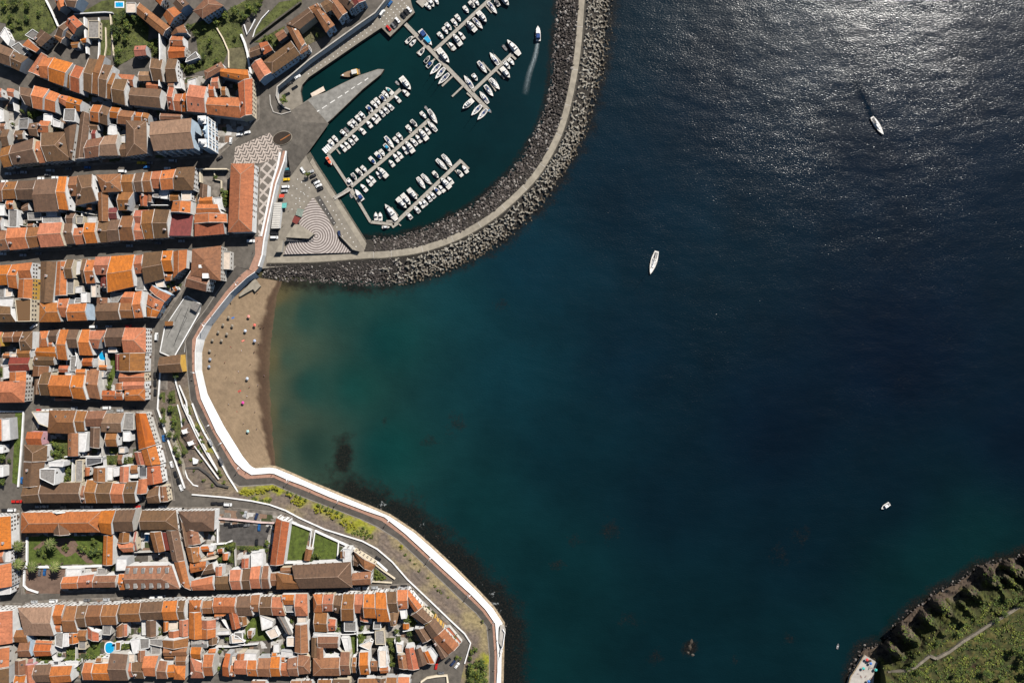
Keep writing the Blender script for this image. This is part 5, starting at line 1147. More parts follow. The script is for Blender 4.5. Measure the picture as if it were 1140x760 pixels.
patch('garden_path', M['redpave'], [(280, 420), (380, 340), (420, 345), (310, 440)], z=ZG+0.03, ox=0, oy=555)
patch('red_brown_car_park', M['redpave'], [(222, 592), (560, 592), (515, 760), (560, 800), (215, 800)], ox=0, oy=555)
patch('car_park', M['lotp'], [(795, 215), (1145, 222), (1225, 240), (1180, 395), (935, 392), (930, 365), (800, 362)], ox=140, oy=555)
patch('garden_soil', G_, [(935, 395), (1180, 400), (1160, 440), (940, 432)], ox=140, oy=555, cover=1.2)
patch('garden_soil', G_, [(740, 395), (870, 350), (930, 370), (930, 540), (780, 545)], ox=140, oy=555, cover=1.2)
patch('lawn', LW, [(325, 310), (495, 375), (442, 632), (285, 630)], ox=280, oy=540)
patch('lawn', LW, [(538, 405), (722, 478), (720, 620), (497, 632)], ox=280, oy=540, cover=0.2)
patch('garden_soil', G_, [(965, 240), (1065, 320), (1060, 340), (945, 345)], ox=290, oy=600, cover=1.5)
patch('lawn', LW, [(730, 410), (850, 420), (845, 530), (730, 532)], ox=0, oy=660, cover=0.6)
patch('lawn', LW, [(560, 462), (660, 462), (655, 575), (570, 575)], ox=0, oy=660, cover=1.0)
patch('lawn', LW, [(320, 530), (450, 530), (440, 602), (320, 602)], ox=0, oy=660, cover=0.5)
patch('garden_soil', G_, [(1030, 420), (1110, 420), (1115, 480), (1030, 480)], ox=0, oy=660, cover=1.2)
patch('lawn', LW, [(1055, 215), (1130, 190), (1260, 330), (1240, 395), (1050, 405), (1000, 390), (1000, 320)], ox=140, oy=660, cover=0.4)
patch('garden_soil', G_, [(640, 230), (690, 220), (690, 310), (650, 310)], ox=290, oy=600, cover=1.2)
patch('lawn', LW, [(825, 335), (890, 325), (880, 520), (850, 520)], ox=280, oy=660, cover=0.3)
patch('lawn', LW, [(905, 320), (975, 320), (940, 440), (905, 470)], ox=280, oy=660, cover=1.0)
patch('garden_soil', G_, [(75, 375), (150, 375), (155, 620), (110, 620)], ox=420, oy=660, cover=1.2)
patch('garden_soil', G_, [(225, 190), (290, 190), (340, 250), (300, 290), (225, 250)], ox=420, oy=660, cover=1.2)
# paved deck beside the market
sheet('market_deck', E(150, 280, [(430, 375), (560, 440), (545, 520), (330, 900), (215, 850), (250, 690), (300, 560)]), TOWN+1.2, M['slip'], 1.6, M['whitewash'])
# patterned plaza
def plaza_mat(name, light, darkc, rot, per, kind):
    m, nt, b = new_mat(name); tc = nt.nodes.new('ShaderNodeTexCoord')
    mp = N(nt, 'ShaderNodeMapping'); mp.inputs['Rotation'].default_value = (0, 0, math.radians(rot)); nt.links.new(tc.outputs['Object'], mp.inputs['Vector'])
    sx = N(nt, 'ShaderNodeSeparateXYZ'); nt.links.new(mp.outputs[0], sx.inputs[0])
    if kind == 'squares':
        fx = mth(nt, 'PINGPONG', sx.outputs[0], per/2); fy = mth(nt, 'PINGPONG', sx.outputs[1], per/2)
        f = mth(nt, 'LESS_THAN', mth(nt, 'MINIMUM', fx, fy), per*0.13)
    elif kind == 'zigzag':
        zz = mth(nt, 'ADD', sx.outputs[1], mth(nt, 'MULTIPLY', mth(nt, 'PINGPONG', sx.outputs[0], per), 0.9)); f = mth(nt, 'LESS_THAN', mth(nt, 'FRACT', mth(nt, 'DIVIDE', zz, per)), 0.5)
        line = mth(nt, 'LESS_THAN', mth(nt, 'FRACT', mth(nt, 'DIVIDE', sx.outputs[0], per*2)), 0.12); f = mth(nt, 'MAXIMUM', f, line)
    else:
        r = N(nt, 'ShaderNodeVectorMath', operation='LENGTH'); nt.links.new(tc.outputs['Object'], r.inputs[0]); f = mth(nt, 'LESS_THAN', mth(nt, 'FRACT', mth(nt, 'DIVIDE', r.outputs['Value'], per)), 0.42)
    n = ramp(nt, noise(nt, geo_pos(nt), 0.5, 4), [(0.3, (0.8,)*3), (0.7, (1.1,)*3)])
    nt.links.new(mixc(nt, 1.0, mixc(nt, f, darkc, light), n, 'MULTIPLY'), b.inputs['Base Color']); b.inputs['Roughness'].default_value = 0.9; return m
def psheet(name, pts, z, mat, org, drop=None, sm=None):
    oz = P(org[0], org[1], z); mb = MB(); q = [P(x, y, z)-oz for x, y in pts]
    if drop: mb.prism([(p.x, p.y) for p in q], -drop, 0, 1, 0, bottom=False); o = mb.build(name, [mat, sm])
    else:
        ar = sum(q[i].x*q[i-1].y-q[i-1].x*q[i].y for i in range(len(q))); mb.face(q[::-1] if ar > 0 else q); o = mb.build(name, mat, fixn=False)
    o.location = oz; o['kind'] = 'structure'; return o
psheet('patterned_plaza', [(262, 164), (300, 148), (308, 158), (314, 166), (311, 176), (296, 180), (287, 182.5), (272, 183), (259.5, 184)], TOWN+0.05, plaza_mat('plaza_zigzag', (0.50, 0.42, 0.36), (0.13, 0.11, 0.095), -28, 2.3, 'zigzag'), (285, 170))
psheet('patterned_plaza', [(288, 183), (297, 180.5), (311, 176), (309.5, 184), (303, 205), (296, 240), (291, 264), (287.5, 263)], TOWN+0.05, plaza_mat('plaza_squares', (0.48, 0.42, 0.37), (0.15, 0.13, 0.11), 40, 5.4, 'squares'), (300, 220))
psheet('plaza_walk', [(319, 168), (317, 180), (308, 205), (300.5, 240), (294.5, 268), (292.5, 284), (288.5, 297), (283.5, 303), (277, 300), (284, 283), (284, 264), (290.5, 263.5), (296, 240), (303.5, 205), (311.5, 179), (315, 168)], TOWN+0.10, M['pink'], (300, 220))
psheet('ring_plaza', E(280, 240, [(520, -155), (640, 10), (700, 120), (745, 215), (850, 312), (270, 328), (320, 215), (415, 95), (385, 30)]), QUAY+1.6, plaza_mat('plaza_rings', (0.52, 0.46, 0.42), (0.19, 0.155, 0.14), 0, 1.62, 'rings'), (352.1, 262.8), 2.2, M['conc'])
wallline('plaza_parapet', [(318.8, 168.5), (316.4, 180), (307.6, 205), (300, 240), (294.2, 268), (292.2, 284), (288.2, 296.5)], TOWN, 0.9, 0.9, M['whitewash'], 'white parapet running between the patterned plaza and the quay')
wallline('plaza_kerb_wall', [(312, 170), (309.5, 184), (303, 205), (296, 240), (291, 263)], TOWN+0.05, 0.5, 1.3, M['whitewash'], 'low white wall between diamond paving and pink walk')
# ================================================================== WALLS, LAMPS, POOLS, TERRACED GARDEN
WW = M['whitewash']; M['w_rose'] = plain('wall_rose', (0.62, 0.47, 0.43), 0.85, nscale=0.5)
zup = [TOWN]*len(UP)
wallline('roadside_wall', UP[5:-1], TOWN, 1.0, 0.7, M['w_white'], 'long pale wall along the upper sea road, above the dry bank')
wallline('roadside_wall', UP[1:5], TOWN, 1.1, 0.8, WW, 'white wall between the sloping street and the terraced garden')
wallline('seaward_wall', E(130, 450, [(640, -10), (690, 130), (740, 235), (830, 390), (940, 600), (1030, 740)]), [7.6, 7.2, 6.8, 6.4, 6.2, 6.2], 1.0, 0.7, WW, 'white wall between the terraced garden and the seafront road')
wallline('garden_ramp_wall', E(130, 360, [(487, 415), (505, 510), (560, 690), (600, 780)])+E(130, 450, [(680, 270), (770, 430), (860, 570)]), [TOWN+.3]*4+[TOWN-.3, TOWN-.6, TOWN-.9], 1.0, 0.55, WW, 'right hand white wall of the long garden ramp')
wallline('garden_ramp_wall', E(130, 360, [(530, 520), (590, 660), (610, 780)])+E(130, 450, [(575, 0), (660, 190), (730, 330), (850, 550)]), [TOWN+.2]*3+[TOWN, TOWN-.3, TOWN-.5, TOWN-.9], 1.0, 0.55, WW, 'left hand white wall of the long garden ramp')
wallline('garden_ramp_wall', E(130, 450, [(660, 350), (770, 500), (865, 630)]), [TOWN-.2, TOWN-.6, TOWN-.9], 0.9, 0.5, WW, 'short white wall below the two small garden pavilions')
wallline('garden_wall', E(130, 450, [(515, 0), (545, 110), (553, 190)]), TOWN, 0.8, 0.4, WW, 'thin white wall in the upper terraced garden')
wallline('garden_wall', E(130, 450, [(570, 530), (600, 620), (650, 680), (690, 690)]), TOWN-0.6, 0.6, 0.7, WW, 'curved white bench wall at the foot of the terraced garden')
wallline('seafront_wall', E(420, 660, [(1058, 480), (1030, 560), (1018, 680), (1013, 770)]), ZS[-1], 1.1, 0.6, WW, 'white parapet past the lookout at the lower promenade end')
wallline('lookout_parapet', E(420, 660, [(1062, 300), (1080, 330), (1062, 450), (1040, 500)]), ZS[-1]+0.5, 1.0, 0.5, WW, 'small white parapet around the seaside lookout')
wallline('road_wall', [(455, -60), (443, -20), (429.5, 0), (417.8, 14.8), (398, 28.5), (371.6, 47.6), (344.5, 67), (309, 97), (308, 107), (311.3, 115), (316, 119.6), (323.5, 122.5)], TOWN, 1.0, 0.8, M['conc2'], 'pale parapet of the road high above the marina quay')
wallline('lane_wall', E(150, 0, [(905, 300), (935, 370), (960, 460), (975, 560), (1005, 700), (1018, 760)]), TOWN, 1.8, 1.2, WW, 'tall white wall beside the steep lane at top centre')
wallline('lane_wall', E(150, 0, [(1140, 95), (1075, 165), (1020, 260), (1000, 330)]), TOWN, 1.0, 0.5, M['w_white'], 'white wall on the right side of the steep lane')
wallline('lane_wall', E(150, 0, [(1025, 170), (985, 250), (955, 300), (930, 215)]), TOWN, 1.4, 0.6, M['w_white'], 'white wall on the left side of the steep lane')
wallline('garden_wall', E(150, 0, [(700, 245), (750, 330), (798, 440), (800, 580)]), TOWN, 1.4, 0.7, M['w_cream'], 'cream wall dividing the green gardens at top')
wallline('garden_wall', E(150, 0, [(258, 330), (262, 500), (258, 640), (256, 765)]), TOWN, 9.0, 0.7, M['w_white'], 'tall white party wall between two brown roofs at top')
wallline('garden_wall', E(0, 0, [(400, 10), (450, 110), (505, 235)]), TOWN, 2.2, 0.7, M['w_white'], 'white wall along the left edge of the sloping lane at top left')
wallline('garden_wall', E(0, 0, [(735, 165), (742, 310), (757, 470)]), TOWN, 3.5, 0.9, WW, 'broad white wall left of the grey yard roof at top left')
wallline('garden_wall', E(0, 0, [(640, 130), (900, 115), (965, 120)]), TOWN, 2.2, 0.8, M['w_grey'], 'dark shaded wall below the lawn with the small pool')
wallline('garden_wall', E(0, 0, [(940, 130), (955, 300), (970, 480), (990, 530)]), TOWN, 1.6, 0.6, M['w_cream'], 'cream wall left of the dark trees at top left')
wallline('garden_wall', E(0, 0, [(900, 240), (905, 400), (880, 560)]), TOWN, 1.4, 0.5, M['w_cream'], 'thin cream wall across the narrow garden at top left')
wallline('garden_wall', E(0, 0, [(845, 160), (848, 400), (835, 600)]), TOWN, 1.8, 0.6, M['w_white'], 'thin white wall right of the grey yard roof')
wallline('garden_wall', E(270, 0, [(500, 30), (300, 180), (80, 350)]), TOWN, 2.6, 1.0, M['moss'], 'dark stone wall climbing behind the marina row')
wallline('yard_wall', E(150, 190, [(568, -2), (800, -2)]), TOWN, 4.5, 0.8, M['w_cream'], 'cream wall closing the top of the customs yard')
wallline('yard_wall', E(150, 190, [(572, -2), (575, 110)]), TOWN, 4.5, 0.8, M['w_cream'], 'cream wall on the left of the customs yard')
wallline('yard_wall', E(150, 190, [(680, 10), (690, 80), (740, 90), (740, 240)]), TOWN, 2.0, 0.6, M['w_cream'], 'winding cream wall inside the customs yard')
wallline('garden_wall', E(0, 450, [(0, 58), (205, 58), (192, 300), (178, 480), (160, 695)]), TOWN, 1.2, 1.0, WW, 'white wall around the long lawn strip on the left')
wallline('garden_wall', E(0, 555, [(237, 320), (235, 560)]), TOWN, 1.6, 1.0, WW, 'white wall on the left of the palm garden')
wallline('garden_wall', E(0, 555, [(220, 572), (560, 572), (880, 562)]), TOWN, 1.6, 1.2, WW, 'white wall along the foot of the palm garden')
wallline('garden_wall', E(0, 555, [(212, 600), (208, 730), (240, 760), (330, 790)]), TOWN, 1.2, 1.0, WW, 'white wall around the red brown car park')
wallline('garden_wall', E(140, 555, [(770, 160), (900, 170), (1140, 195), (1260, 200)]), TOWN, 1.8, 0.9, M['w_rose'], 'pale pink wall along the top of the walled car park')
wallline('garden_wall', E(140, 555, [(725, 380), (850, 372), (905, 350)]), TOWN, 1.6, 1.0, WW, 'white wall at the lower left of the walled car park')
wallline('garden_wall', E(140, 555, [(785, 190), (785, 370)]), TOWN, 2.0, 0.8, WW, 'white wall on the left of the walled car park')
wallline('garden_wall', E(280, 540, [(235, 268), (320, 300), (510, 375)]), TOWN, 1.6, 1.1, WW, 'white roadside wall above the first mown lawn')
wallline('garden_wall', E(280, 540, [(540, 380), (770, 485), (890, 540), (1060, 640), (1150, 720)]), TOWN, 1.6, 1.1, WW, 'white roadside wall above the second mown lawn')
wallline('garden_wall', E(280, 540, [(318, 305), (290, 500), (272, 640)]), TOWN, 1.6, 0.6, WW, 'white wall between the long red range and the first lawn')
wallline('garden_wall', E(280, 540, [(510, 378), (495, 525)]), TOWN, 1.4, 0.5, WW, 'white wall on the right of the first mown lawn')
wallline('garden_wall', E(280, 540, [(540, 390), (512, 575)]), TOWN, 1.4, 0.6, WW, 'white wall on the left of the second mown lawn')
wallline('garden_wall', E(280, 540, [(740, 480), (730, 610)]), TOWN, 1.6, 0.7, WW, 'white wall on the right of the second mown lawn')
wallline('garden_wall', E(280, 540, [(270, 645), (480, 640), (720, 640)]), TOWN, 3.0, 1.2, WW, 'white wall along the foot of the two mown lawns')
wallline('garden_wall', E(290, 600, [(975, 210), (1040, 260), (1140, 330)]), TOWN, 1.4, 0.8, M['w_cream'], 'cream wall at the tip of the car park block')
wallline('garden_wall', E(290, 600, [(940, 352), (1115, 362)]), TOWN, 1.6, 0.7, M['w_cream'], 'low cream wall along the foot of the small triangle garden')
wallline('fort_wall', E(420, 660, [(375, 765), (375, 740), (420, 710), (500, 695), (590, 690), (600, 765)]), TOWN, 1.5, 1.2, M['w_cream'], 'cream wall around the small yard at the bottom edge')
for k, (nm, pts, ht) in enumerate([('round pool block', E(0, 360, [(925, 250), (938, 400), (905, 455), (905, 560)]), 5), ('round pool block', E(0, 360, [(690, 60), (672, 200), (690, 290), (680, 360)]), 6), ('round pool block', E(0, 360, [(590, 210), (595, 300), (590, 400)]), 4), ('white tower block', E(0, 450, [(745, 230), (735, 420)]), 5), ('white tower block', E(0, 450, [(895, 350), (895, 430)]), 5), ('white tower block', E(0, 450, [(570, 436), (900, 432), (905, 520)]), 4), ('white tower block', E(0, 450, [(640, 450), (635, 655)]), 4),
        ('oval pool block', E(0, 660, [(460, 330), (462, 480), (480, 540), (555, 545)]), 4), ('oval pool block', E(0, 660, [(660, 330), (662, 470), (660, 575)]), 3), ('oval pool block', E(0, 660, [(975, 405), (1060, 405), (1130, 400)]), 4), ('oval pool block', E(0, 660, [(975, 505), (1130, 500)]), 4), ('oval pool block', E(140, 660, [(200, 375), (205, 460), (155, 470)]), 5), ('oval pool block', E(140, 660, [(110, 380), (330, 372)]), 4),
        ('two lane bottom block', E(140, 660, [(760, 340), (800, 312), (860, 312), (900, 345), (900, 400), (1020, 420)]), 4), ('two lane bottom block', E(140, 660, [(820, 190), (860, 250), (905, 310)]), 4), ('two lane bottom block', E(140, 660, [(760, 440), (890, 440), (1010, 425), (1130, 415)]), 3), ('two lane bottom block', E(280, 660, [(270, 190), (320, 260), (360, 330)]), 4), ('two lane bottom block', E(140, 660, [(770, 440), (760, 520)]), 3),
        ('sea road bottom block', E(280, 660, [(525, 335), (830, 330), (1130, 305)]), 4), ('sea road bottom block', E(280, 660, [(895, 200), (905, 350), (905, 470)]), 4), ('sea road bottom block', E(280, 660, [(745, 345), (745, 440), (830, 520)]), 5), ('sea road bottom block', E(420, 660, [(35, 300), (70, 400), (100, 610)]), 3), ('sea road bottom block', E(420, 660, [(150, 380), (180, 520)]), 3), ('sea road bottom block', E(420, 660, [(225, 300), (340, 280), (400, 270)]), 5), ('sea road bottom block', E(420, 660, [(310, 460), (375, 425)]), 4),
        ('block below the church', E(0, 190, [(5, 385), (60, 385), (70, 480)]), 4), ('block below the church', E(0, 190, [(160, 330), (155, 460), (225, 470)]), 4), ('block below the church', E(0, 190, [(355, 385), (350, 450)]), 5), ('block below the church', E(0, 190, [(640, 345), (830, 380)]), 4), ('block below the church', E(0, 190, [(720, 350), (712, 470)]), 4), ('block below the church', E(150, 190, [(60, 300), (190, 300), (300, 300)]), 4), ('block below the church', E(150, 190, [(140, 160), (150, 290)]), 4),
        ('market side block', E(0, 280, [(625, 200), (640, 330)]), 6), ('market side block', E(0, 280, [(815, 200), (850, 300), (845, 390)]), 6), ('market side block', E(0, 280, [(700, 345), (735, 400)]), 5), ('market side block', E(150, 280, [(85, 290), (90, 350)]), 5), ('blue church block', E(0, 100, [(90, 290), (110, 370), (100, 470)]), 5), ('blue church block', E(0, 100, [(210, 330), (260, 400)]), 5), ('blue church block', E(0, 100, [(20, 190), (50, 260)]), 5), ('blue church block', E(0, 100, [(155, 90), (170, 200)]), 6),
        ('palm garden block', E(140, 555, [(80, 440), (240, 435), (380, 440)]), 4), ('palm garden block', E(140, 555, [(210, 268), (295, 272), (330, 440)]), 8.6), ('car park block', E(140, 555, [(510, 398), (700, 385)]), 6), ('car park block', E(140, 555, [(630, 520), (770, 480)]), 4), ('car park block', E(140, 555, [(935, 420), (940, 560)]), 3)]):
    wallline('yard_wall', pts, TOWN, ht, 0.45, M['w_white'] if k % 4 else M['w_stain'], 'white yard wall', 'in ' + ('' if nm.startswith('block') else '') + 'the ' + nm)

def pool(name, cx, cy, rx, ry, noun, rim, ob=False, z=ZG):
    o = empty('swimming_pool', P(cx, cy, z)); k = S
    def ring(sx, sy):
        if ob == 'rect': return [(-sx, -sy), (sx, -sy), (sx, sy), (-sx, sy)]
        return [(sx*abs(math.cos(t))**.8*(1 if math.cos(t) > 0 else -1), sy*abs(math.sin(t))**.8*(1 if math.sin(t) > 0 else -1)) for t in [2*math.pi*i/28 for i in range(28)]]
    a = MB(); a.prism(ring(rx*k+0.6, ry*k+0.6), -0.15, 0.10); a.build('pool_rim', rim, o)
    b = MB(); b.prism(ring(rx*k, ry*k), -0.1, 0.14); b.build('water', M['pool'], o); tag(o, noun, 'pool', at=(cx, cy))
pool('p', 115.1, 396, 4.6, 4.6, 'round bright blue swimming pool on a pale deck', M['w_white'])
pool('p', 122.2, 720.5, 4.9, 5.9, 'oval bright blue swimming pool between lawns near the bottom edge', M['w_white'])
pool('p', 133, 5.5, 4.2, 2.5, 'small rectangular blue pool with white rim on the top lawn', M['w_white'], 'rect')
pool('p', 163.3, 598, 1.7, 3.8, 'narrow pale blue paddling pool on a tiled patio', M['w_white'], 'rect')

# street lamps along the promenade
def lamp_meshes():
    a = MB(); a.tube((0, 0, 0), (0, 0, 7.0), 0.13, 0.08, 6); a.prism([(-.3, -.3), (.3, -.3), (.3, .3), (-.3, .3)], -0.05, 0.35)
    b = MB(); b.tube((0, 0, 6.9), (0, -1.9, 7.3), 0.07, 0.06, 5)
    c = MB(); c.prism([(-.32, -2.9), (.32, -2.9), (.25, -1.7), (-.25, -1.7)], 7.2, 7.42)
    return a.mesh('pole', M['w_grey']), b.mesh('arm', M['w_grey']), c.mesh('lamp_head', M['w_white'])
LP = lamp_meshes()
for x, y, rz in [(264.6, 314.5, .6), (227.8, 360, .9), (216.5, 414, 1.5), (233, 473.7, 2.0), (246.8, 493.5, 2.1), (266.5, 521.5, 2.4), (321.5, 535.5, 2.8), (377, 557.6, 2.7), (432, 580, 2.5), (478, 620.8, 2.4), (521, 661.8, 2.4), (549, 692, 2.1)]:
    zz = TOWN if y < 400 else (TOWN-1.2 if y < 450 else TOWN-2.5); o = empty('street_lamp', P(x, y, zz+0.1), rz)
    for n_, m_ in zip(('pole', 'arm', 'lamp_head'), LP): link(n_, m_, o)
    tag(o, 'tall pale street lamp', 'street lamp', 'on the pink promenade', 'y', (x, y), group='street lamps on the promenade')

# terraced garden pieces
patch('garden_bed', G_, [(375, 580), (410, 580), (410, 670), (370, 660)], z=TOWN+0.1, ox=130, oy=360, cover=1.2)
patch('garden_bed', G_, [(440, 580), (490, 560), (500, 670), (440, 680)], z=TOWN+0.1, ox=130, oy=360, cover=1.2)
patch('garden_terrace', M['yard'], [(360, 415), (430, 415), (430, 560), (360, 560)], z=TOWN+0.08, ox=130, oy=360)
patch('garden_bed', G_, [(375, 40), (410, 35), (450, 170), (560, 420), (545, 500), (500, 400), (420, 200)], z=TOWN+0.1, ox=130, oy=450, cover=1.3)
patch('garden_bed', G_, [(450, 20), (510, 10), (545, 190), (530, 300), (610, 400), (570, 420), (480, 190)], z=TOWN+0.1, ox=130, oy=450, cover=1.0)
patch('garden_walk', M['conc'], [(415, 40), (435, 95), (560, 450), (580, 520), (575, 620), (560, 590), (540, 470), (400, 200)], z=TOWN+0.14, ox=130, oy=450)
patch('garden_walk', M['redpave'], [(540, 200), (610, 160), (680, 300), (700, 380), (630, 370), (560, 280)], z=TOWN+0.14, ox=130, oy=450)
sheet('garden_path', E(130, 450, [(575, 530), (700, 525), (790, 590), (860, 670), (950, 690), (945, 705), (850, 685), (770, 600), (690, 540), (575, 545)]), TOWN+0.05, M['lotp'])
for (q, n_) in [([(545, 220), (590, 205), (600, 240), (560, 252)], 'upper'), ([(595, 320), (640, 305), (655, 335), (610, 352)], 'lower')]:
    o = empty('pavilion', P(130+q[0][0]/7.6, 450+q[0][1]/7.6, TOWN)); pts = [P(x, y, TOWN+3.4)-o.location for x, y in E(130, 450, q)]
    a = MB(); a.prism([(p.x, p.y) for p in pts], 3.1, 3.4); a.build('roof', M['w_white'], o)
    for p in pts: b = MB(); b.tube((p.x*.95, p.y*.95, -.2), (p.x*.95, p.y*.95, 3.15), .15, .15, 6); b.build('column', M['w_white'], o)
    tag(o, f'small white flat pavilion at the {n_} end of the dark garden pergola', 'pavilion', at=E(130, 450, q)[0])
o = empty('pergola', P(209, 487, TOWN)); qs = [P(x, y, TOWN+2.8)-o.location for x, y in E(130, 450, [(555, 255), (600, 240), (640, 308), (598, 322)])]
for k in range(9): a = MB(); a.beam(qs[0].lerp(qs[3], k/8), qs[1].lerp(qs[2], k/8), .22, .2); a.build('slat', M['dark'], o)
for k, p in enumerate(qs): a = MB(); a.tube((p.x, p.y, -.1), (p.x, p.y, 2.8), .12, .12, 6); a.build('post', M['dark'], o)
tag(o, 'dark slatted pergola between two white pavilions', 'pergola', at=(209, 487))
for q, c, lab in [([(120, 110), (160, 108), (175, 170), (140, 175)], None, None)]: pass
o = empty('planter', P(217, 512, TOWN)); a = MB(); a.prism([(p-o.location)[:2] for p in [P(x, y, TOWN+.8) for x, y in E(130, 450, [(640, 450), (690, 470), (680, 500), (645, 505)])]], -.2, .8); a.build('basin', M['w_white'], o); tag(o, 'white star shaped planter on the garden slope', 'planter', at=(217, 512))

# ================================================================== QUAYSIDE
def quad_thing(name, q, z, hgt, mats, noun, cat, roofname='roof', form='f', place=''):
    o = empty(name, P(sum(p[0] for p in q)/4, sum(p[1] for p in q)/4, z)); pts = [P(x, y, z+hgt)-o.location for x, y in q]
    if form == 'f':
        a = MB(); a.prism([(p.x, p.y) for p in pts], -.1, hgt-.12); a.build('wall', mats[0], o); b = MB(); b.prism([(p.x*1.03, p.y*1.03) for p in pts], hgt-.1, hgt+.12); b.build(roofname, mats[1], o)
    else:
        b = MB(); b.prism([(p.x, p.y) for p in pts], hgt-.12, hgt+.05); b.build(roofname, mats[1], o)
        for p in pts: a = MB(); a.tube((p.x*.93, p.y*.93, -.1), (p.x*.93, p.y*.93, hgt-.1), .09, .09, 5); a.build('post', mats[0], o)
    tag(o, noun, cat, place, at=q[0]); return o
o = quad_thing('boat_shed', E(270, 180, [(268, 350), (332, 350), (308, 560), (243, 562)]), QUAY, 4, [M['w_white'], M['w_stain']], 'long ribbed pale shed under the plaza wall', 'shed')
for k in range(11):
    a = MB(); p1, p2 = P(*E(270, 180, [(266-2*k, 360+19*k)])[0], QUAY+4.2)-o.location, P(*E(270, 180, [(330-2.2*k, 358+19*k)])[0], QUAY+4.2)-o.location; a.beam(p1, p2, .35, .25); a.build('rib', M['w_stain'], o)
quad_thing('canopy', E(270, 180, [(312, 275), (355, 275), (350, 302), (308, 305)]), QUAY, 3, [M['w_grey'], plain('red_canvas', (0.62, 0.06, 0.03), .8)], 'bright red canopy above the pale shed', 'canopy', 'canopy_cloth', 'c')
quad_thing('canopy', E(270, 180, [(332, 350), (375, 348), (370, 390), (328, 392)]), QUAY, 3, [M['w_grey'], plain('teal_canvas', (0.12, 0.42, 0.38), .8)], 'teal canopy beside the pale shed', 'canopy', 'canopy_cloth', 'c')
quad_thing('canopy', E(270, 180, [(440, 455), (492, 478), (460, 532), (418, 508)]), QUAY, 3.2, [M['w_grey'], M['M']], 'square dark red canopy at the edge of the ring plaza', 'canopy', 'canopy_cloth', 'c')
quad_thing('canopy', E(270, 180, [(465, 395), (520, 405), (500, 470), (450, 450)]), QUAY, 3, [M['w_grey'], plain('green_grey_canvas', (0.20, 0.24, 0.20), .8)], 'grey green canopy above the dark red one', 'canopy', 'canopy_cloth', 'c')
quad_thing('kiosk', E(340, 80, [(45, 185), (150, 125), (165, 160), (60, 215)]), -0.1, 1.6, [M['w_cream'], M['C']], 'cream floating platform moored beside the slipway', 'platform')
o = empty('stepped_platform', P(341, 258, QUAY)); a = MB()
pts = [P(x, y, QUAY+4.5)-o.location for x, y in E(270, 180, [(440, 530), (475, 530), (605, 612), (560, 650), (365, 640)])]; a.prism([(p.x, p.y) for p in pts], -.1, 4.5); a.build('deck', M['conc'], o)
for k in range(14):
    p1 = P(*E(270, 180, [(372+16.5*k, 640+0.9*k)])[0], QUAY+4.4)-o.location; s_ = MB(); s_.box(p1.x-.32, p1.y-2.4+.05*k, -.05, p1.x+.32, p1.y, 3.6-.15*k); s_.build('step', M['D'], o)
tag(o, 'wedge shaped concrete platform with dark steps on the ring plaza', 'platform', at=(341, 258))
for pts, lab in [([(275, 765), (325, 672), (345, 668), (330, 765)], 'pale wedge shaped block left of the ring plaza'), ([(815, 620), (960, 745), (985, 760), (930, 745)], 'thin pointed concrete fin at the lower tip of the ring plaza')]:
    o = empty('wedge_block', P(*E(270, 180, [pts[0]])[0], QUAY)); q = [P(x, y, QUAY+3.6)-o.location for x, y in E(270, 180, pts)]; a = MB(); a.prism([(p.x, p.y) for p in q], -.1, 3.6); a.build('block', M['conc2'], o); b = MB(); b.prism([(p.x, p.y) for p in q], 3.58, 3.75, taper=.9); b.build('coping', M['conc'], o); tag(o, lab, 'block')
o = empty('oval_planter', P(314.5, 154, TOWN)); a = MB(); rg = [(6.2*math.cos(t)*1.0, 4.2*math.sin(t)) for t in [2*math.pi*i/24 for i in range(24)]]
ca, sa = math.cos(.28), math.sin(.28); rg = [(x*ca-y*sa, x*sa+y*ca) for x, y in rg]
a.prism([(x*1.06, y*1.06) for x, y in rg], -.1, .5); a.build('rim', M['conc'], o); b = MB(); b.prism(rg, .3, .62); b.build('soil', plain('dark_soil', (0.035, 0.024, 0.016), .95), o)
c = MB(); c.beam((-1.2, -1.6, .72), (5.2, 2.2, .72), .7, .25); c.build('rusty_beam', plain('rust', (0.30, 0.11, 0.03), .8), o); tag(o, 'dark oval bed with an orange beam on the roundabout', 'planter', at=(314.5, 154))
wallline('kerb_island', E(270, 90, [(232, 120), (238, 200), (262, 265), (330, 285), (410, 262)]), TOWN, 0.5, 0.6, M['conc2'], 'curved kerb wall of the traffic island above the slipway')

# ================================================================== MARINA: pontoons and boats
M['pont'] = plain('pontoon_deck', (0.33, 0.30, 0.255), .9, nscale=.8, namp=.2)
M['float'] = plain('float_side', (0.16, 0.15, 0.14), .8)
M['gel'] = plain('gelcoat_white', (0.80, 0.79, 0.77), .35, vary=.10)
M['deckc'] = plain('deck_cream', (0.72, 0.69, 0.64), .6, vary=.2)
M['teak'] = plain('teak', (0.30, 0.19, 0.11), .7, vary=.3)
M['cock'] = plain('cockpit_grey', (0.26, 0.25, 0.25), .8, vary=.6)
M['cvb'] = plain('blue_canvas', (0.01, 0.05, 0.20), .8, vary=.3)
M['cvl'] = plain('cyan_canvas', (0.015, 0.30, 0.52), .7)
M['cvt'] = plain('teal_hull', (0.02, 0.22, 0.24), .6)
M['cvr'] = plain('orange_red_hull', (0.72, 0.10, 0.03), .6)
M['cvg'] = plain('dark_grey_hull', (0.07, 0.07, 0.075), .6)
M['alu'] = plain('aluminium', (0.55, 0.55, 0.55), .4)
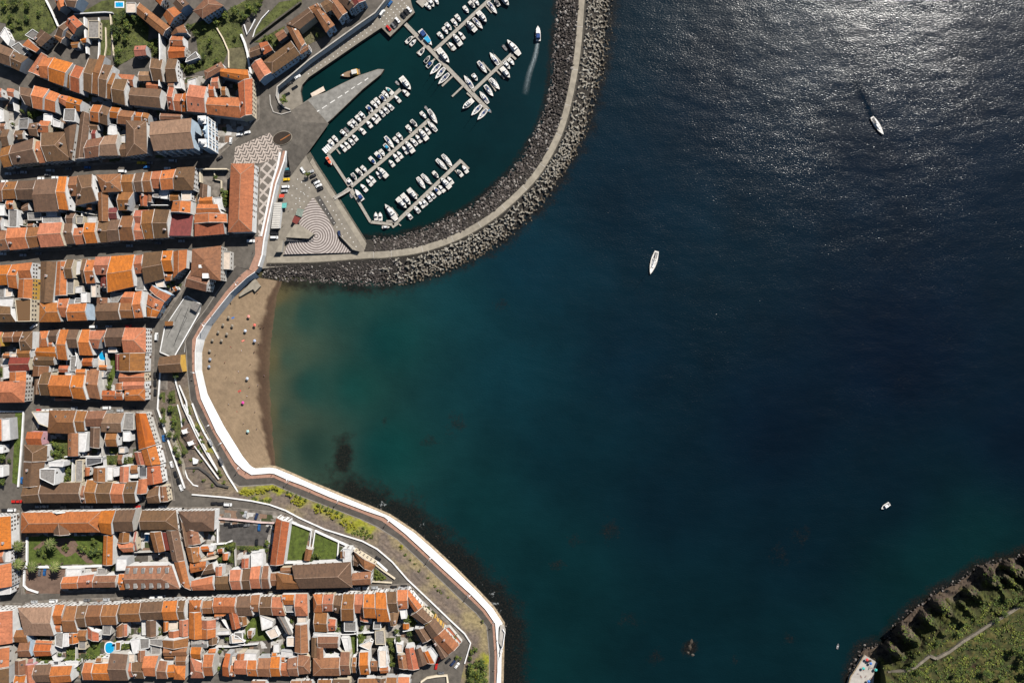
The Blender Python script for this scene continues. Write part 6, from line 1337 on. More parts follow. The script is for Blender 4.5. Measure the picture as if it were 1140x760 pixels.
def pontoon(pts, noun, wid, place='in the marina', fingers=()):
    o = empty('pontoon', P(*pts[0], 0)); a = MB(); f = MB()
    for (p, q) in zip(pts[:-1], pts[1:]):
        A, B = P(*p, .75)-o.location, P(*q, .75)-o.location; a.beam(A, B, wid, .18); f.beam(A-Vector((0, 0, .45)), B-Vector((0, 0, .45)), wid*.9, .8)
    a.build('deck', M['pont'], o); f.build('float', M['float'], o)
    for (p, q, w) in fingers:
        b = MB(); b.beam(P(*p, .68)-o.location, P(*q, .68)-o.location, w, .25); b.build('finger', M['pont'], o)
    tag(o, noun, 'pontoon', at=pts[0]); return o
def F(ox, oy, *ab): return [((ox+a/7.6, oy+b/7.6), (ox+c/7.6, oy+d/7.6), w) for a, b, c, d, w in ab]
pontoon(E(340, 80, [(195, 690), (805, 148)]), 'straight pontoon nearest the slipway', 2.3, fingers=F(340, 80, (265, 655, 295, 695, .9), (655, 290, 690, 255, .8), (545, 365, 535, 335, .8), (760, 190, 745, 170, .7), (450, 490, 500, 530, .8), (520, 415, 560, 455, .7)))
pontoon([(380, 217)]+E(340, 80, [(655, 750), (1048, 405)]), 'middle pontoon with boats on both sides', 2.3, fingers=F(340, 80, (890, 520, 870, 490, .8), (720, 690, 690, 640, .8), (1000, 455, 1040, 500, .7), (940, 505, 990, 560, .7)))
pontoon(E(380, 160, [(440, 690), (1015, 140)]), 'third pontoon nearest the rock slope', 2.4, fingers=F(380, 160, (1010, 145, 1078, 215, 1.6), (480, 610, 425, 540, .8), (770, 345, 725, 300, .7), (935, 210, 890, 165, .7), (650, 440, 610, 400, .7), (960, 225, 1010, 280, .7), (465, 660, 505, 695, .7), (430, 705, 480, 670, 2.0)))
pontoon([(364.8, 171), (391, 210.5), (412.6, 247.2), (439, 250)], 'long bent walkway linking the inner pontoons', 1.9, fingers=F(380, 160, (380, 655, 450, 655, 1.2), (70, 385, 100, 440, 1.2)))
pontoon([(450, 25.5), (543, 122)], 'long walkway running from the quay corner', 2.6, fingers=F(400, 0, (560, 395, 490, 455, 1.6), (640, 500, 570, 560, 1.2), (790, 645, 700, 730, 1.2), (425, 340, 470, 310, .9))+F(450, 30, (495, 505, 405, 590, 1.2), (575, 600, 530, 560, 1.0), (680, 690, 640, 740, 1.0)))
pontoon(E(400, 0, [(630, 435), (1110, -10), (1250, -140)]), 'outer pontoon at the top of the marina', 2.2, fingers=F(400, 0, (900, 210, 945, 260, .8), (1065, 45, 1120, 110, .9), (740, 370, 790, 430, .8), (830, 250, 800, 215, .7)))
pontoon(E(450, 30, [(575, 550), (915, 225)]), 'short outer pontoon with large yachts', 2.2, fingers=F(450, 30, (780, 370, 850, 438, 1.0), (735, 385, 660, 300, .9), (820, 300, 760, 235, .9), (900, 235, 945, 275, 1.4), (700, 430, 775, 545, .8)))
# gangway footbridge to the second pontoon
o = empty('gangway', P(*E(270, 180, [(780, 310)])[0], QUAY)); a = MB(); p0, p1 = P(*E(270, 180, [(775, 312)])[0], QUAY+.3)-o.location, P(*E(270, 180, [(915, 232)])[0], 1.0)-o.location; a.beam(p0, p1, 1.9, .25); a.build('deck', M['pont'], o)
for sgn in (-1, 1):
    d = (p1-p0).normalized(); s_ = Vector((-d.y, d.x, 0))*.9*sgn; b = MB(); b.beam(p0+s_+Vector((0, 0, 1)), p1+s_+Vector((0, 0, 1)), .12, .12); b.build('handrail', M['alu'], o)
tag(o, 'sloping gangway from the quay to the middle pontoon', 'gangway')
o = empty('floating_dock', P(*E(340, 80, [(188, 648)])[0], 0), .74)
for k in range(5): a = MB(); a.box(-3.2+1.4*k, -2, -.3, -2.1+1.4*k, 2, .5); a.build('float', M['w_white'], o)
tag(o, 'white striped floating dock at the end of the slipway pontoon', 'dock', at=(364, 165))

BM = {}
def hull_outline(L, Wd, kind):
    n = 12; pts = []
    for i in range(n+1):
        t = i/n                                          # 0 stern .. 1 bow
        if kind in ('sail', 'yacht'): w = (0.62+0.38*math.sin(min(1, t/0.42)*math.pi/2)) if t < .42 else max(0, math.cos((t-.42)/.58*math.pi/2))**.82
        elif kind == 'rib': w = 1 if t < .62 else math.sqrt(max(0, 1-((t-.62)/.38)**2))
        else: w = (0.9+0.1*math.sin(t/0.5*math.pi/2)) if t < .5 else max(0, 1-((t-.5)/.5)**2.1)
        pts.append((L*(t-.5), w*Wd/2))
    return pts
def boat_parts(kind, L, Wd, hc, cc, v=0):
    key = (kind, round(L, 1), round(Wd, 1), hc, cc, v)
    if key in BM: return BM[key]
    parts = []; pr = hull_outline(L, Wd, kind); H_ = {'sail': 1.1, 'yacht': 1.8, 'motor': 1.0, 'dinghy': .5, 'rib': .55, 'work': 1.3, 'cruiser': 1.9}[kind]
    a = MB(); ring = [(x, y) for x, y in pr]+[(x, -y) for x, y in pr[::-1]]
    lo = [(x*.93, y*.72) for x, y in ring]; n = len(ring)
    for i in range(n):
        j = (i+1) % n; zb = lambda p: H_*(1+.28*max(0, p[0]/L*2)**2)
        a.face([(*lo[i], -.3), (*lo[j], -.3), (*ring[j], zb(ring[j])), (*ring[i], zb(ring[i]))])
    parts.append(('hull', a.mesh('hull', M[hc], fixn=True)))
    d = MB(); ins = [(x*.97, y*.93) for x, y in ring]
    for i in range(len(pr)-1):
        x0, y0 = ins[i]; x1, y1 = ins[i+1]; z0, z1 = H_*(1+.28*max(0, x0/L*2)**2)-.04, H_*(1+.28*max(0, x1/L*2)**2)-.04
        d.face([(x0, -y0, z0), (x1, -y1, z1), (x1, y1, z1), (x0, y0, z0)])
    parts.append(('deck', d.mesh('deck', M['deckc'] if kind in ('sail', 'motor', 'cruiser', 'yacht') else (M['teak'] if kind == 'work' and hc == 'teak' else M['deckc'] if kind == 'work' else M['cock']), fixn=False)))
    bx = lambda x0, x1, w0, w1, z0, z1, tp=.86: (lambda m: (m.prism([(x0*L, -w0*Wd), (x1*L, -w1*Wd), (x1*L, w1*Wd), (x0*L, w0*Wd)], z0, z1, taper=tp), m)[1])(MB())
    if kind == 'motor':
        parts.append(('cockpit', bx(-.42, -.12, .27, .30, H_-.05, H_+.06, 1).mesh('cockpit', M['cock'] if v == 1 else M['w_stain'])))
        if v in (0, 2): parts.append(('cabin', bx(-.08, .28, .36, .20, H_-.05, H_+.75).mesh('cabin', M[cc]))); parts.append(('windscreen', bx(-.12, -.02, .33, .34, H_+.1, H_+.95).mesh('windscreen', M['glass'])))
        else: parts.append(('cabin', bx(-.22, .12, .34, .32, H_+.5, H_+1.5).mesh('cabin', M[cc]))); parts.append(('windscreen', bx(.10, .20, .32, .26, H_, H_+.9).mesh('windscreen', M['glass']))); parts.append(('foredeck_hatch', bx(.26, .34, .08, .07, H_+.1, H_+.25).mesh('foredeck_hatch', M['cock'])))
        e = MB(); e.box(-.55*L, -.28, -.2, -.49*L, .28, H_+.3); parts.append(('outboard_motor', e.mesh('outboard_motor', M['cvg'])))
    elif kind == 'sail':
        parts.append(('cabin', bx(-.12, .22, .26, .17, H_-.05, H_+.5).mesh('cabin', M['gel']))); parts.append(('cockpit', bx(-.42, -.14, .22, .25, H_-.05, H_+.07, 1).mesh('cockpit', M['cock'])))
        parts.append(('sprayhood', bx(-.17, -.09, .26, .24, H_+.3, H_+.95).mesh('sprayhood', M[cc])))
        m = MB(); m.tube((.08*L, 0, H_), (.08*L, 0, H_+1.25*L), .09, .06, 6); m.tube((.08*L, -.14*Wd*1.6, H_+.7*L), (.08*L, .14*Wd*1.6, H_+.7*L), .04, .04, 4); parts.append(('mast', m.mesh('mast', M['alu'])))
        b = MB(); b.beam((.07*L, 0, H_+1.6), (-.36*L, 0, H_+1.55), .34, .3); parts.append(('boom', b.mesh('boom', M[cc])))
        w = MB(); [w.box(x*L, s*.24*Wd-.05, H_+.1, (x+.06)*L, s*.24*Wd+.05, H_+.35) for x in (-.05, .05) for s in (-.8, .8)]; parts.append(('porthole', w.mesh('porthole', M['glass'])))
    elif kind in ('yacht', 'cruiser'):
        parts.append(('cabin', bx(-.2, .25, .36, .22, H_-.05, H_+1.3).mesh('cabin', M['gel']))); parts.append(('windscreen', bx(.2, .3, .26, .16, H_+.2, H_+1.05).mesh('windscreen', M['glass'])))
        parts.append(('flybridge', bx(-.18, .08, .28, .24, H_+1.3, H_+1.9).mesh('flybridge', M[cc]))); parts.append(('cockpit', bx(-.42, -.24, .26, .30, H_-.05, H_+.08, 1).mesh('cockpit', M['w_stain'])))
        parts.append(('seat', bx(-.1, .0, .2, .2, H_+1.85, H_+2.1).mesh('seat', M['cock'])))
    elif kind == 'work':
        parts.append(('wheelhouse', bx(-.36, -.08, .36, .36, H_-.05, H_+2.3, .92).mesh('wheelhouse', M[cc]))); parts.append(('awning', bx(-.02, .30, .38, .30, H_+1.0, H_+1.2, 1).mesh('awning', M['cvl' if hc == 'cvb' else ('gel' if cc == 'cvb' else cc)])))
        parts.append(('hatch', bx(.33, .42, .14, .1, H_+.1, H_+.4).mesh('hatch', M['w_white'])))
    else:
        parts.append(('thwart', bx(-.1, .0, .38, .38, H_-.05, H_+.06, 1).mesh('thwart', M[cc]))); e = MB(); e.box(-.55*L, -.2, -.1, -.47*L, .2, H_+.35); parts.append(('outboard_motor', e.mesh('outboard_motor', M['cvg'])))
    BM[key] = parts; return parts
CW = dict(gel='white', cvb='dark blue', cvl='cyan', cvt='teal', cvr='orange red', cvg='dark grey', deckc='cream', cock='grey', teak='wooden', w_white='white')
KN = dict(motor='motorboat', sail='sailing yacht', yacht='large motor yacht', cruiser='cabin cruiser', dinghy='dinghy', rib='inflatable boat', work='work boat')
def boat(px, py, ang, kind, L, Wd, hc='gel', cc='gel', v=0, place='', noun=None, group=None):
    """ang: heading of the bow in the photo, degrees, 0 = right, 90 = up"""
    o = empty({'motor': 'motorboat', 'sail': 'sailing_yacht', 'yacht': 'motor_yacht', 'cruiser': 'cabin_cruiser', 'dinghy': 'dinghy', 'rib': 'inflatable_boat', 'work': 'work_boat'}[kind], P(px, py, 0), math.radians(ang))
    for n_, m_ in boat_parts(kind, L, Wd, hc, cc, v): link(n_, m_, o)
    if noun is None:
        extra = '' if cc in ('gel', 'cock') else f" with {CW[cc]} cover"
        noun = f"{CW[hc]} {KN[kind]}{extra}"
    tag(o, noun, 'boat', place, 'x', (px, py), group=group)
    return o
br = random.Random(3)
def moor(ox, oy, ang, place, group, items):
    for it in items:
        x, y = it[0], it[1]; kd = it[2] if len(it) > 2 else 'm'; px, py = ox+x/7.6, oy+y/7.6; a = ang+br.uniform(-5, 5)
        hc, cc, v = 'gel', 'gel', br.choice([0, 0, 1, 1, 2]); L, Wd = br.uniform(5.5, 6.7), br.uniform(2.6, 3.0); kind = 'motor'
        if kd[0] == 's': kind = 'sail'; L, Wd = br.uniform(9.5, 11), br.uniform(3.2, 3.6); cc = 'cvb' if 'b' in kd else br.choice(['gel', 'deckc', 'cvb'])
        elif kd[0] == 'y': kind = 'yacht'; L, Wd = 13.5, 4.6
        elif kd[0] == 'c': kind = 'cruiser'; L, Wd = 9.4, 3.8
        elif kd[0] == 'd': kind = 'dinghy'; L, Wd = 3.6, 1.7; cc = 'cock'
        elif kd[0] == 'r': kind = 'rib'; L, Wd = 4.6, 1.9; hc, cc = 'cvr', 'cvg'
        elif kd[0] == 'b': cc = 'cvb'
        elif kd[0] == 'k': hc, cc = 'cvl', 'cvl'; L = 6.6
        elif kd[0] == 't': hc, cc = 'cvt', 'cvt'; L = 7
        elif kd[0] == 'g': hc, cc = 'cvg', 'cock'
        if '~' in kd: a += 180
        boat(px, py, a, kind, L, Wd, hc, cc, v, place, None, group)
g = 'boats moored at the marina pontoons'
moor(340, 80, -47, 'above the slipway pontoon', g, [(225, 605), (258, 573), (330, 525), (352, 497, 'r'), (390, 455), (418, 437), (452, 400), (485, 373), (548, 318, 'b'), (588, 283), (613, 255), (660, 230, 'b'), (682, 198), (713, 165, 't~'), (780, 100, 'd')])
moor(340, 80, 133, 'below the slipway pontoon', g, [(322, 645), (355, 622), (390, 592), (420, 560), (485, 502), (542, 445), (588, 413), (610, 386), (648, 352), (680, 325), (718, 297), (780, 232), (850, 180)])
boat(*E(340, 80, [(853, 106)])[0], -52, 'cruiser', 11, 4.3, 'gel', 'gel', 0, '', 'big white cruiser across the end of the slipway pontoon', g)
moor(340, 80, -50, 'above the middle pontoon', g, [(695, 645, 'k'), (715, 600, 's'), (772, 583), (803, 553), (880, 483), (922, 440, 'g'), (1000, 370), (1025, 312, 'd')])
moor(340, 80, 130, 'below the middle pontoon', g, [(768, 728), (800, 705), (845, 663), (885, 640, 'c'), (918, 595), (958, 568), (1000, 535, 'c'), (1035, 503), (1072, 462, 's')])
boat(*E(340, 80, [(1080, 382)])[0], -58, 'sail', 11.5, 3.6, 'gel', 'cock', 0, '', 'long white yacht across the end of the middle pontoon', g)
moor(380, 160, -50, 'above the middle pontoon', g, [(75, 325), (112, 282, 'g'), (158, 247, 'g'), (195, 217), (268, 147, 'b'), (318, 105, 'b'), (348, 82)])
moor(380, 160, 130, 'below the middle pontoon', g, [(193, 375), (238, 330), (262, 302), (318, 265), (352, 245, 'c'), (427, 168)])
boat(*E(380, 160, [(153, 435)])[0], 125, 'work', 9.2, 3.2, 'gel', 'cvb', 0, '', 'white boat with blue wheelhouse at the walkway junction', g)
boat(*E(380, 160, [(85, 440)])[0], 120, 'dinghy', 3.5, 1.8, 'gel', 'cock', 0, '', 'small white dinghy left of the walkway junction', g)
moor(380, 160, -50, 'above the third pontoon', g, [(423, 582, 'y~'), (515, 505, 'c'), (552, 475, 'c'), (608, 430, 'c'), (678, 335, 'S'.lower()), (722, 305, 's'), (800, 265, 'g'), (852, 180, 's'), (898, 145, 's')])
moor(380, 160, 130, 'below the third pontoon', g, [(575, 610), (640, 557), (678, 515), (703, 495), (742, 460), (772, 435), (812, 400, 'b'), (850, 382), (885, 337, 'c'), (922, 312), (1003, 250, 'g'), (1047, 217)])
moor(380, 160, 88, 'beside the bend of the walkway', g, [(295, 615), (332, 617)])
boat(*E(380, 160, [(380, 708)])[0], 0, 'motor', 5.4, 1.9, 'gel', 'gel', 1, '', 'white boat lying below the foot of the third pontoon', g)
boat(*E(270, 90, [(737, 682)])[0], -58, 'work', 6.8, 2.4, 'cvr', 'cvr', 0, '', 'orange red boat beside the bent walkway', g)
moor(400, 0, 48, 'left of the long walkway', g, [(425, 340, 'g'), (458, 365), (530, 440, 'g'), (578, 505, 'g'), (602, 545, 'b'), (645, 590, 's~'), (685, 625, 's~b'), (715, 672, 's~b')])
boat(*E(400, 0, [(566, 327)])[0], -52, 'work', 13.5, 4.2, 'cvb', 'cvb', 0, '', 'large blue and cyan work boat by the long walkway', g)
boat(*E(400, 0, [(716, 480)])[0], -52, 'cruiser', 12.5, 4.2, 'gel', 'gel', 0, '', 'large white cruiser at the foot of the top pontoon', g)
moor(400, 0, -52, 'above the top pontoon', g, [(690, 308), (730, 265), (757, 232), (808, 198), (838, 160), (905, 88), (955, 45, 'g'), (990, 25), (585, 60), (612, 32), (650, 12)])
moor(400, 0, 128, 'below the top pontoon', g, [(785, 395), (830, 345, 'c'), (865, 305), (950, 230, 'c'), (1005, 205, 's~'), (1040, 152, 'c~')])
moor(540, 0, 128, 'below the top pontoon', g, [(62, 72, 's~b'), (100, 28, 'g'), (165, 12, 'c~')])
moor(450, 30, -52, 'above the outer pontoon', g, [(545, 470, 's~b'), (600, 432), (663, 347, 's'), (762, 275, 's~b'), (852, 182, 'r')])
boat(*E(450, 30, [(925, 182)])[0], 130, 'yacht', 13.5, 4.4, 'gel', 'gel', 0, '', 'largest white motor yacht across the outer pontoon end', g)
moor(450, 30, -50, 'below the outer pontoon', g, [(675, 600, 's~b'), (718, 545, 's'), (768, 487, 's'), (858, 395, 'c'), (870, 330), (905, 300)])
moor(450, 30, 225, 'at the long walkway end', g, [(540, 660, 'c'), (612, 710, 'sb'), (662, 745, 'sb')])
boat(*E(450, 30, [(720, 710)])[0], -50, 'dinghy', 4.2, 2.0, 'cvl', 'cvl', 0, '', 'small bright blue boat at the end of the long walkway', g)
quad_thing('floating_dock', E(400, 0, [(480, 15), (540, -30), (580, 20), (535, 65)]), -.2, 1.0, [M['float'], M['pont']], 'grey floating dock at the top of the marina', 'dock')
# barge at the slipway
o = empty('barge', P(*E(270, 0, [(915, 630)])[0], 0), math.radians(12+180))
for n_, m_ in boat_parts('work', 13.5, 4.2, 'teak', 'deckc', 0):
    if n_ != 'awning': link(n_, m_, o)
a = MB(); a.box(-5.3, -1.9, 1.3, -1.6, 1.9, 2.6); a.build('deck_cargo', M['w_yellow'], o); tag(o, 'rusty brown barge with yellow deckhouse beside the slipway', 'boat', at=(390, 83))
boat(599, 38.2, 92, 'work', 10.5, 3.6, 'gel', 'cvb', 0, '', 'white boat with blue canopy leaving a wake in the marina')
boat(976.3, 140.6, -57, 'sail', 14.5, 4.0, 'gel', 'gel', 0, '', 'white sailing yacht far out in the glittering water')
boat(727.3, 292.5, -106, 'sail', 16.5, 4.6, 'gel', 'deckc', 0, '', 'white yacht anchored in the middle of the bay')
boat(985, 562.8, -147, 'motor', 6.8, 3.0, 'gel', 'gel', 1, '', 'small white motorboat alone in the dark lower right bay')
boat(932.4, 718.5, 75, 'dinghy', 3.6, 1.5, 'gel', 'gel', 0, '', 'tiny white dinghy off the bathing platform')
# wakes: disturbed water lying on the sea
def wake(name, pts, w0, w1, mat, z=.05):
    mb = MB(); n = len(pts)
    q = [P(x, y, z) for x, y in pts]
    for i in range(n-1):
        d = (q[i+1]-q[i]).normalized(); s_ = Vector((-d.y, d.x, 0)); a, b = w0+(w1-w0)*i/(n-1), w0+(w1-w0)*(i+1)/(n-1)
        for k in range(4):
            u0, u1 = -1+k*.5, -1+(k+1)*.5; mb.face([q[i]+s_*a*u0, q[i]+s_*a*u1, q[i+1]+s_*b*u1, q[i+1]+s_*b*u0])
    o = mb.build(name, mat, fixn=False)
    for p in o.data.polygons:
        if p.normal.z < 0: p.flip()
    o['kind'] = 'stuff'; return o
def foam_mat():
    m, nt, b = new_mat('wake_foam'); pos = geo_pos(nt); mp = N(nt, 'ShaderNodeMapping'); mp.inputs['Scale'].default_value = (1.6, .5, 1); nt.links.new(pos, mp.inputs['Vector']); n = noise(nt, mp.outputs[0], .9, 6, .75)
    b.inputs['Base Color'].default_value = (.5, .58, .6, 1); a = N(nt, 'ShaderNodeAttribute', attribute_name='tint'); sp = N(nt, 'ShaderNodeSeparateColor'); nt.links.new(a.outputs['Color'], sp.inputs[0])
    nt.links.new(mth(nt, 'MULTIPLY', ramp(nt, n, [(.30, (.08,)*3), (.72, (1,)*3)]), sp.outputs[0]), b.inputs['Alpha']); b.inputs['Roughness'].default_value = .6; return m
def wake_soft(name, pts, w0, w1, mat, z=.05):
    q = [P(x, y, z) for x, y in pts]; n = len(q); V, F_, C_ = [], [], []
    for i in range(n):
        d = (q[min(i+1, n-1)]-q[max(i-1, 0)]).normalized(); s_ = Vector((-d.y, d.x, 0)); w = w0+(w1-w0)*i/(n-1)
        for k in range(7):
            u = -1+k/3; V.append(tuple(q[i]+s_*w*u)); c = (1-u*u)*(1-i/(n-1))**.8*(.25+.75*(1-abs(u))**2); C_.append((c, c, c, 1))
    for i in range(n-1):
        for k in range(6): a = i*7+k; F_.append((a, a+1, a+8, a+7))
    me = bpy.data.meshes.new(name); me.from_pydata(V, [], F_); me.materials.append(mat); ca = me.color_attributes.new('tint', 'FLOAT_COLOR', 'POINT')
    for i, c in enumerate(C_): ca.data[i].color = c
    o = link(name, me); o['kind'] = 'stuff'
    for p in me.polygons:
        if p.normal.z < 0: p.flip()
    return o
wake_soft('boat_wake', dens([(598.8, 43), (598.2, 50), (597, 58), (594.5, 67), (590.5, 78), (588, 87), (585.5, 100), (584, 106)], 4), 1.5, 2.9, foam_mat())
def calm_mat():
    m, nt, b = new_mat('smooth_water'); b.inputs['Base Color'].default_value = (.001, .008, .018, 1); b.inputs['Roughness'].default_value = .06; b.inputs['IOR'].default_value = 1.333
    n = noise(nt, geo_pos(nt), .4, 5, .75); a = N(nt, 'ShaderNodeAttribute', attribute_name='tint'); sp = N(nt, 'ShaderNodeSeparateColor'); nt.links.new(a.outputs['Color'], sp.inputs[0])
    nt.links.new(mth(nt, 'MULTIPLY', ramp(nt, n, [(.34, (0,)*3), (.58, (1,)*3)]), mth(nt, 'MULTIPLY', sp.outputs[0], 1.9, True), True), b.inputs['Alpha']); return m
wake_soft('boat_wake', dens([(972.5, 133), (967, 122), (962, 110), (955, 97), (949, 86)], 3), 1.8, 5.6, calm_mat(), .04)

mb = MB()
for a, b, w in [((395, 480), (270, 730), .25), ((455, 470), (330, 800), .25), ((545, 520), (335, 890), .7), ((430, 378), (255, 640), .5), ((440, 375), (555, 440), .7), ((215, 850), (330, 898), .6), ((410, 540), (440, 560), .25), ((255, 640), (215, 850), .6), ((440, 560), (340, 760), .2)]:
    p, q = P(*E(150, 280, [a])[0], TOWN+1.24), P(*E(150, 280, [b])[0], TOWN+1.24); mb.beam(p, q, w, .06 if w < .5 else .7, 0 if w < .3 else 1)
structure(mb.build('deck_lines', [M['dark'], WW]))
for k, q in enumerate([[(255, 590), (325, 590), (320, 625), (255, 628)], [(490, 420), (555, 445), (520, 510), (470, 480)]]):
    quad_thing('deck_kiosk', E(150, 280, q), TOWN+1.2, 2.6, [M['w_stain'], M['G'] if k else M['P']], ['small brown kiosk on the paved deck', 'grey stair block on the paved deck below the market hall'][k], 'kiosk')
# ================================================================== BREAKWATER STONES AND TETRAPODS
def rock_shape(rnd, sx):
    bm = bmesh.new(); bmesh.ops.create_icosphere(bm, subdivisions=1, radius=1)
    k = [rnd.uniform(.7, 1.15), rnd.uniform(.55, 1.0), rnd.uniform(.5, .8)]
    vs_ = [Vector((v.co.x*k[0], v.co.y*k[1], v.co.z*k[2]))*rnd.uniform(.78, 1.18)*sx for v in bm.verts]; fs = [tuple(v.index for v in f.verts) for f in bm.faces]; bm.free(); return vs_, fs
rk = random.Random(21); RS = [rock_shape(rk, 1.0) for _ in range(14)]
def rock_mat():
    m, nt, b = new_mat('basalt_rock'); isl = nt.nodes.new('ShaderNodeNewGeometry')
    c = ramp(nt, isl.outputs['Random Per Island'], [(0.0, (.028, .024, .022)), (.45, (.065, .053, .047)), (.8, (.125, .104, .092)), (1.0, (.34, .31, .28))])
    n = ramp(nt, noise(nt, isl.outputs['Position'], 1.5, 4), [(.3, (.7,)*3), (.7, (1.15,)*3)]); nt.links.new(mixc(nt, 1.0, c, n, 'MULTIPLY'), b.inputs['Base Color']); b.inputs['Roughness'].default_value = .95; return m
M['rock'] = rock_mat()
def scatter_rocks(name, A, B, zA, zB, step, smin, smax, jit=.5, skip=None):
    V, Fc = [], []; A_ = [P(x, y, z) for (x, y), z in zip(A, zA)]; B_ = [P(x, y, z) for (x, y), z in zip(B, zB)]
    for i in range(len(A_)-1):
        L = ((A_[i+1]-A_[i]).length+(B_[i+1]-B_[i]).length)/2; Wd = (B_[i]-A_[i]).length; nu, nv = max(1, round(L/step)), max(1, round(Wd/step))
        for u in range(nu):
            for v in range(nv):
                s, t = (u+.5+rk.uniform(-jit, jit))/nu, (v+.5+rk.uniform(-jit, jit))/nv
                p = A_[i].lerp(A_[i+1], s).lerp(B_[i].lerp(B_[i+1], s), t)
                if skip and skip(p): continue
                vs_, fs = RS[rk.randrange(14)]; k = rk.uniform(smin, smax); R = Matrix.Rotation(rk.uniform(0, 6.28), 3, 'Z') @ Matrix.Rotation(rk.uniform(-.5, .5), 3, 'X'); n0 = len(V)
                V.extend(tuple(R @ (q*k)+p+Vector((0, 0, .1*k))) for q in vs_); Fc.extend(tuple(n0+a for a in f) for f in fs)
    me = bpy.data.meshes.new(name); me.from_pydata(V, [], Fc); me.materials.append(M['rock']); o = link(name, me); o['kind'] = 'stuff'; return o
scatter_rocks('rubble_slope', PI_[14:], WIs[14:], [z-.2 for z in zpath[14:]], [-.7]*(NB-14), 1.45, .55, 1.35)
scatter_rocks('rubble_slope', offs(CLs, 4.9)[:22], WOs[:22], [z-.1 for z in zpath[:22]], [-.7]*22, 1.25, .45, 1.15)
scatter_rocks('shore_boulders', [(300, 522), (345, 538), (400, 561), (433, 575), (470, 600), (520, 648), (548, 678), (560, 697), (559, 735), (558, 775)], [(301, 517), (349, 532), (404, 555), (437, 569), (476, 595), (527, 643), (555, 674), (568, 696), (565, 735), (564, 775)], [.3]*10, [-.9]*10, 2.2, .5, 1.0, skip=lambda p: rk.random() < .55)
scatter_rocks('shore_boulders', [(a, b) for a, b in CLIFFC], [(a-5, b-5) for a, b in CLIFFC], [.8]*len(CLIFFC), [-.7]*len(CLIFFC), 1.9, .5, 1.3, skip=lambda p: rk.random() < .3)
o = empty('sea_rock', P(768, 720, -.6))
for k, (dx, dy, sc_) in enumerate([(0, 0, 3.4), (-1.0, -3.6, 3.0), (.8, 3.6, 2.6), (1.6, -5, 1.8)]):
    vs_, fs = RS[k]; me = bpy.data.meshes.new('boulder'); me.from_pydata([tuple(Vector((v.x*sc_*.8+dx, v.y*sc_*1.1+dy, v.z*1.6))) for v in vs_], [], fs); me.materials.append(plain('wet_rock', (.05, .038, .026), .5)) ; link('boulder', me, o)
tag(o, 'dark brown rock awash near the bottom of the bay', 'rock', at=(768, 720))
def tetra_mesh():
    mb = MB(); dirs = [Vector((0, 0, 1))]+[Vector((math.cos(a)*.943, math.sin(a)*.943, -.333)) for a in (0, 2.094, 4.189)]
    for d in dirs: mb.tube(d*0.05, d*2.0, .74, .46, 7)
    return mb.mesh('tetrapod', M['tetra'])
def tetra_mat():
    m, nt, b = new_mat('tetrapod_concrete'); pos = geo_pos(nt); g = nt.nodes.new('ShaderNodeNewGeometry')
    c = ramp(nt, noise(nt, pos, .35, 4, .7), [(.3, (.125, .105, .08)), (.5, (.245, .22, .178)), (.70, (.43, .405, .355))])
    sx = N(nt, 'ShaderNodeSeparateXYZ'); nt.links.new(pos, sx.inputs[0]); wet = ramp(nt, mth(nt, 'MULTIPLY', sx.outputs[2], .25), [(.12, (.35, .30, .24)), (.42, (1, 1, 1))])
    nt.links.new(mixc(nt, 1.0, c, wet, 'MULTIPLY'), b.inputs['Base Color']); b.inputs['Roughness'].default_value = .95; return m
M['tetra'] = tetra_mat(); TM = tetra_mesh()
spots = []; A_, B_ = offs(CLs, 6.6), WOs
for i in range(17, NB-1):
    a0, a1, b0, b1 = P(*A_[i], zpath[i]-.2), P(*A_[i+1], zpath[i+1]-.2), P(*B_[i], -.9), P(*B_[i+1], -.9)
    L = ((a1-a0).length+(b1-b0).length)/2; Wd = (b0-a0).length; nu, nv = max(1, round(L/3.0)), max(1, round(Wd/3.0))
    for u in range(nu):
        for v in range(nv+1):
            if i < 24 and rk.random() > (i-16)/8: continue
            s, t = (u+.5+rk.uniform(-.35, .35))/nu, (v+.3+rk.uniform(-.35, .35))/nv; spots.append(a0.lerp(a1, s).lerp(b0.lerp(b1, s), t)+Vector((0, 0, rk.uniform(-.1, .6))))
vis = [p for p in spots if abs(p.x) < 342 and abs(p.y) < 228]; vis.sort(key=lambda p: p.x*p.x+p.y*p.y-p.z*3000)
single = set(id(p) for p in vis[:298])
tV, tF = [], []
base_v = [v.co.copy() for v in TM.vertices]; base_f = [tuple(p.vertices) for p in TM.polygons]
for p in spots:
    e = (rk.uniform(-.9, .9), rk.uniform(-.9, .9), rk.uniform(0, 6.28))
    if id(p) in single:
        o = bpy.data.objects.new('tetrapod', TM); col.objects.link(o); o.location = p; o.rotation_euler = e; o['category'] = 'tetrapod'
        o['label'] = 'pale concrete tetrapod heaped on the outer face of the curved breakwater'; o['group'] = 'tetrapods on the breakwater'
    else:
        from mathutils import Euler
        R = Euler(e).to_matrix(); n0 = len(tV); tV.extend(tuple(R @ v+p) for v in base_v); tF.extend(tuple(n0+k for k in f) for f in base_f)
me = bpy.data.meshes.new('tetrapod_armour'); me.from_pydata(tV, [], tF); me.materials.append(M['tetra']); stuff(link('tetrapod_armour', me))

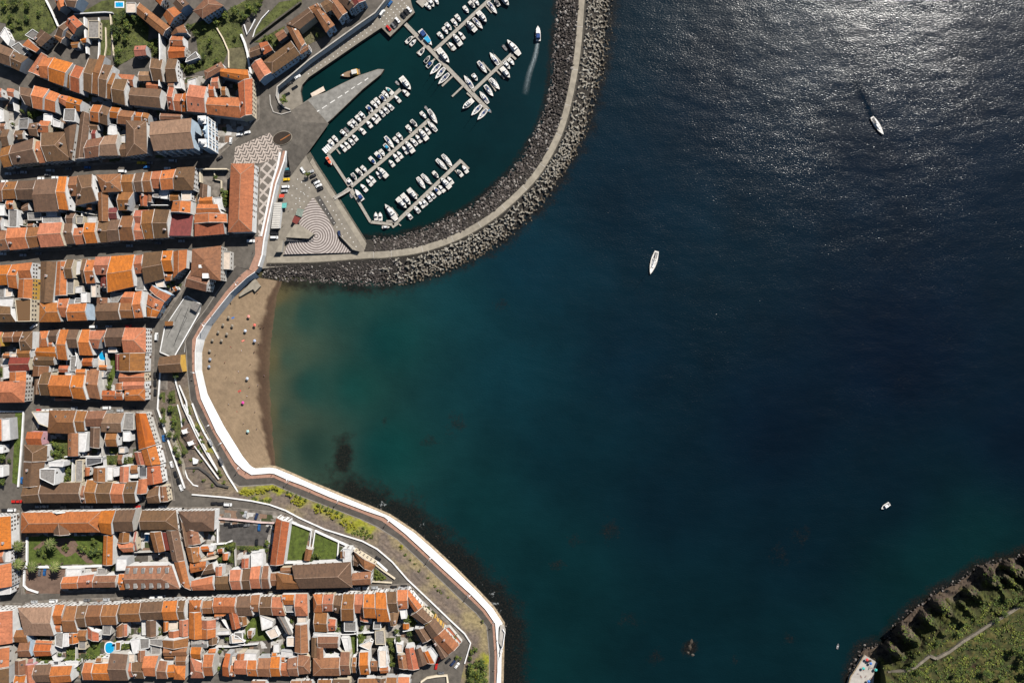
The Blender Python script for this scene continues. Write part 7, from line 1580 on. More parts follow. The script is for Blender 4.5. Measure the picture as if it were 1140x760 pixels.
# ================================================================== TREES, BUSHES, GROUND COVER
tr_ = random.Random(77)
def leaf_cloud(mb, c, r, n, size, mats=(0, 1, 2), rz=1.0):
    for _ in range(n):
        d = Vector((tr_.gauss(0, 1), tr_.gauss(0, 1), tr_.gauss(0, 1))).normalized()*(tr_.random()**.4)
        p = c+Vector((d.x*r, d.y*r, d.z*r*rz)); nrm = (d+Vector((tr_.uniform(-.6, .6), tr_.uniform(-.6, .6), tr_.uniform(-.1, .9)))).normalized()
        a = nrm.orthogonal().normalized(); a.rotate(Matrix.Rotation(tr_.uniform(0, 6.28), 3, nrm)); b = nrm.cross(a); s = size*tr_.uniform(.6, 1.3)
        mb.face([p+a*s, p+b*s*.6, p-a*s, p-b*s*.6], tr_.choice(mats))
def tree_meshes(kind):
    cr = MB(); tk = MB()
    if kind == 'broad':
        tk.tube((0, 0, -.3), (0, 0, 2.6), .28, .2, 7)
        for k in range(5):
            a = k*1.257; e = Vector((math.cos(a)*1.7, math.sin(a)*1.7, 4.0+.4*(k % 2))); tk.tube((0, 0, 2.2), e, .14, .06, 5)
        for k in range(17):
            a = tr_.uniform(0, 6.28); rr = tr_.uniform(.2, 2.3); leaf_cloud(cr, Vector((math.cos(a)*rr, math.sin(a)*rr, 4.1+tr_.uniform(-.7, 1.3)-rr*.25)), tr_.uniform(.65, 1.15), 46, .30, tr_.choice([(0, 0, 1), (0, 1, 1), (1, 1, 2), (1, 2, 2)]), .75)
    elif kind == 'bush':
        tk.tube((0, 0, -.2), (0, 0, .9), .12, .08, 5); tk.tube((0, 0, .3), (.5, .3, 1.1), .07, .04, 5); tk.tube((0, 0, .3), (-.4, .4, 1.0), .07, .04, 5)
        for k in range(9):
            a = tr_.uniform(0, 6.28); rr = tr_.uniform(0, 1.1); leaf_cloud(cr, Vector((math.cos(a)*rr, math.sin(a)*rr, .95+tr_.uniform(-.3, .5))), tr_.uniform(.45, .75), 34, .22, tr_.choice([(0, 1, 1), (1, 1, 2), (1, 2, 2)]), .7)
    elif kind == 'palm':
        tk.tube((0, 0, -.3), (.25, .1, 9.6), .42, .30, 8); tk.tube((.25, .1, 9.4), (.25, .1, 10.6), .5, .35, 8)
        for k in range(26):
            a = k*2.4; up = .85-.055*k; n = 7; pts = []
            for i in range(n+1):
                t = i/n; rad = 3.9*t; pts.append(Vector((.25+math.cos(a)*rad, .1+math.sin(a)*rad, 10.3+up*2.2*t-2.6*t*t)))
            sd = Vector((-math.sin(a), math.cos(a), 0))
            for i in range(n):
                w0, w1 = .55*math.sin(math.pi*min(1, .18+.8*i/n)), .55*math.sin(math.pi*min(1, .18+.8*(i+1)/n)); m_ = tr_.choice([0, 0, 1])
                cr.face([pts[i], pts[i+1], pts[i+1]+sd*w1-Vector((0, 0, .22)), pts[i]+sd*w0-Vector((0, 0, .22))], m_); cr.face([pts[i+1], pts[i], pts[i]-sd*w0-Vector((0, 0, .22)), pts[i+1]-sd*w1-Vector((0, 0, .22))], m_)
    mats = [M['palm'], M['leaf2']] if kind == 'palm' else [M['leaf1'], M['leaf2'], M['leaf3']]
    return tk.mesh('trunk', M['bark']), cr.mesh('crown', mats)
TREES = {k: [tree_meshes(k) for _ in range(n)] for k, n in (('broad', 4), ('bush', 3), ('palm', 2))}
yb = []
for t, c in TREES['bush']:
    m = c.copy(); m.materials.clear(); [m.materials.append(M['leafy']) for _ in range(2)]; m.materials.append(M['leaf3']); yb.append((t, m))
TREES['ybush'] = yb
def plant(px, py, kind, sc_, noun, place='', cat='tree', group=None, z=TOWN+.1, axis='x'):
    nm = {'broad': 'broadleaf_tree', 'bush': 'bush', 'ybush': 'flowering_bush', 'palm': 'palm_tree'}[kind]
    o = empty(nm, P(px, py, z), tr_.uniform(0, 6.28)); o.scale = (sc_, sc_, sc_*tr_.uniform(.85, 1.1) if kind != 'palm' else sc_)
    t, c = TREES[kind][tr_.randrange(len(TREES[kind]))]; link('trunk', t, o); link('crown' if kind != 'palm' else 'frond_crown', c, o)
    tag(o, noun, cat, place, axis, (px, py), group=group); return o
def grove(ox, oy, kind, noun, place, cat, group, items, z=TOWN+.1):
    for x, y, r in items: plant(ox+x/7.6, oy+y/7.6, kind, r, noun, place, cat, group, z)
grove(0, 0, 'broad', 'dark bushy tree', 'in the top left gardens', 'tree', 'trees of the top left gardens', [(60, 60, 1.0), (150, 45, 1.2), (250, 60, .9), (110, 160, .9), (250, 170, .9), (190, 210, 1.0), (120, 240, .8), (340, 120, .7), (1010, 190, 1.3), (1075, 150, 1.2), (1030, 270, 1.2), (1100, 235, 1.3), (1180, 180, 1.1), (1000, 330, 1.0), (1080, 340, 1.0), (1020, 460, 1.1), (1010, 525, .9), (980, 260, .9), (690, 400, .8)])
grove(150, 0, 'broad', 'green garden tree', 'in the top gardens by the lane', 'tree', 'trees of the top gardens', [(60, 200, 1.0), (90, 270, .8), (150, 400, .9), (200, 440, .8), (470, 240, .9), (530, 300, .9), (600, 250, .8), (700, 200, .9), (780, 150, 1.0), (870, 110, 1.3), (930, 150, 1.0), (990, 90, 1.0), (650, 360, .8), (600, 500, .9), (660, 420, .7), (500, 590, .9), (560, 540, .7), (460, 600, .7), (700, 520, .6), (860, 330, .6), (1040, 60, .8), (1080, 20, .8), (410, 570, .8)])
grove(270, 0, 'broad', 'small tree', 'behind the marina row', 'tree', 'trees behind the marina row', [(60, 80, .9), (120, 120, 1.0), (40, 150, .8), (150, 60, .8), (250, 330, .8), (290, 390, .7), (200, 330, .6), (640, 305, .6)])
plant(*E(270, 90, [(362, 178)])[0], 'broad', 1.15, 'round green tree on the traffic island', '', 'tree')
plant(*E(270, 180, [(560, 115)])[0], 'broad', .8, 'small green tree among the cars parked on the quay', '', 'tree', z=QUAY)
plant(*E(420, 660, [(648, 350)])[0], 'broad', .95, 'single round tree standing by the red roof terrace', '', 'tree', z=TOWN)
plant(*E(420, 660, [(682, 540)])[0], 'bush', 1.6, 'spiky green plant by the cars near the bottom edge', '', 'plant', z=TOWN)
grove(0, 555, 'palm', 'tall feathery palm', 'around the palm garden', 'palm', 'palms of the palm garden', [(228, 372, 1.05), (230, 520, 1.05), (345, 545, 1.05), (532, 540, 1.05), (490, 355, 1.1)])
grove(0, 555, 'broad', 'leafy tree', 'inside the palm garden', 'tree', 'trees of the palm garden', [(350, 425, .9), (725, 410, 1.0), (690, 400, .7), (805, 420, 1.3), (850, 430, 1.1), (815, 350, .9), (400, 470, .7)])
grove(0, 555, 'bush', 'round clipped bush', 'at the palm garden centre', 'bush', 'bushes of the palm garden', [(545, 405, 1.1), (580, 405, 1.1), (560, 380, 1.0), (565, 430, 1.0)])
grove(0, 450, 'broad', 'bushy tree', 'in the white tower block yards', 'tree', 'trees of the white tower block', [(490, 335, 1.1), (540, 360, 1.0), (480, 400, 1.0), (530, 410, .9), (600, 490, 1.0), (600, 550, 1.1), (595, 610, 1.1), (500, 450, .8), (960, 470, .8), (1085, 465, 1.0), (960, 390, .6)])
grove(0, 450, 'broad', 'grey green tree', 'left of the long lawn strip', 'tree', 'trees left of the lawn strip', [(40, 440, 1.3), (35, 640, 1.2), (90, 470, .6)])
grove(0, 360, 'broad', 'yard tree', 'near the round pool', 'tree', 'trees near the round pool', [(15, 410, .9), (945, 440, .7), (940, 535, .8), (635, 230, .6)])
grove(130, 360, 'broad', 'leafy tree', 'in the upper terraced garden', 'tree', 'trees of the upper terraced garden', [(520, 435, .95), (470, 610, .8), (385, 610, .55), (475, 720, .9), (400, 720, .6)])
grove(130, 450, 'broad', 'leafy tree', 'in the lower terraced garden', 'tree', 'trees of the lower terraced garden', [(410, 130, 1.0), (470, 30, .8), (500, 130, .9), (455, 255, .95), (515, 260, .8), (510, 370, .8), (530, 420, .8), (585, 400, .7), (550, 480, .6), (490, 180, .7), (575, 130, .6)])
grove(130, 450, 'bush', 'low bush', 'on the garden slope by the ramp', 'bush', 'bushes by the ramp', [(610, 30, 1.0), (625, 70, 1.0), (690, 190, 1.2), (705, 215, 1.0), (720, 280, 1.3), (735, 310, 1.2), (700, 360, 1.1), (715, 395, 1.0), (870, 570, 1.2), (885, 590, 1.0), (910, 655, 1.1), (740, 640, .9), (660, 560, .8), (720, 480, .9), (810, 680, .9), (630, 465, .8)], z=TOWN-.9)
grove(130, 450, 'ybush', 'yellow flowering bush', 'beside the ramp walls', 'bush', 'yellow bushes by the ramp', [(775, 390, 1.0), (630, 660, .5)], z=TOWN-1)
gy = 'yellow bushes on the dry bank'
def bankz(py): return TOWN-1.4
for items, kd, noun, cat, grp in [
    ([(150, 440), (190, 425), (230, 430), (270, 420), (310, 415), (345, 405), (375, 400), (410, 395), (200, 450), (250, 440), (170, 420), (330, 430), (290, 440), (450, 410), (430, 395)], 'ybush', 'yellow green bush on the bank', 'bush', gy),
    ([(580, 510), (610, 500), (640, 505), (665, 525), (625, 535), (650, 545), (600, 530), (555, 465), (535, 455)], 'ybush', 'bright yellow bush of the first clump', 'bush', gy),
    ([(770, 575), (800, 580), (830, 590), (785, 600), (880, 605), (905, 620), (935, 635), (960, 640), (920, 650)], 'ybush', 'bright yellow bush of the second clump', 'bush', gy),
    ([(1000, 690), (1030, 670), (1050, 700), (1015, 720), (1070, 720), (1045, 735), (1090, 700), (1110, 735)], 'ybush', 'yellow bush of the third clump', 'bush', gy),
    ([(240, 492), (270, 500), (300, 508), (330, 510), (360, 512), (390, 515), (385, 495), (260, 485), (540, 440), (570, 450), (610, 465), (650, 480), (690, 500), (800, 545), (830, 560), (870, 575), (910, 590), (960, 610), (1000, 630)], 'bush', 'dark green bush on the bank', 'bush', 'green bushes on the dry bank'),
    ([(1130, 760), (1160, 775), (1190, 790), (1140, 790), (1180, 740), (1210, 770), (1230, 800), (1250, 815), (1200, 815), (1160, 810), (1100, 780), (1080, 790)], 'bush', 'green bush near the bend of the bank', 'bush', 'green bushes on the dry bank')]:
    for x, y in items: plant(250+x/7.6, 490+y/7.6, kd, tr_.uniform(.85, 1.25), noun, '', cat, grp, z=bankz(0))
grove(420, 600, 'ybush', 'lone yellow bush', 'on the long dry bank', 'bush', gy, [(205, 60, 1.2)], z=TOWN-2)
grove(420, 600, 'bush', 'small bush', 'along the long dry bank', 'bush', 'green bushes on the dry bank', [(240, 130, .8), (320, 205, .7), (355, 265, .8), (430, 320, .8), (490, 390, .8), (520, 430, 1.0), (540, 450, .7), (600, 490, .6), (280, 170, .7), (890, 690, .9)], z=TOWN-1.9)
grove(420, 660, 'broad', 'leafy tree', 'on the bank at the bottom edge', 'tree', 'trees at the bottom edge', [(800, 600, 1.1), (840, 580, 1.0), (880, 570, 1.0), (910, 600, 1.0), (790, 650, 1.2), (850, 650, 1.2), (905, 660, 1.1), (800, 710, 1.2), (870, 720, 1.2), (920, 720, .9), (800, 480, .8), (830, 460, .7), (790, 540, .7)], z=TOWN-2)
grove(140, 555, 'broad', 'leafy tree', 'beside the walled car park', 'tree', 'trees by the car park', [(880, 385, 1.0), (910, 400, .9), (800, 420, .7), (850, 430, .7), (900, 500, .8), (820, 500, .7), (1000, 410, .7), (1060, 420, .7), (1120, 410, .7)])
grove(280, 540, 'broad', 'shrubby tree', 'at the edge of the mown lawns', 'tree', 'trees by the mown lawns', [(145, 480, .8), (130, 540, .7), (535, 590, 1.0), (570, 585, .9), (510, 610, .8)])
grove(0, 660, 'broad', 'garden tree', 'in the oval pool block gardens', 'tree', 'trees of the oval pool block', [(410, 575, .9), (590, 490, .7), (640, 500, .7), (590, 540, .8), (640, 545, .8), (520, 505, .6), (820, 430, .7), (760, 520, .8), (810, 520, .8), (890, 530, .7), (1070, 430, .9), (990, 395, .6), (340, 560, .7), (690, 550, .7), (680, 620, .7)])
grove(140, 660, 'broad', 'garden tree', 'in the two lane block yards', 'tree', 'trees of the two lane block', [(295, 290, .7), (290, 330, .6), (1020, 350, .9), (1040, 380, .8), (870, 370, .7), (805, 480, .6), (800, 620, .7), (25, 440, .9), (30, 330, .6), (130, 300, .6), (830, 450, .5)])
grove(280, 660, 'broad', 'garden tree', 'in the sea road block yards', 'tree', 'trees of the sea road block', [(350, 225, .6), (265, 440, .8), (280, 510, .8), (740, 240, .8), (740, 290, .8), (930, 340, .9), (930, 400, .8), (945, 280, .7), (1235, 310, .8), (1180, 400, .9), (1200, 460, .8), (1190, 580, .9), (1330, 210, 1.0), (1350, 320, .9), (1255, 385, .7), (1310, 200, .8), (680, 500, .4)])
grove(290, 600, 'bush', 'garden bush', 'in the triangle garden', 'bush', 'bushes of the triangle garden', [(985, 270, 1.2), (1010, 300, 1.3), (1040, 320, 1.2), (980, 320, 1.2), (1000, 325, 1.1)])
grove(0, 100, 'broad', 'yard tree', 'in the blue church block yards', 'tree', 'trees of the blue church block', [(270, 210, .9), (320, 205, .8), (210, 195, .7), (125, 300, .6), (500, 335, .5), (300, 240, .6)])
grove(0, 190, 'broad', 'yard tree', 'in the block below the church', 'tree', 'trees of the block below the church', [(665, 330, .7), (690, 345, .6), (380, 360, .5), (1060, 350, .5), (300, 440, .5), (1920, 210, 1.0), (1910, 250, .9), (1830, 60, .6), (1900, 180, .8), (1905, 290, .8)])
grove(150, 280, 'broad', 'yard tree', 'left of the market deck', 'tree', 'trees by the market deck', [(300, 290, .6), (335, 270, .6), (690, 30, .01)][:2])
# ground cover of the gardens
gc = MB()
for poly, z, dn in GARD:
    w = [P(x, y, z) for x, y in poly]; q = [(p.x, p.y) for p in w]; x0, x1, y0, y1 = min(a for a, _ in q), max(a for a, _ in q), min(b for _, b in q), max(b for _, b in q)
    n = int((x1-x0)*(y1-y0)*dn*1.1)
    for _ in range(n):
        x, y = tr_.uniform(x0, x1), tr_.uniform(y0, y1)
        if inside(x, y, q): leaf_cloud(gc, Vector((x, y, z+.15)), .3, 1, tr_.uniform(.2, .55), (0, 1, 1, 2) if (int(x*.21)+int(y*.17)) % 3 else (1, 2, 2), .5)
stuff(gc.build('ground_cover', [M['leaf1'], M['leaf2'], M['leaf3']]))
# headland vegetation
hv = MB(); from mathutils import noise as mno
for _ in range(26000):
    px, py = tr_.uniform(940, 1175), tr_.uniform(605, 790); z = cliff_z(px, py)
    if z < 6.0: continue
    nz = mno.noise(Vector((px*.11, py*.11, 0)))
    dpath = abs((py-745)-(px-985)*(672-745)/(1140-985))
    if nz < -.18 or (dpath < 3.0): continue
    k = 1-z/CAMH*.55
    leaf_cloud(hv, Vector(((px-570)*S*k, (380-py)*S*k, z+.2)), .6, 2, tr_.uniform(.3, .75), (0, 1, 1) if nz < .1 else (1, 2, 2), .6)
stuff(hv.build('undergrowth', [M['leaf1'], M['leaf2'], M['leaf3']]))
for x, y, r, in [(1121, 716, 2.0), (1130, 728, 1.9), (1137, 716, 1.8), (1090, 742, 1.5), (1105, 750, 1.4), (1136, 742, 1.9), (1120, 757, 1.6), (1078, 756, 1.5), (1056, 745, 1.2), (1134, 662, 1.5), (1126, 668, 1.3), (1110, 678, 1.2), (1100, 686, 1.2), (1060, 700, 1.0), (1004, 738, 1.1), (1010, 733, 1.1), (1015, 741, 1.0), (1036, 710, 1.0)]:
    z = cliff_z(x, y); k = 1-z/CAMH*.55; o = plant(x, y, 'broad', r*.8, 'dark round tree', 'on the green headland', 'tree', 'trees on the headland', z); o.location = ((x-570)*S*k, (380-y)*S*k, z-.2)
M['moss2'] = plain('old_wall_stone', (.17, .145, .11), .95, nscale=.4, namp=.4)
# headland path wall and bathing platform
hw = [(985, 745), (1003, 742), (1014, 737), (1029, 725), (1036, 728), (1050, 721), (1066, 709), (1078, 702), (1096, 690), (1110, 682), (1126, 672), (1145, 660), (1165, 648)]
mb = MB()
for (a, b) in zip(hw[:-1], hw[1:]):
    za, zb = cliff_z(*a)+.6, cliff_z(*b)+.6; ka, kb = 1-za/CAMH*.55, 1-zb/CAMH*.55
    mb.beam(((a[0]-570)*S*ka, (380-a[1])*S*ka, za), ((b[0]-570)*S*kb, (380-b[1])*S*kb, zb), 1.7, 1.6)
o = mb.build('headland_wall', M['moss2']); tag(o, 'old stone path wall zigzagging along the headland cliff top', 'wall', at=(1050, 721))
o = empty('bathing_platform', P(955, 745, 0)); q = [P(x, y, 2.2)-o.location for x, y in E(930, 680, [(305, 460), (445, 545), (410, 640), (400, 800), (130, 800), (160, 690), (220, 600)], 9.5)]
a = MB(); a.prism([(p.x, p.y) for p in q], -1.5, 2.2); a.build('slab', M['conc2'], o); b = MB()
for k in (4, 5, 6): b.beam(q[k], q[(k+1) % 7], .8, .9)
b.build('sea_kerb', M['stone'], o); tag(o, 'pale concrete bathing platform at the foot of the headland', 'platform', at=(955, 745))

# ================================================================== CARS
CARP = {'white': (.75, .75, .74), 'black': (.015, .015, .017), 'dark blue': (.02, .035, .09), 'blue': (.02, .11, .30), 'red': (.50, .02, .015), 'silver': (.42, .43, .44), 'grey': (.14, .14, .145), 'yellow': (.75, .48, .02), 'teal': (.05, .20, .24)}
def paint(n):
    m, nt, b = new_mat('car_paint_'+n.replace(' ', '_')); b.inputs['Base Color'].default_value = (*CARP[n], 1); b.inputs['Roughness'].default_value = .35; return m
CP = {n: paint(n) for n in CARP}; M['tyre'] = plain('tyre', (.012, .012, .012), .9)
def car_meshes(n, van=False):
    L, Wd = (2.7, 1.0) if van else (2.15, .9); a = MB(); a.prism([(-L, -Wd*.9), (-L*.96, -Wd), (L*.85, -Wd), (L, -Wd*.8), (L, Wd*.8), (L*.85, Wd), (-L*.96, Wd), (-L, Wd*.9)], .32, .95, taper=.97)
    g = MB(); h1 = 1.95 if van else 1.42; x0, x1 = (-L*.93, L*.6) if van else (-L*.72, L*.42)
    g.prism([(x0, -Wd*.9), (x1, -Wd*.9), (x1, Wd*.9), (x0, Wd*.9)], .9, h1-.05, taper=.84); r = MB(); xm = (x0+x1)/2; f = lambda x: xm+(x-xm)*.82; r.prism([(f(x0), -Wd*.73), (f(x1)-(0 if not van else -.2), -Wd*.73), (f(x1)-(0 if not van else -.2), Wd*.73), (f(x0), Wd*.73)], h1-.1, h1)
    w = MB(); w.tube((0, -.1, 0), (0, .1, 0), .32, .32, 10)
    return dict(body=a.mesh('body', CP[n]), window=g.mesh('window', M['glass']), roof=r.mesh('roof', CP[n]), wheel=w.mesh('wheel', M['tyre']), L=L, W=Wd)
CARM = {}
def car(px, py, ang, c, place, axis='x', van=False, z=TOWN):
    k = (c, van)
    if k not in CARM: CARM[k] = car_meshes(c, van)
    m = CARM[k]; o = empty('parked_van' if van else 'parked_car', P(px, py, z), math.radians(ang))
    for n_ in ('body', 'window', 'roof'): link(n_, m[n_], o)
    for sx in (-.62, .62):
        for sy in (-.9, .9): link('wheel', m['wheel'], o, (m['L']*sx, m['W']*sy, .32))
    tag(o, f"{c} {'van' if van else 'car'}", 'van' if van else 'car', place, axis, (px, py), group='cars '+place)
def cars(ox, oy, place, axis, items, z=TOWN):
    for it in items: car(ox+it[0]/7.6, oy+it[1]/7.6, it[3] if len(it) > 3 else 0, it[2], place, axis, len(it) > 4, z)
cars(150, 100, 'by the zigzag paved plaza', 'x', [(890, 380, 'white', 8), (955, 364, 'white', 12), (815, 432, 'white', 85), (722, 580, 'black', 30), (900, 380, 'white', 20)][:4])
cars(0, 100, 'in the street under the church block', 'x', [(75, 712, 'silver'), (140, 706, 'grey'), (205, 700, 'silver'), (430, 686, 'silver', 0, 1), (410, 718, 'grey'), (585, 672, 'grey'), (745, 660, 'blue'), (350, 752, 'white'), (470, 745, 'white'), (45, 778, 'white'), (1040, 692, 'white', 0, 1), (1190, 620, 'yellow'), (1225, 622, 'yellow'), (1270, 622, 'grey'), (1465, 604, 'silver', 0, 1), (1420, 668, 'white'), (1245, 655, 'blue')])
cars(0, 190, 'in the street above the market block', 'x', [(200, 716, 'silver'), (330, 702, 'grey'), (1100, 636, 'silver'), (1340, 612, 'grey'), (1540, 596, 'silver'), (2125, 596, 'white', 0, 1), (2125, 570, 'black')])
cars(0, 280, 'in the street above the round pool', 'x', [(440, 650, 'black'), (795, 636, 'white', 0, 1), (925, 634, 'silver'), (1090, 630, 'red'), (290, 635, 'white', 40, 1), (30, 20, 'white')])
cars(0, 360, 'in the street below the round pool', 'x', [(635, 714, 'silver'), (908, 712, 'white', 0, 1), (1125, 712, 'black'), (340, 733, 'red'), (380, 733, 'white'), (420, 733, 'white'), (1020, 735, 'silver')])
cars(130, 360, 'beside the terraced garden', 'y', [(327, 437, 'black', 90), (327, 503, 'black', 90), (328, 582, 'black', 88), (340, 112, 'white', 88, 1)])
cars(130, 450, 'on the street beside the lower garden', 'y', [(400, 285, 'blue', 100), (468, 505, 'white', 106), (500, 588, 'black', 108), (524, 648, 'black', 108), (547, 702, 'white', 112), (885, 475, 'grey', 118), (795, 318, 'silver', 118)])
car(*E(0, 450, [(190, 640)])[0], 90, 'blue', 'in the narrow lane by the lawn strip', 'y')
cars(250, 490, 'near the walled car park', 'x', [(272, 640, 'dark blue', 72), (180, 622, 'silver', 80), (62, 722, 'black', 5), (105, 715, 'black', 5), (150, 712, 'black', 5), (190, 715, 'grey', 8), (295, 735, 'blue', 88), (25, 705, 'black', 3), (375, 745, 'black', 60), (-85, 530, 'black', 4), (-30, 532, 'black', 4), (30, 540, 'white', -4, 1)])
cars(280, 540, 'in the lower walled car park', 'x', [(45, 480, 'black', 88)]); car(*E(420, 600, [(8, 160)])[0], -33, 'black', 'on the diagonal upper sea road')
cars(290, 600, 'in the street under the long range', 'x', [(335, 432, 'silver'), (500, 430, 'grey'), (820, 410, 'white'), (790, 408, 'silver'), (892, 408, 'white'), (968, 406, 'silver'), (1128, 402, 'black'), (1215, 395, 'black')])
cars(0, 555, 'in the street above the palm garden', 'x', [(130, 20, 'red'), (163, 20, 'red'), (45, 94, 'black'), (105, 93, 'white', 0, 1), (330, 64, 'silver'), (390, 62, 'silver'), (540, 66, 'grey'), (715, 66, 'silver'), (765, 66, 'silver'), (990, 66, 'white'), (1164, 65, 'red'), (1230, 68, 'black'), (1378, 68, 'white', 0, 1)])
cars(0, 555, 'in the red brown car park', 'x', [(340, 622, 'grey', 85), (382, 617, 'blue', 85)])
cars(0, 660, 'in the street above the oval pool block', 'x', [(295, 70, 'silver'), (457, 62, 'white', 0, 1), (740, 55, 'grey'), (905, 50, 'silver'), (1080, 38, 'black'), (1160, 40, 'black'), (1300, 30, 'white', 0, 1), (1370, 25, 'white', 0, 1)])
cars(420, 660, 'parked at the bottom right corner', 'x', [(600, 567, 'black', 42), (640, 587, 'dark blue', 48), (675, 606, 'white', 52), (540, 670, 'grey', 0), (512, 560, 'red', 50), (500, 612, 'red', 80)])
cars(270, 180, 'parked on the quay left side', 'y', [(388, 65, 'teal', 3), (385, 88, 'black', 3), (382, 112, 'black', 3), (375, 152, 'yellow', 5), (366, 215, 'white', 5, 1), (357, 250, 'silver', 5), (273, 588, 'black', 0, 1), (273, 612, 'black', 0, 1), (270, 642, 'white', 0, 1)], QUAY+.05)
cars(270, 180, 'parked on the quay by the rings', 'y', [(512, 74, 'white', -55), (580, 88, 'silver', 24), (598, 122, 'black', 26), (612, 160, 'black', 26), (632, 178, 'white', 27), (648, 205, 'white', 27), (660, 232, 'black', 27), (820, 612, 'dark blue', 100)], QUAY+.05)
cars(400, 0, 'parked on the quay corner', 'x', [(250, 242, 'red', -48), (290, 220, 'grey', -48), (305, 207, 'black', -48), (325, 175, 'white', -48), (372, 135, 'black', -48), (398, 107, 'black', -48), (424, 86, 'white', -48), (195, 115, 'white', 55, 1), (262, 35, 'blue', 55)], QUAY+.05)
cars(270, 0, 'along the marina road', 'x', [(470, 655, 'white', 32), (402, 712, 'black', 25), (960, 122, 'white', 40), (905, 180, 'silver', 38), (930, 155, 'black', 38)], TOWN)

# ================================================================== BEACH UMBRELLAS, PEOPLE
def umb_meshes(c1, c2):
    a = MB(); n = 10; R = 1.0
    for k in range(n):
        t0, t1 = 2*math.pi*k/n, 2*math.pi*(k+1)/n; a.face([(0, 0, 2.55), (R*math.cos(t0), R*math.sin(t0), 2.05), (R*math.cos(t1), R*math.sin(t1), 2.05)], k % 2)
        a.face([(R*math.cos(t1), R*math.sin(t1), 1.9), (R*math.cos(t1), R*math.sin(t1), 2.05), (R*math.cos(t0), R*math.sin(t0), 2.05), (R*math.cos(t0), R*math.sin(t0), 1.9)], k % 2)
    b = MB(); b.tube((0, 0, -.2), (0, 0, 2.7), .04, .03, 5); return a.mesh('canopy', [c1, c2]), b.mesh('pole', M['w_white'])
UC = {n: plain('umbrella_'+n, c, .85, namp=.08) for n, c in dict(straw=(.26, .22, .17), red=(.62, .06, .05), white=(.72, .72, .72), yellow=(.75, .52, .12), blue=(.05, .16, .45), teal=(.05, .42, .38), magenta=(.72, .06, .34), salmon=(.72, .22, .16), sky=(.30, .42, .60)).items()}
UM = {}
def umbrella(px, py, c1, c2, noun, place, z, grp):
    if (c1, c2) not in UM: UM[(c1, c2)] = umb_meshes(UC[c1], UC[c2])
    o = empty('beach_umbrella', P(px, py, z), tr_.uniform(0, 1)); a, b = UM[(c1, c2)]; link('canopy', a, o); link('pole', b, o); tag(o, noun, 'umbrella', place, 'y', (px, py), group=grp)
bu = 'umbrellas on the beach'
for x, y in [(346, 405), (300, 468), (377, 475), (258, 530), (332, 545), (210, 598), (287, 600), (187, 688)]: umbrella(210+x/7.6, 300+y/7.6, 'straw', 'straw', 'grey straw beach umbrella', 'on the upper beach', 1.2, bu)
for x, y in [(95, 284), (90, 322)]: umbrella(215+x/4.75, 340+y/4.75, 'straw', 'sky', 'grey blue beach umbrella', 'on the sand near the wall', 1.2, bu)
for x, y, a, b, n_ in [(515, 398, 'yellow', 'magenta', 'yellow and pink'), (566, 470, 'red', 'salmon', 'red'), (487, 518, 'white', 'sky', 'white'), (566, 602, 'blue', 'white', 'blue and white')]: umbrella(210+x/7.6, 300+y/7.6, a, b, n_+' beach umbrella on open sand', '', .8, bu)
umbrella(215+268/4.75, 340+512/4.75, 'magenta', 'magenta', 'bright magenta beach umbrella low on the beach', '', .8, bu); umbrella(215+294/4.75, 340+663/4.75, 'teal', 'white', 'green and white beach umbrella at the lower beach', '', .8, bu); umbrella(215+291/4.75, 340+385/4.75, 'white', 'sky', 'pale beach umbrella in the middle of the beach', '', .8, bu)
for x, y, c, n_ in [(322, 500, 'red', 'red'), (360, 540, 'blue', 'small blue'), (284, 592, 'teal', 'teal left hand'), (414, 607, 'teal', 'teal right hand'), (338, 728, 'blue', 'large blue')]: umbrella(930+x/9.5, 680+y/9.5, c, c, n_+' umbrella on the bathing platform', '', 2.2, 'umbrellas on the platform')
def towel(px, py, c, noun, z=1.0, rz=.4):
    mb = MB(); mb.box(-1.0, -.5, 0, 1.0, .5, .05); o = mb.build('beach_towel', UC[c]); o.location = P(px, py, z); o.rotation_euler = (0, 0, rz); tag(o, noun, 'towel', at=(px, py), group='towels on the beach')
towel(210+460/7.6, 300+602/7.6, 'salmon', 'salmon towel spread on the open sand', .95); towel(215+245/4.75, 340+452/4.75, 'red', 'pinkish red towel in the middle of the beach', .9); towel(215+316/4.75, 340+719/4.75, 'yellow', 'yellow towel near the lower waterline', .65); towel(210+375/7.6, 300+408/7.6, 'blue', 'blue towel beside the top straw umbrella', 1.25); towel(210+265/7.6, 300+557/7.6, 'red', 'red towel beside a straw umbrella', 1.25)
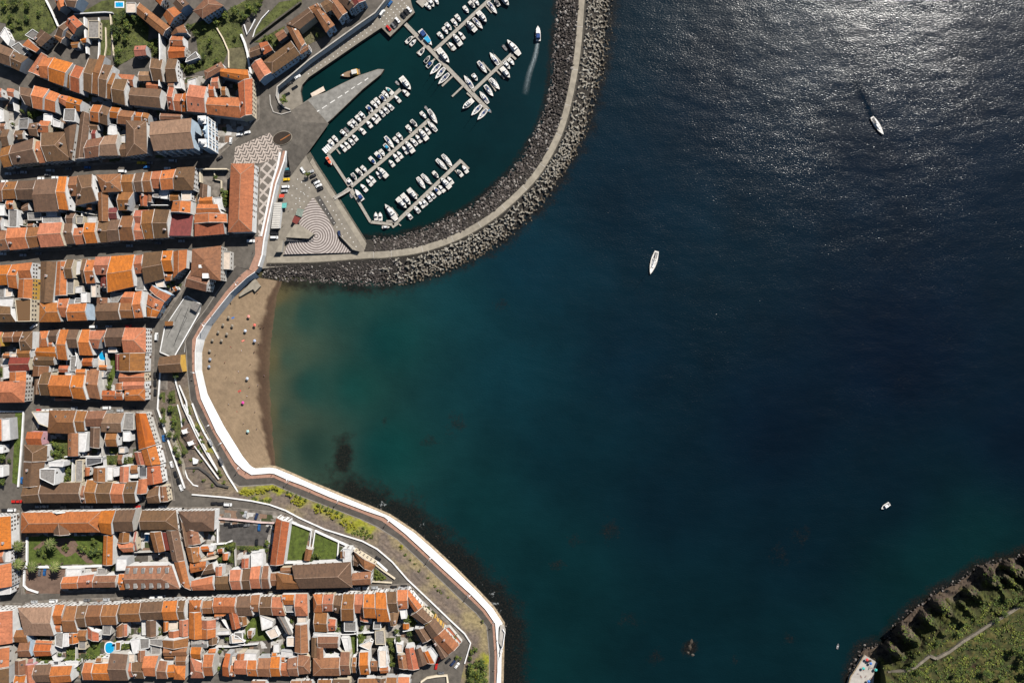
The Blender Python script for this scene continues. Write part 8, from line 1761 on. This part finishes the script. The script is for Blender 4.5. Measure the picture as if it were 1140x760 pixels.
def body_mesh(pose):
    v = {'stand': [(0, 0, .95), (0, 0, 1.2), (0, 0, 1.42), (0, 0, 1.52), (0, .03, 1.68), (.19, 0, 1.40), (.25, .02, 1.12), (.24, .12, .88), (-.19, 0, 1.40), (-.25, .02, 1.12), (-.24, .1, .88), (.1, 0, .9), (.11, .06, .5), (.11, 0, .08), (.11, .14, .04), (-.1, 0, .9), (-.11, -.06, .5), (-.11, -.14, .1), (-.11, .0, .04)],
         'lie': [(0, 0, .14), (0, .25, .14), (0, .47, .14), (0, .57, .15), (0, .73, .16), (.19, .45, .13), (.3, .2, .1), (.28, -.05, .1), (-.19, .45, .13), (-.3, .2, .1), (-.28, -.05, .1), (.1, -.05, .13), (.14, -.45, .14), (.14, -.85, .1), (.16, -.95, .16), (-.1, -.05, .13), (-.14, -.45, .2), (-.14, -.85, .1), (-.16, -.95, .16)]}[pose]
    e = [(0, 1), (1, 2), (2, 3), (3, 4), (2, 5), (5, 6), (6, 7), (2, 8), (8, 9), (9, 10), (0, 11), (11, 12), (12, 13), (13, 14), (0, 15), (15, 16), (16, 17), (17, 18)]
    r = [.13, .13, .14, .06, .11, .06, .045, .035, .06, .045, .035, .09, .06, .04, .04, .09, .06, .04, .04]
    def skin(vv, ee, rr, name, mat):
        me = bpy.data.meshes.new(name+'_base'); me.from_pydata(vv, ee, []); o = bpy.data.objects.new(name+'_base', me); col.objects.link(o); md = o.modifiers.new('skin', 'SKIN'); 
        for i, x in enumerate(rr): me.skin_vertices[0].data[i].radius = (x, x)
        me.skin_vertices[0].data[0].use_root = True; sb = o.modifiers.new('sub', 'SUBSURF'); sb.levels = 1
        dg = bpy.context.evaluated_depsgraph_get(); m2 = bpy.data.meshes.new_from_object(o.evaluated_get(dg)); m2.name = name; m2.materials.clear(); m2.materials.append(mat); bpy.data.objects.remove(o); return m2
    return skin, v, e, r
SKIN = plain('skin', (.42, .24, .16), .7, vary=.4); HAIR = plain('hair', (.03, .02, .014), .8)
CL = [plain('clothes_'+n, c, .9) for n, c in (('dark', (.02, .02, .03)), ('white', (.7, .7, .7)), ('red', (.45, .03, .03)), ('blue', (.03, .08, .28)))]
PPL = {}
for pose in ('stand', 'lie'):
    skin, v, e, r = body_mesh(pose); b = skin(v, e, r, 'person', SKIN)
    tv = [v[0], v[1], v[2], v[11], v[15], v[5], v[8]]; te = [(0, 1), (1, 2), (0, 3), (0, 4), (2, 5), (2, 6)]; cl = [skin(tv, te, [.16, .16, .17, .13, .13, .10, .10], 'clothing', c) for c in CL]
    hd = Vector(v[4]); bm = bmesh.new(); bmesh.ops.create_icosphere(bm, subdivisions=2, radius=.135); hm = bpy.data.meshes.new('hair'); bm.to_mesh(hm); bm.free(); hm.transform(Matrix.Translation(hd+(Vector((0, -.02, .05)) if pose == 'stand' else Vector((0, .06, .02))))); hm.materials.append(HAIR)
    PPL[pose] = (b, cl, hm)
CNAMES = ['dark', 'white', 'red', 'blue']
def person(px, py, z, place, pose='stand', axis='y', grp=None):
    k = tr_.randrange(4); b, cl, hm = PPL[pose]; o = bpy.data.objects.new('person', b); col.objects.link(o); o.location = P(px, py, z); o.rotation_euler = (0, 0, tr_.uniform(0, 6.28))
    link('clothing', cl[k], o); link('hair', hm, o); tag(o, f"person in {CNAMES[k]} clothes {'standing' if pose == 'stand' else 'lying down'}", 'person', place, axis, (px, py), group=grp)
for x, y in [(245, 328), (210, 460), (560, 695), (610, 490), (640, 485), (600, 468), (585, 200)]: person(210+x/7.6, 300+y/7.6, 1.0 if x < 500 else .3, 'on the upper beach', grp='people on the beach')
for x, y, po in [(178, 378, 'stand'), (225, 410, 'lie'), (305, 310, 'stand'), (325, 245, 'stand'), (245, 455, 'lie'), (378, 370, 'stand'), (362, 118, 'stand')]: person(215+x/4.75, 340+y/4.75, .9 if x < 300 else .1, 'on the open beach', po, grp='people on the beach')
for x, y, po in [(60, 470, 'lie'), (140, 420, 'lie'), (190, 520, 'stand'), (230, 560, 'lie'), (170, 300, 'stand'), (255, 240, 'lie'), (300, 430, 'stand'), (285, 480, 'lie'), (330, 560, 'stand'), (210, 600, 'lie'), (270, 620, 'stand'), (240, 350, 'lie'), (345, 420, 'stand'), (310, 180, 'lie'), (350, 200, 'stand'), (200, 220, 'lie'), (120, 260, 'stand'), (340, 650, 'stand')]: person(215+x/4.75, 340+y/4.75, .9 if x < 300 else .2, 'on the open beach', po, grp='people on the beach')
for x, y in [(284, 252), (287, 268), (282, 281), (268.5, 306), (262, 322), (236, 352), (222.6, 371), (216.6, 390), (215.6, 404), (218.2, 428), (226, 455), (238, 477), (252, 500), (274, 525.5), (303, 528), (346, 546), (390, 564.5), (465, 610), (553.5, 712), (552, 722), (550, 745)]: person(x, y, TOWN+.13 if y < 385 else (TOWN-.7 if y < 440 else TOWN-2.3), 'on the pink promenade', grp='people on the promenade')
for x, y in [(361, 598), (318, 690), (300, 620), (365, 580), (240, 660), (270, 690), (392, 600), (375, 700)]: person(930+x/9.5, 680+y/9.5, 2.2, 'on the bathing platform', 'stand' if x % 2 else 'lie', grp='people on the platform')
for x, y in [(345, 540), (395, 700), (355, 660), (360, 260), (395, 410)]: person(270+x/7.6, 180+y/7.6, QUAY+.1 if x > 0 else 0, 'on the quay', grp='people on the quay')
settle_labels()
